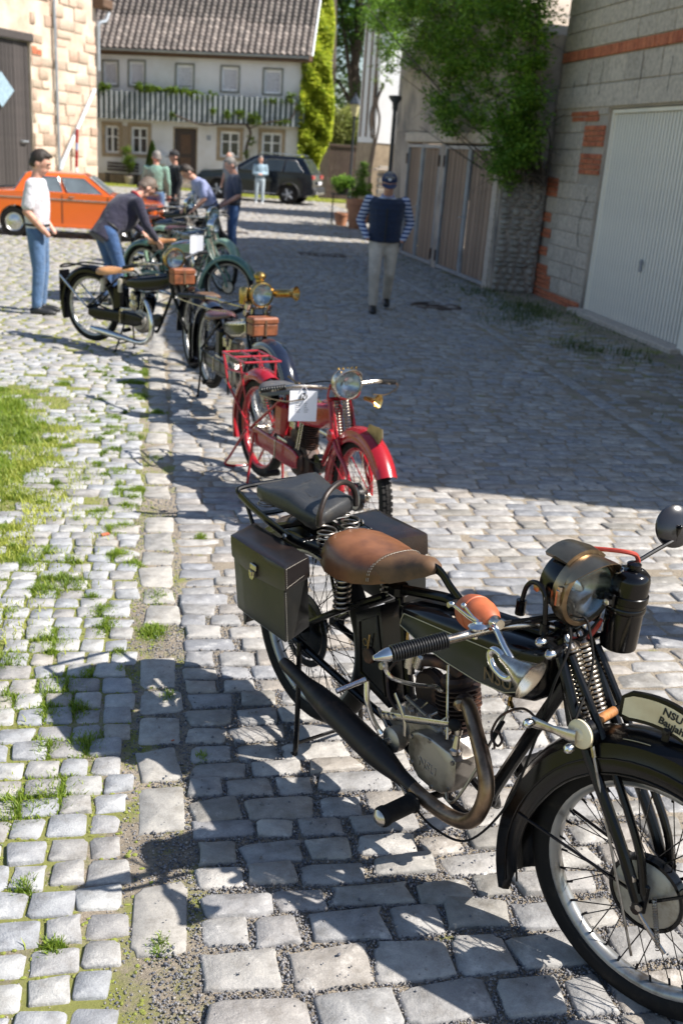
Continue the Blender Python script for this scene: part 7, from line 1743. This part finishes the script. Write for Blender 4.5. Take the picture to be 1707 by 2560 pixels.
# brass-lamp motorcycle
P3 = (.46, 8.25, -76)
B, S, hx, tz, hz, tk = moto(P3, 'black vintage motorcycle with big brass lamp, brass horn and plum saddle behind the red one', dict(
    paint='black_paint', guard='blue_black_paint', R=.335, wb=1.36, top=.78, bar=.90, seat=.74, saddle='plum_leather', tank='nickel', tank_panel='tank_green', steer=6, lr=.085, lz=1.0, lshell='brass', lrim='brass', springm='nickel',
    chimney=[(.03, -.01), (.03, .02), (.042, .03), (.045, .05), (.03, .068), (.015, .075), (0, .077)], sweep=.62, bw=.27, exhaust=False, gw=.065, ga=10, shiny=True, leverm='nickel', lift=.06, tankw=.07, tankh=.13, cyl='alu'))
g = G(); a = Vector(S((hx + .10, .12, 1.01))); d = Vector((.8, .65, .12)).normalized()
g.lathe([(0, 0), (.030, 0), (.030, .12), (.034, .14), (.050, .165), (.052, .170), (.046, .168), (.03, .13), (0, .1)], a, d, 24); obj('brass_horn', g, M['brass'], B)
g = G(); g.lathe([(0, 0), (.035, 0), (.038, .01), (.038, .10), (.03, .12), (0, .13)], S((hx + .05, -.10, .92)), (0, 0, 1), 20); obj('gas_generator', g, M['brass'], B)
def leather_box(B, c, rz, w=.19, d=.11, h=.12):
    t = bpy.data.objects.new('leather_box', None); C.objects.link(t); t.parent = B
    obj('box_body', G().box(c, (d, w, h * .66), rz, .012), M['box_leather'], t); obj('box_lid', G().box((c[0], c[1], c[2] + h * .45), (d + .008, w + .008, h * .36), rz, .012), M['box_leather'], t)
    obj('box_strap', G().box((c[0] + (d / 2 + .004) * math.cos(rz), c[1] + (d / 2 + .004) * math.sin(rz), c[2] + h * .1), (.006, .018, h * .8), rz, .002), M['saddle_flap'], t)
leather_box(B, S((hx + .17, 0, .765)), R_(6), .20, .11, .14)
for s in (-1, 1):
    g = G(); g.lathe([(0, 0), (.022, 0), (.022, .04), (.015, .045), (.015, .055), (.024, .06), (.024, .10), (0, .10)], S((hx + .06, s * .085, .85)), (.5, 0, .9), 16); obj('steering_damper', g, M['nickel'], B)
obj('rear_plate', G().box((-.36, 0, .36), (.012, .17, .34), 0, .005), M['black_paint'], B)
g = G(); g.box((-.12, 0, .80), (.20, .17, .05), 0, .015); obj('rear_pad', g, M['saddle_flap'], B)
# black with tan saddle and chrome exhaust
P4 = (-.60, 10.25, -40)
B, S, hx, tz, hz, tk = moto(P4, 'black vintage motorcycle with pale tan saddle, chrome exhaust and large brass headlamp', dict(
    paint='black_paint', R=.345, wb=1.38, top=.80, bar=.93, seat=.79, saddle='tan_leather', steer=-38, lr=.095, lz=.98, lshell='brass', lrim='brass', xm='chrome', xr=.026, gw=.066, mid_stand=True, shiny=True, lift=.04, tankw=.10, sweep=.22, cyl='black_frame', xs=.10, ga=40, cyls=[(.70, .42, .3), (.60, .43, -.25)],
    tankh=.14, lyaw=14))
leather_box(B, S((hx + .16, .03, .80)), R_(-30), .21, .12, .15)
obj('rear_hoop', G().tube(spline([(.05, -.10, .79), (-.22, -.11, .78), (-.34, -.09, .74), (-.36, 0, .73), (-.34, .09, .74), (-.22, .11, .78), (.05, .10, .79)], 5), .009, 8), M['black_frame'], B)
for s in (-1, 1): obj('mudguard_strut', G().tube([(-.36, s * .085, .66), (-.0, s * .09, .39)], .009, 8), M['chrome'], B)
obj('tail_fin', G().box((-.375, 0, .55), (.02, .14, .30), 0, .008), M['black_paint'], B)
for k, q in enumerate(((.20, -.07, .56), (.42, -.07, .58))):
    g = G(); g.lathe([(0, 0), (.022, 0), (.024, .01), (.024, .12), (0, .13)], q, (0, 0, 1), 14); obj('oil_bottle' if k else 'shock_sleeve', g, M['drum'], B)
# green one with chrome tank
P5 = (-.12, 13.4, -44)
B, S, hx, tz, hz, tk = moto(P5, 'dark green vintage motorcycle with chrome flanked tank and cream saddle beside the bending man', dict(
    paint='green_paint', frame='green_paint', guard='green_paint', tank='chrome', tank_panel='pale_green_paint', R=.335, wb=1.38, top=.84, bar=.98, seat=.80, saddle='tan_leather', steer=14, lr=.085, lshell='chrome', lrim='chrome', barm='chrome', hump=.03, tankh=.19, tankw=.12,
    shiny=True, cyl='alu', tankp=.7, leverm='chrome'))
card(wpos(P5, (hx + .05, -.22, .93)), R_(8), .16, .22, 'white card hanging on the handlebar of the green motorcycle with chrome tank')
# pale green one behind
P6 = (.12, 15.5, -52)
B, S, hx, tz, hz, tk = moto(P6, 'pale green vintage motorcycle with blue tank standing behind the chrome tanked green one', dict(
    paint='pale_green_paint', frame='green_paint', guard='pale_green_paint', tank='blue_black_paint', R=.345, wb=1.40, top=.82, bar=1.0, seat=.80, saddle='plum_leather', steer=-10, lr=.085, lshell='green_paint', lrim='chrome', barm='chrome', tankh=.18, tankw=.11, tankp=.7, gw=.07, cyl='alu', shiny=True, bw=.40))
# two more further back
P7 = (-.35, 17.3, -35)
B, S, hx, tz, hz, tk = moto(P7, 'dark blue vintage motorcycle with chrome handlebar before the man in green shirt', dict(
    paint='blue_black_paint', R=.335, wb=1.38, top=.82, bar=1.0, seat=.80, saddle='plum_leather', tank='blue_black_paint', steer=-15, lshell='chrome', lrim='chrome', barm='chrome', tankp=.7, tankw=.11, tankh=.18, shiny=True, cyl='alu'))
P8 = (-.2, 19.4, -35)
B, S, hx, tz, hz, tk = moto(P8, 'black vintage motorcycle with chrome lamp, farthest of the whole row', dict(
    paint='black_paint', R=.335, wb=1.38, top=.82, bar=1.02, seat=.80, saddle='plum_leather', steer=-10, lshell='chrome', lrim='chrome', barm='chrome', tankp=.7, tankw=.11, tankh=.18, shiny=True, cyl='alu'))
card(wpos(P8, (hx + .1, -.12, 1.12)), R_(8), .16, .24, 'white card standing on the farthest black motorcycle beyond the dark blue one')
# ------------------------------------------------------------------ people
def blob(name, g, mat, parent, vox=.016, sm=4):
    """fuses overlapping shapes into one continuous skin"""
    me = g.mesh(name, mat); o = bpy.data.objects.new(name, me); C.objects.link(o)
    r = o.modifiers.new('r', 'REMESH'); r.mode = 'VOXEL'; r.voxel_size = vox; r.use_smooth_shade = True
    s = o.modifiers.new('s', 'SMOOTH'); s.factor = .5; s.iterations = sm
    dg = bpy.context.evaluated_depsgraph_get(); m2 = bpy.data.meshes.new_from_object(o.evaluated_get(dg)); bpy.data.objects.remove(o); m2.name = name
    m2.materials.clear(); m2.materials.append(mat); m2.polygons.foreach_set('use_smooth', [True] * len(m2.polygons))
    o = bpy.data.objects.new(name, m2); C.objects.link(o); o.parent = parent; return o
def limb(g, a, b, r0, r1, mid=None, n=12):
    a, b = Vector(a), Vector(b); k = 5; pts = [a.lerp(b, i / k) for i in range(k + 1)]
    rr = [(r0 + (r1 - r0) * i / k) * (1 + (.10 * math.sin(math.pi * (i / k) ** .7) if mid else 0)) for i in range(k + 1)]
    g.tube(pts, rr, n); g.ell(tuple(a), (r0,) * 3, 10, 8); g.ell(tuple(b), (r1,) * 3, 10, 8)
def person(loc, rz, label, J, h=1.76, shirt='c_white', sleeve='short', trousers='c_jeans', hair='hair_dark', bald=False, shoes='shoe', cap=None, vest=None, collar=None, vox=.016, belly=0.0, long_top=0.0, group='people looking at the motorcycles', bulk=1.12):
    """J: joints in the person's own axes: x = facing, y = left, z = up, for a body 1.76 m tall"""
    k = h / 1.76; T = thing('person', label, 'person', loc, rz, group); T.scale = (bulk, bulk, 1)
    j = {a: Vector(b) * k for a, b in J.items() if isinstance(b, tuple)}
    sk = M['skin']; hip, chest, neck, head = j['hip'], j['chest'], j['neck'], j['head']
    up = (neck - hip).normalized()
    lat = Vector((0, 1, 0)) if 'lat' not in J else Vector(J['lat']).normalized()
    fw = lat.cross(up).normalized() * -1 if False else (lat.cross(up)).normalized()
    # skin: head, neck, forearms and hands in one body that runs under the clothes
    g = G(); hu = (head - neck).normalized(); hf = Vector(J.get('look', (1, 0, 0))).normalized(); hf = (hf - hu * hf.dot(hu)).normalized(); hl = hu.cross(hf)
    Mh = Matrix((hf, hl, hu)).transposed()
    hc = head; r = .5 * k
    g.ell(tuple(hc + hu * .020 * k), (.092 * k, .076 * k, .105 * k), 18, 14, Mh)
    g.ell(tuple(hc + hf * .028 * k - hu * .055 * k), (.062 * k, .056 * k, .062 * k), 14, 10, Mh)
    g.ell(tuple(hc + hf * .060 * k - hu * .088 * k), (.024 * k, .030 * k, .022 * k), 10, 8, Mh)          # chin
    g.tube([hc + hf * .085 * k + hu * .018 * k, hc + hf * .108 * k - hu * .020 * k], [.010 * k, .016 * k], 8)   # nose
    g.ell(tuple(hc + hf * .084 * k - hu * .052 * k), (.012 * k, .024 * k, .010 * k), 10, 6, Mh)         # mouth
    g.tube([hc + hf * .082 * k + hu * .034 * k - hl * .04 * k, hc + hf * .094 * k + hu * .036 * k, hc + hf * .082 * k + hu * .034 * k + hl * .04 * k], .010 * k, 8)  # brow
    for s in (-1, 1): g.ell(tuple(hc + hl * s * .080 * k - hu * .010 * k - hf * .008 * k), (.020 * k, .010 * k, .032 * k), 10, 8, Mh)
    limb(g, neck - up * .04 * k, hc - hu * .06 * k, .058 * k, .052 * k)
    g.tube([hip + up * .05 * k, chest], .08 * k, 10); 
    for s, L in ((1, 'l'), (-1, 'r')):
        sh, el, ha = j['sh_' + L], j['el_' + L], j['ha_' + L]
        limb(g, chest, sh, .05 * k, .045 * k); limb(g, sh, el, .043 * k, .038 * k); limb(g, el, ha, .040 * k, .027 * k, True)
        if J.get('pocket' + L): continue
        d = (ha - el).normalized(); sd = (d.cross(Vector((0, 0, 1))) if abs(d.z) < .9 else d.cross(Vector((1, 0, 0)))).normalized(); pn = d.cross(sd)
        palm = ha + d * .045 * k; g.ell(tuple(palm), (.048 * k, .040 * k, .018 * k), 12, 8, Matrix((d, sd, pn)).transposed())
        for q in range(4):
            b0 = ha + d * .080 * k + sd * (-.028 + .019 * q) * k; ln = (.060, .070, .066, .052)[q] * k; b1 = b0 + d * ln * .5 + pn * .008 * k; b2 = b1 + d * ln * .4 + pn * .022 * k
            g.tube([b0 - d * .03 * k, b0, b1, b2], [.011 * k, .0105 * k, .010 * k, .008 * k], 8)
        b0 = ha + d * .02 * k + sd * .030 * k; g.tube([b0, b0 + d * .03 * k + sd * .024 * k + pn * .01 * k, b0 + d * .062 * k + sd * .028 * k + pn * .02 * k], [.014 * k, .012 * k, .009 * k], 8)
    blob('body', g, sk, T, vox * .62, 3)
    g = G()
    for s in (-1, 1): g.ell(tuple(hc + hf * .086 * k + hl * s * .031 * k + hu * .016 * k), (.009 * k, .012 * k, .007 * k), 8, 6, Mh)
    obj('eyes', g, M['ink'], T)
    # shirt
    g = G(); w = .160 * k
    def oval(c, a, b, ax_up=up): return [c + lat * a * math.cos(2 * math.pi * i / 20) + fw * b * math.sin(2 * math.pi * i / 20) for i in range(20)]
    hem = J.get('hem', .0) - long_top
    secs = [(hem - .02, .162, .105), (.06, .160, .112), (.18, .160, .122), (.30, .168, .125), (.42, .180, .120), (.50, .168, .098), (.55, .10, .075), (.575, .066, .066)]
    L_ = (neck - hip).length / .575; rings = []
    for z, a, b in secs:
        t = max(0, min(1, z / .575)); c = hip + (chest - hip) * (z * L_) / max(1e-6, (chest - hip).length) if z * L_ < (chest - hip).length else chest + (neck - chest) * ((z * L_ - (chest - hip).length) / (neck - chest).length)
        rings.append(oval(c + fw * (belly * math.sin(math.pi * t) * .6), a * k, (b + belly * math.sin(math.pi * t)) * k))
    g.loft(rings)
    for L in 'lr':
        sh, el, ha = j['sh_' + L], j['el_' + L], j['ha_' + L]
        limb(g, chest.lerp(sh, .6) , sh, .075 * k, .066 * k)
        if sleeve == 'short': limb(g, sh, sh.lerp(el, .78), .064 * k, .062 * k)
        elif sleeve == 'long': limb(g, sh, el, .064 * k, .052 * k); limb(g, el, el.lerp(ha, .93), .052 * k, .040 * k)
    blob('shirt', g, M[shirt], T, vox, 3)
    if vest:
        g = G(); rings = []
        for i in range(25):
            z = -.03 + .575 * i / 24; e = .022 + .010 * abs(math.sin(i * 1.1)); cc = hip + up * z * L_
            for (z0, a0, b0), (z1, a1, b1) in zip(secs, secs[1:]):
                if z0 <= z <= z1: t = (z - z0) / (z1 - z0); a, b = a0 + (a1 - a0) * t, b0 + (b1 - b0) * t; break
            else: a, b = secs[0][1:]
            rings.append(oval(cc + fw * belly * .5, (a + e) * k, (b + belly * math.sin(math.pi * max(0, min(1, z / .575))) + e) * k))
        g.loft(rings)
        for L in 'lr': limb(g, chest.lerp(j['sh_' + L], .3), chest.lerp(j['sh_' + L], .80), .095 * k, .078 * k)
        blob('quilted_vest', g, M[vest], T, vox * .8, 1)
        obj('zip', G().tube([hip + up * (-.02 + .05 * i) * L_ + fw * (.158 + belly * 1.3 * math.sin(math.pi * min(1, i / 10.5))) * k for i in range(10)], .008 * k, 6), M['c_red' if False else 'ink'], T)
    if collar:
        obj('collar', G().tube([neck - up * .0 + lat * .062 * k * math.cos(a) + fw * .068 * k * math.sin(a) - up * .012 * k * math.sin(a) for a in [2 * math.pi * i / 20 for i in range(20)]], .016 * k, 8, closed=True), M[collar], T)
    # trousers
    g = G(); g.ell(tuple(hip - up * .0), (.112 * k, .165 * k, .115 * k), 18, 12)
    for L in 'lr':
        hp = hip + lat * (.085 if L == 'l' else -.085) * k - Vector((0, 0, .03 * k)); kn, fo = j['kn_' + L], j['fo_' + L]
        limb(g, hp, kn, .094 * k, .066 * k); limb(g, kn, fo + Vector((0, 0, .03 * k)), .066 * k, .054 * k)
    blob('trousers', g, M[trousers], T, vox, 3)
    obj('belt', G().tube([hip + up * .055 * k + lat * .158 * k * math.cos(a) + fw * .108 * k * math.sin(a) for a in [2 * math.pi * i / 24 for i in range(24)]], .014 * k, 8, closed=True), M['ink'], T)
    for L in 'lr':
        fo = j['fo_' + L]; d = Vector(J.get('toe_' + L, (1, 0, 0))).normalized(); g = G()
        g.tube([fo - d * .065 * k + Vector((0, 0, -.040 * k)), fo + d * .02 * k + Vector((0, 0, -.035 * k)), fo + d * .13 * k + Vector((0, 0, -.050 * k)), fo + d * .19 * k + Vector((0, 0, -.056 * k))], [.040 * k, .048 * k, .046 * k, .030 * k], 12)
        g.tube([fo + Vector((0, 0, .02 * k)), fo + Vector((0, 0, -.04 * k))], .044 * k, 10)
        o = blob('shoe', g, M[shoes], T, vox * .8, 3)
    # hair
    if not bald or True:
        g = G(); bk = -.012 if not bald else -.05; hh = .032 if not bald else -.012
        g.ell(tuple(hc + hu * (.030 + hh * .5) * k + hf * bk * k), (.096 * k, .084 * k, .106 * k), 18, 12, Mh)
        g.ell(tuple(hc - hf * .045 * k - hu * .005 * k), (.058 * k, .078 * k, .080 * k), 14, 10, Mh)
        if not bald: g.ell(tuple(hc + hf * .045 * k + hu * .095 * k), (.050 * k, .062 * k, .034 * k), 14, 10, Mh)
        me = blob('hair', g, M[hair], T, vox * .6, 2)
        # keep the face free: trim what lies in front of the hairline
        bm = bmesh.new(); bm.from_mesh(me.data); kill = []
        for v in bm.verts:
            q = v.co - hc
            if q.dot(hf) > (.035 + (.55 * max(0, q.dot(hu) - .035 * k) / k)) * k and q.dot(hu) < .085 * k: kill.append(v)
            elif q.dot(hu) < -.055 * k: kill.append(v)
        bmesh.ops.delete(bm, geom=kill, context='VERTS')
        for v in bm.verts: v.co += v.normal * (.006 * math.sin(v.co.x * 190 + v.co.y * 90) * math.sin(v.co.z * 150 + v.co.y * 210)) * k
        bm.to_mesh(me.data); bm.free()
    if cap:
        g = G(); rings = []
        for i in range(7):
            a = math.pi / 2 * i / 6; rings.append([hc + hu * (.045 + .095 * math.sin(a)) * k + (hf * math.cos(b) * .106 + hl * math.sin(b) * .092) * math.cos(a) ** .8 * k - hf * .004 * k for b in [2 * math.pi * q / 20 for q in range(20)]])
        g.loft(rings); obj('cap_crown', g, M[cap], T)
        g = G(); g.prism([(x * .085, .085 + .095 * math.sqrt(max(0, 1 - x * x))) for x in [-1 + i / 6 for i in range(13)]] , hc + hu * .048 * k, hl * k, hf * k - hu * .25 * k, hu * .006 * k); obj('cap_peak', g, M[cap], T)
        g = G(); g.ell(tuple(hc + hf * .098 * k + hu * .090 * k), (.006, .020, .018), 10, 8, Mh); obj('cap_badge', g, M['paper'], T)
    return T
STAND = dict(hip=(0, 0, .93), chest=(0, 0, 1.27), neck=(.0, 0, 1.48), head=(.02, 0, 1.63), sh_l=(0, .19, 1.41), sh_r=(0, -.19, 1.41), el_l=(-.02, .24, 1.13), el_r=(-.02, -.24, 1.13),
             ha_l=(.06, .23, .88), ha_r=(.06, -.23, .88), kn_l=(.02, .10, .50), kn_r=(.02, -.10, .50), fo_l=(-.01, .11, .085), fo_r=(-.01, -.11, .085))
def J(**k): d = dict(STAND); d.update(k); return d
# white T-shirt, looks down to the motorcycles; hands in front pocket
person((-1.29, 11.98, 0), R_(-6), 'young dark haired man in white T-shirt and blue jeans standing left of the motorcycles', J(look=(1, -.1, -.55), head=(.045, 0, 1.625), neck=(.0, 0, 1.475), ha_r=(.13, -.15, .89), el_r=(-.05, -.23, 1.13), ha_l=(.13, .16, .89), el_l=(-.05, .24, 1.14), pocketr=1, pocketl=1), 1.78)
# navy jacket, bending over the handlebars
person((-.44, 13.0, 0), R_(30), 'man in navy jacket with red collar bending over the green motorcycle', J(hip=(-.16, 0, .90), chest=(.06, 0, 1.17), neck=(.22, 0, 1.30), head=(.34, 0, 1.40), look=(.75, 0, -.75), sh_l=(.13, .20, 1.25), sh_r=(.13, -.20, 1.25), el_l=(.22, .25, 1.02), el_r=(.20, -.26, .98), ha_l=(.38, .16, .86), ha_r=(.36, -.20, .80),
       kn_l=(-.05, .11, .48), kn_r=(-.05, -.11, .48), fo_l=(-.12, .12, .085), fo_r=(-.12, -.12, .085)), 1.76, 'c_navy', 'long', 'c_jeans_dark', 'hair_brown', collar='c_red', belly=.08, long_top=.12)
# green shirt from behind
person((.02, 22.2, 0), R_(75), 'grey haired man in pale green shirt seen from behind near the row of motorcycles', J(look=(.8, .35, -.4), head=(.03, 0, 1.62)), 1.74, 'c_green', 'long', 'c_jeans', 'hair_grey', vox=.02, long_top=.05)
person((.42, 22.9, 0), R_(200), 'person in black jacket and dark cap half hidden behind the man in the green shirt', J(look=(.8, 0, -.4)), 1.76, 'c_black', 'long', 'c_black', 'hair_dark', vox=.022, cap='c_black')
# pale blue T-shirt, striding and leaning forward
person((.95, 18.6, 0), R_(195), 'man in pale blue T-shirt and black trousers leaning forward in mid stride', J(hip=(-.05, 0, .90), chest=(.12, 0, 1.20), neck=(.26, 0, 1.36), head=(.36, 0, 1.45), look=(.7, 0, -.75), sh_l=(.18, .19, 1.30), sh_r=(.18, -.19, 1.30), el_l=(.16, .23, 1.03), el_r=(.16, -.22, 1.03), ha_l=(.32, .18, .84), ha_r=(.34, -.16, .86),
       kn_l=(.10, .10, .52), kn_r=(-.20, -.10, .47), fo_l=(.12, .11, .085), fo_r=(-.50, -.10, .12)), 1.78, 'c_lilac', 'short', 'c_black', 'hair_dark', vox=.02)
# slate T-shirt, hands near pockets
person((1.40, 18.9, 0), R_(185), 'grey haired man in slate T-shirt and blue jeans with hand at his pocket', J(look=(1, 0, -.5), hip=(0, 0, .92), head=(.06, 0, 1.62), ha_l=(.20, .12, .93), el_l=(-.04, .23, 1.12), ha_r=(.20, -.12, .93), el_r=(-.04, -.23, 1.12)), 1.76, 'c_slate', 'short', 'c_jeans_dark', 'hair_grey', vox=.02, belly=.01)
person((2.15, 31.0, 0), R_(215), 'balding man in grey shirt standing in front of the dark car', J(look=(1, 0, -.4)), 1.74, 'c_grey', 'short', 'c_slate', 'hair_grey', bald=True, vox=.024)
person((3.68, 37.4, 0), R_(-95), 'woman in light denim jacket and pale trousers standing in front of the dark car', J(ha_l=(.20, .03, 1.12), el_l=(.02, .23, 1.12), ha_r=(.20, -.03, 1.10), el_r=(.02, -.23, 1.12)), 1.63, 'c_denim_jacket', 'long', 'c_jeans_pale', 'hair_grey', shoes='shoe_white', vox=.024, long_top=.06)
# the walking man
person((2.98, 13.30, 0), R_(-100), 'man in navy cap, quilted vest and striped sleeves walking down the shaded road', J(hip=(0, 0, .92), chest=(.02, 0, 1.26), neck=(.05, 0, 1.46), head=(.10, 0, 1.605), look=(.9, 0, -.42), ha_l=(.10, .20, .92), el_l=(-.07, .29, 1.13), ha_r=(.10, -.20, .92), el_r=(-.07, -.29, 1.13), pocketl=1, pocketr=1,
       sh_l=(.02, .20, 1.40), sh_r=(.02, -.20, 1.40), kn_l=(.02, .09, .50), kn_r=(.18, -.09, .50), fo_l=(-.22, .09, .13), fo_r=(.16, -.08, .085)), 1.80, 'c_stripe', 'long', 'c_beige', 'hair_grey', cap='c_cap', vest='c_vest', collar='c_lilac', vox=.015)
# bystander just outside the picture whose shadow falls behind the front motorcycle
person((3.0, 3.66, 0), R_(160), 'bystander in grey shirt just right of the picture whose shadow lies behind the front motorcycle', J(look=(1, 0, -.4)), 1.72, 'c_grey', 'long', 'c_slate', 'hair_brown', vox=.022)
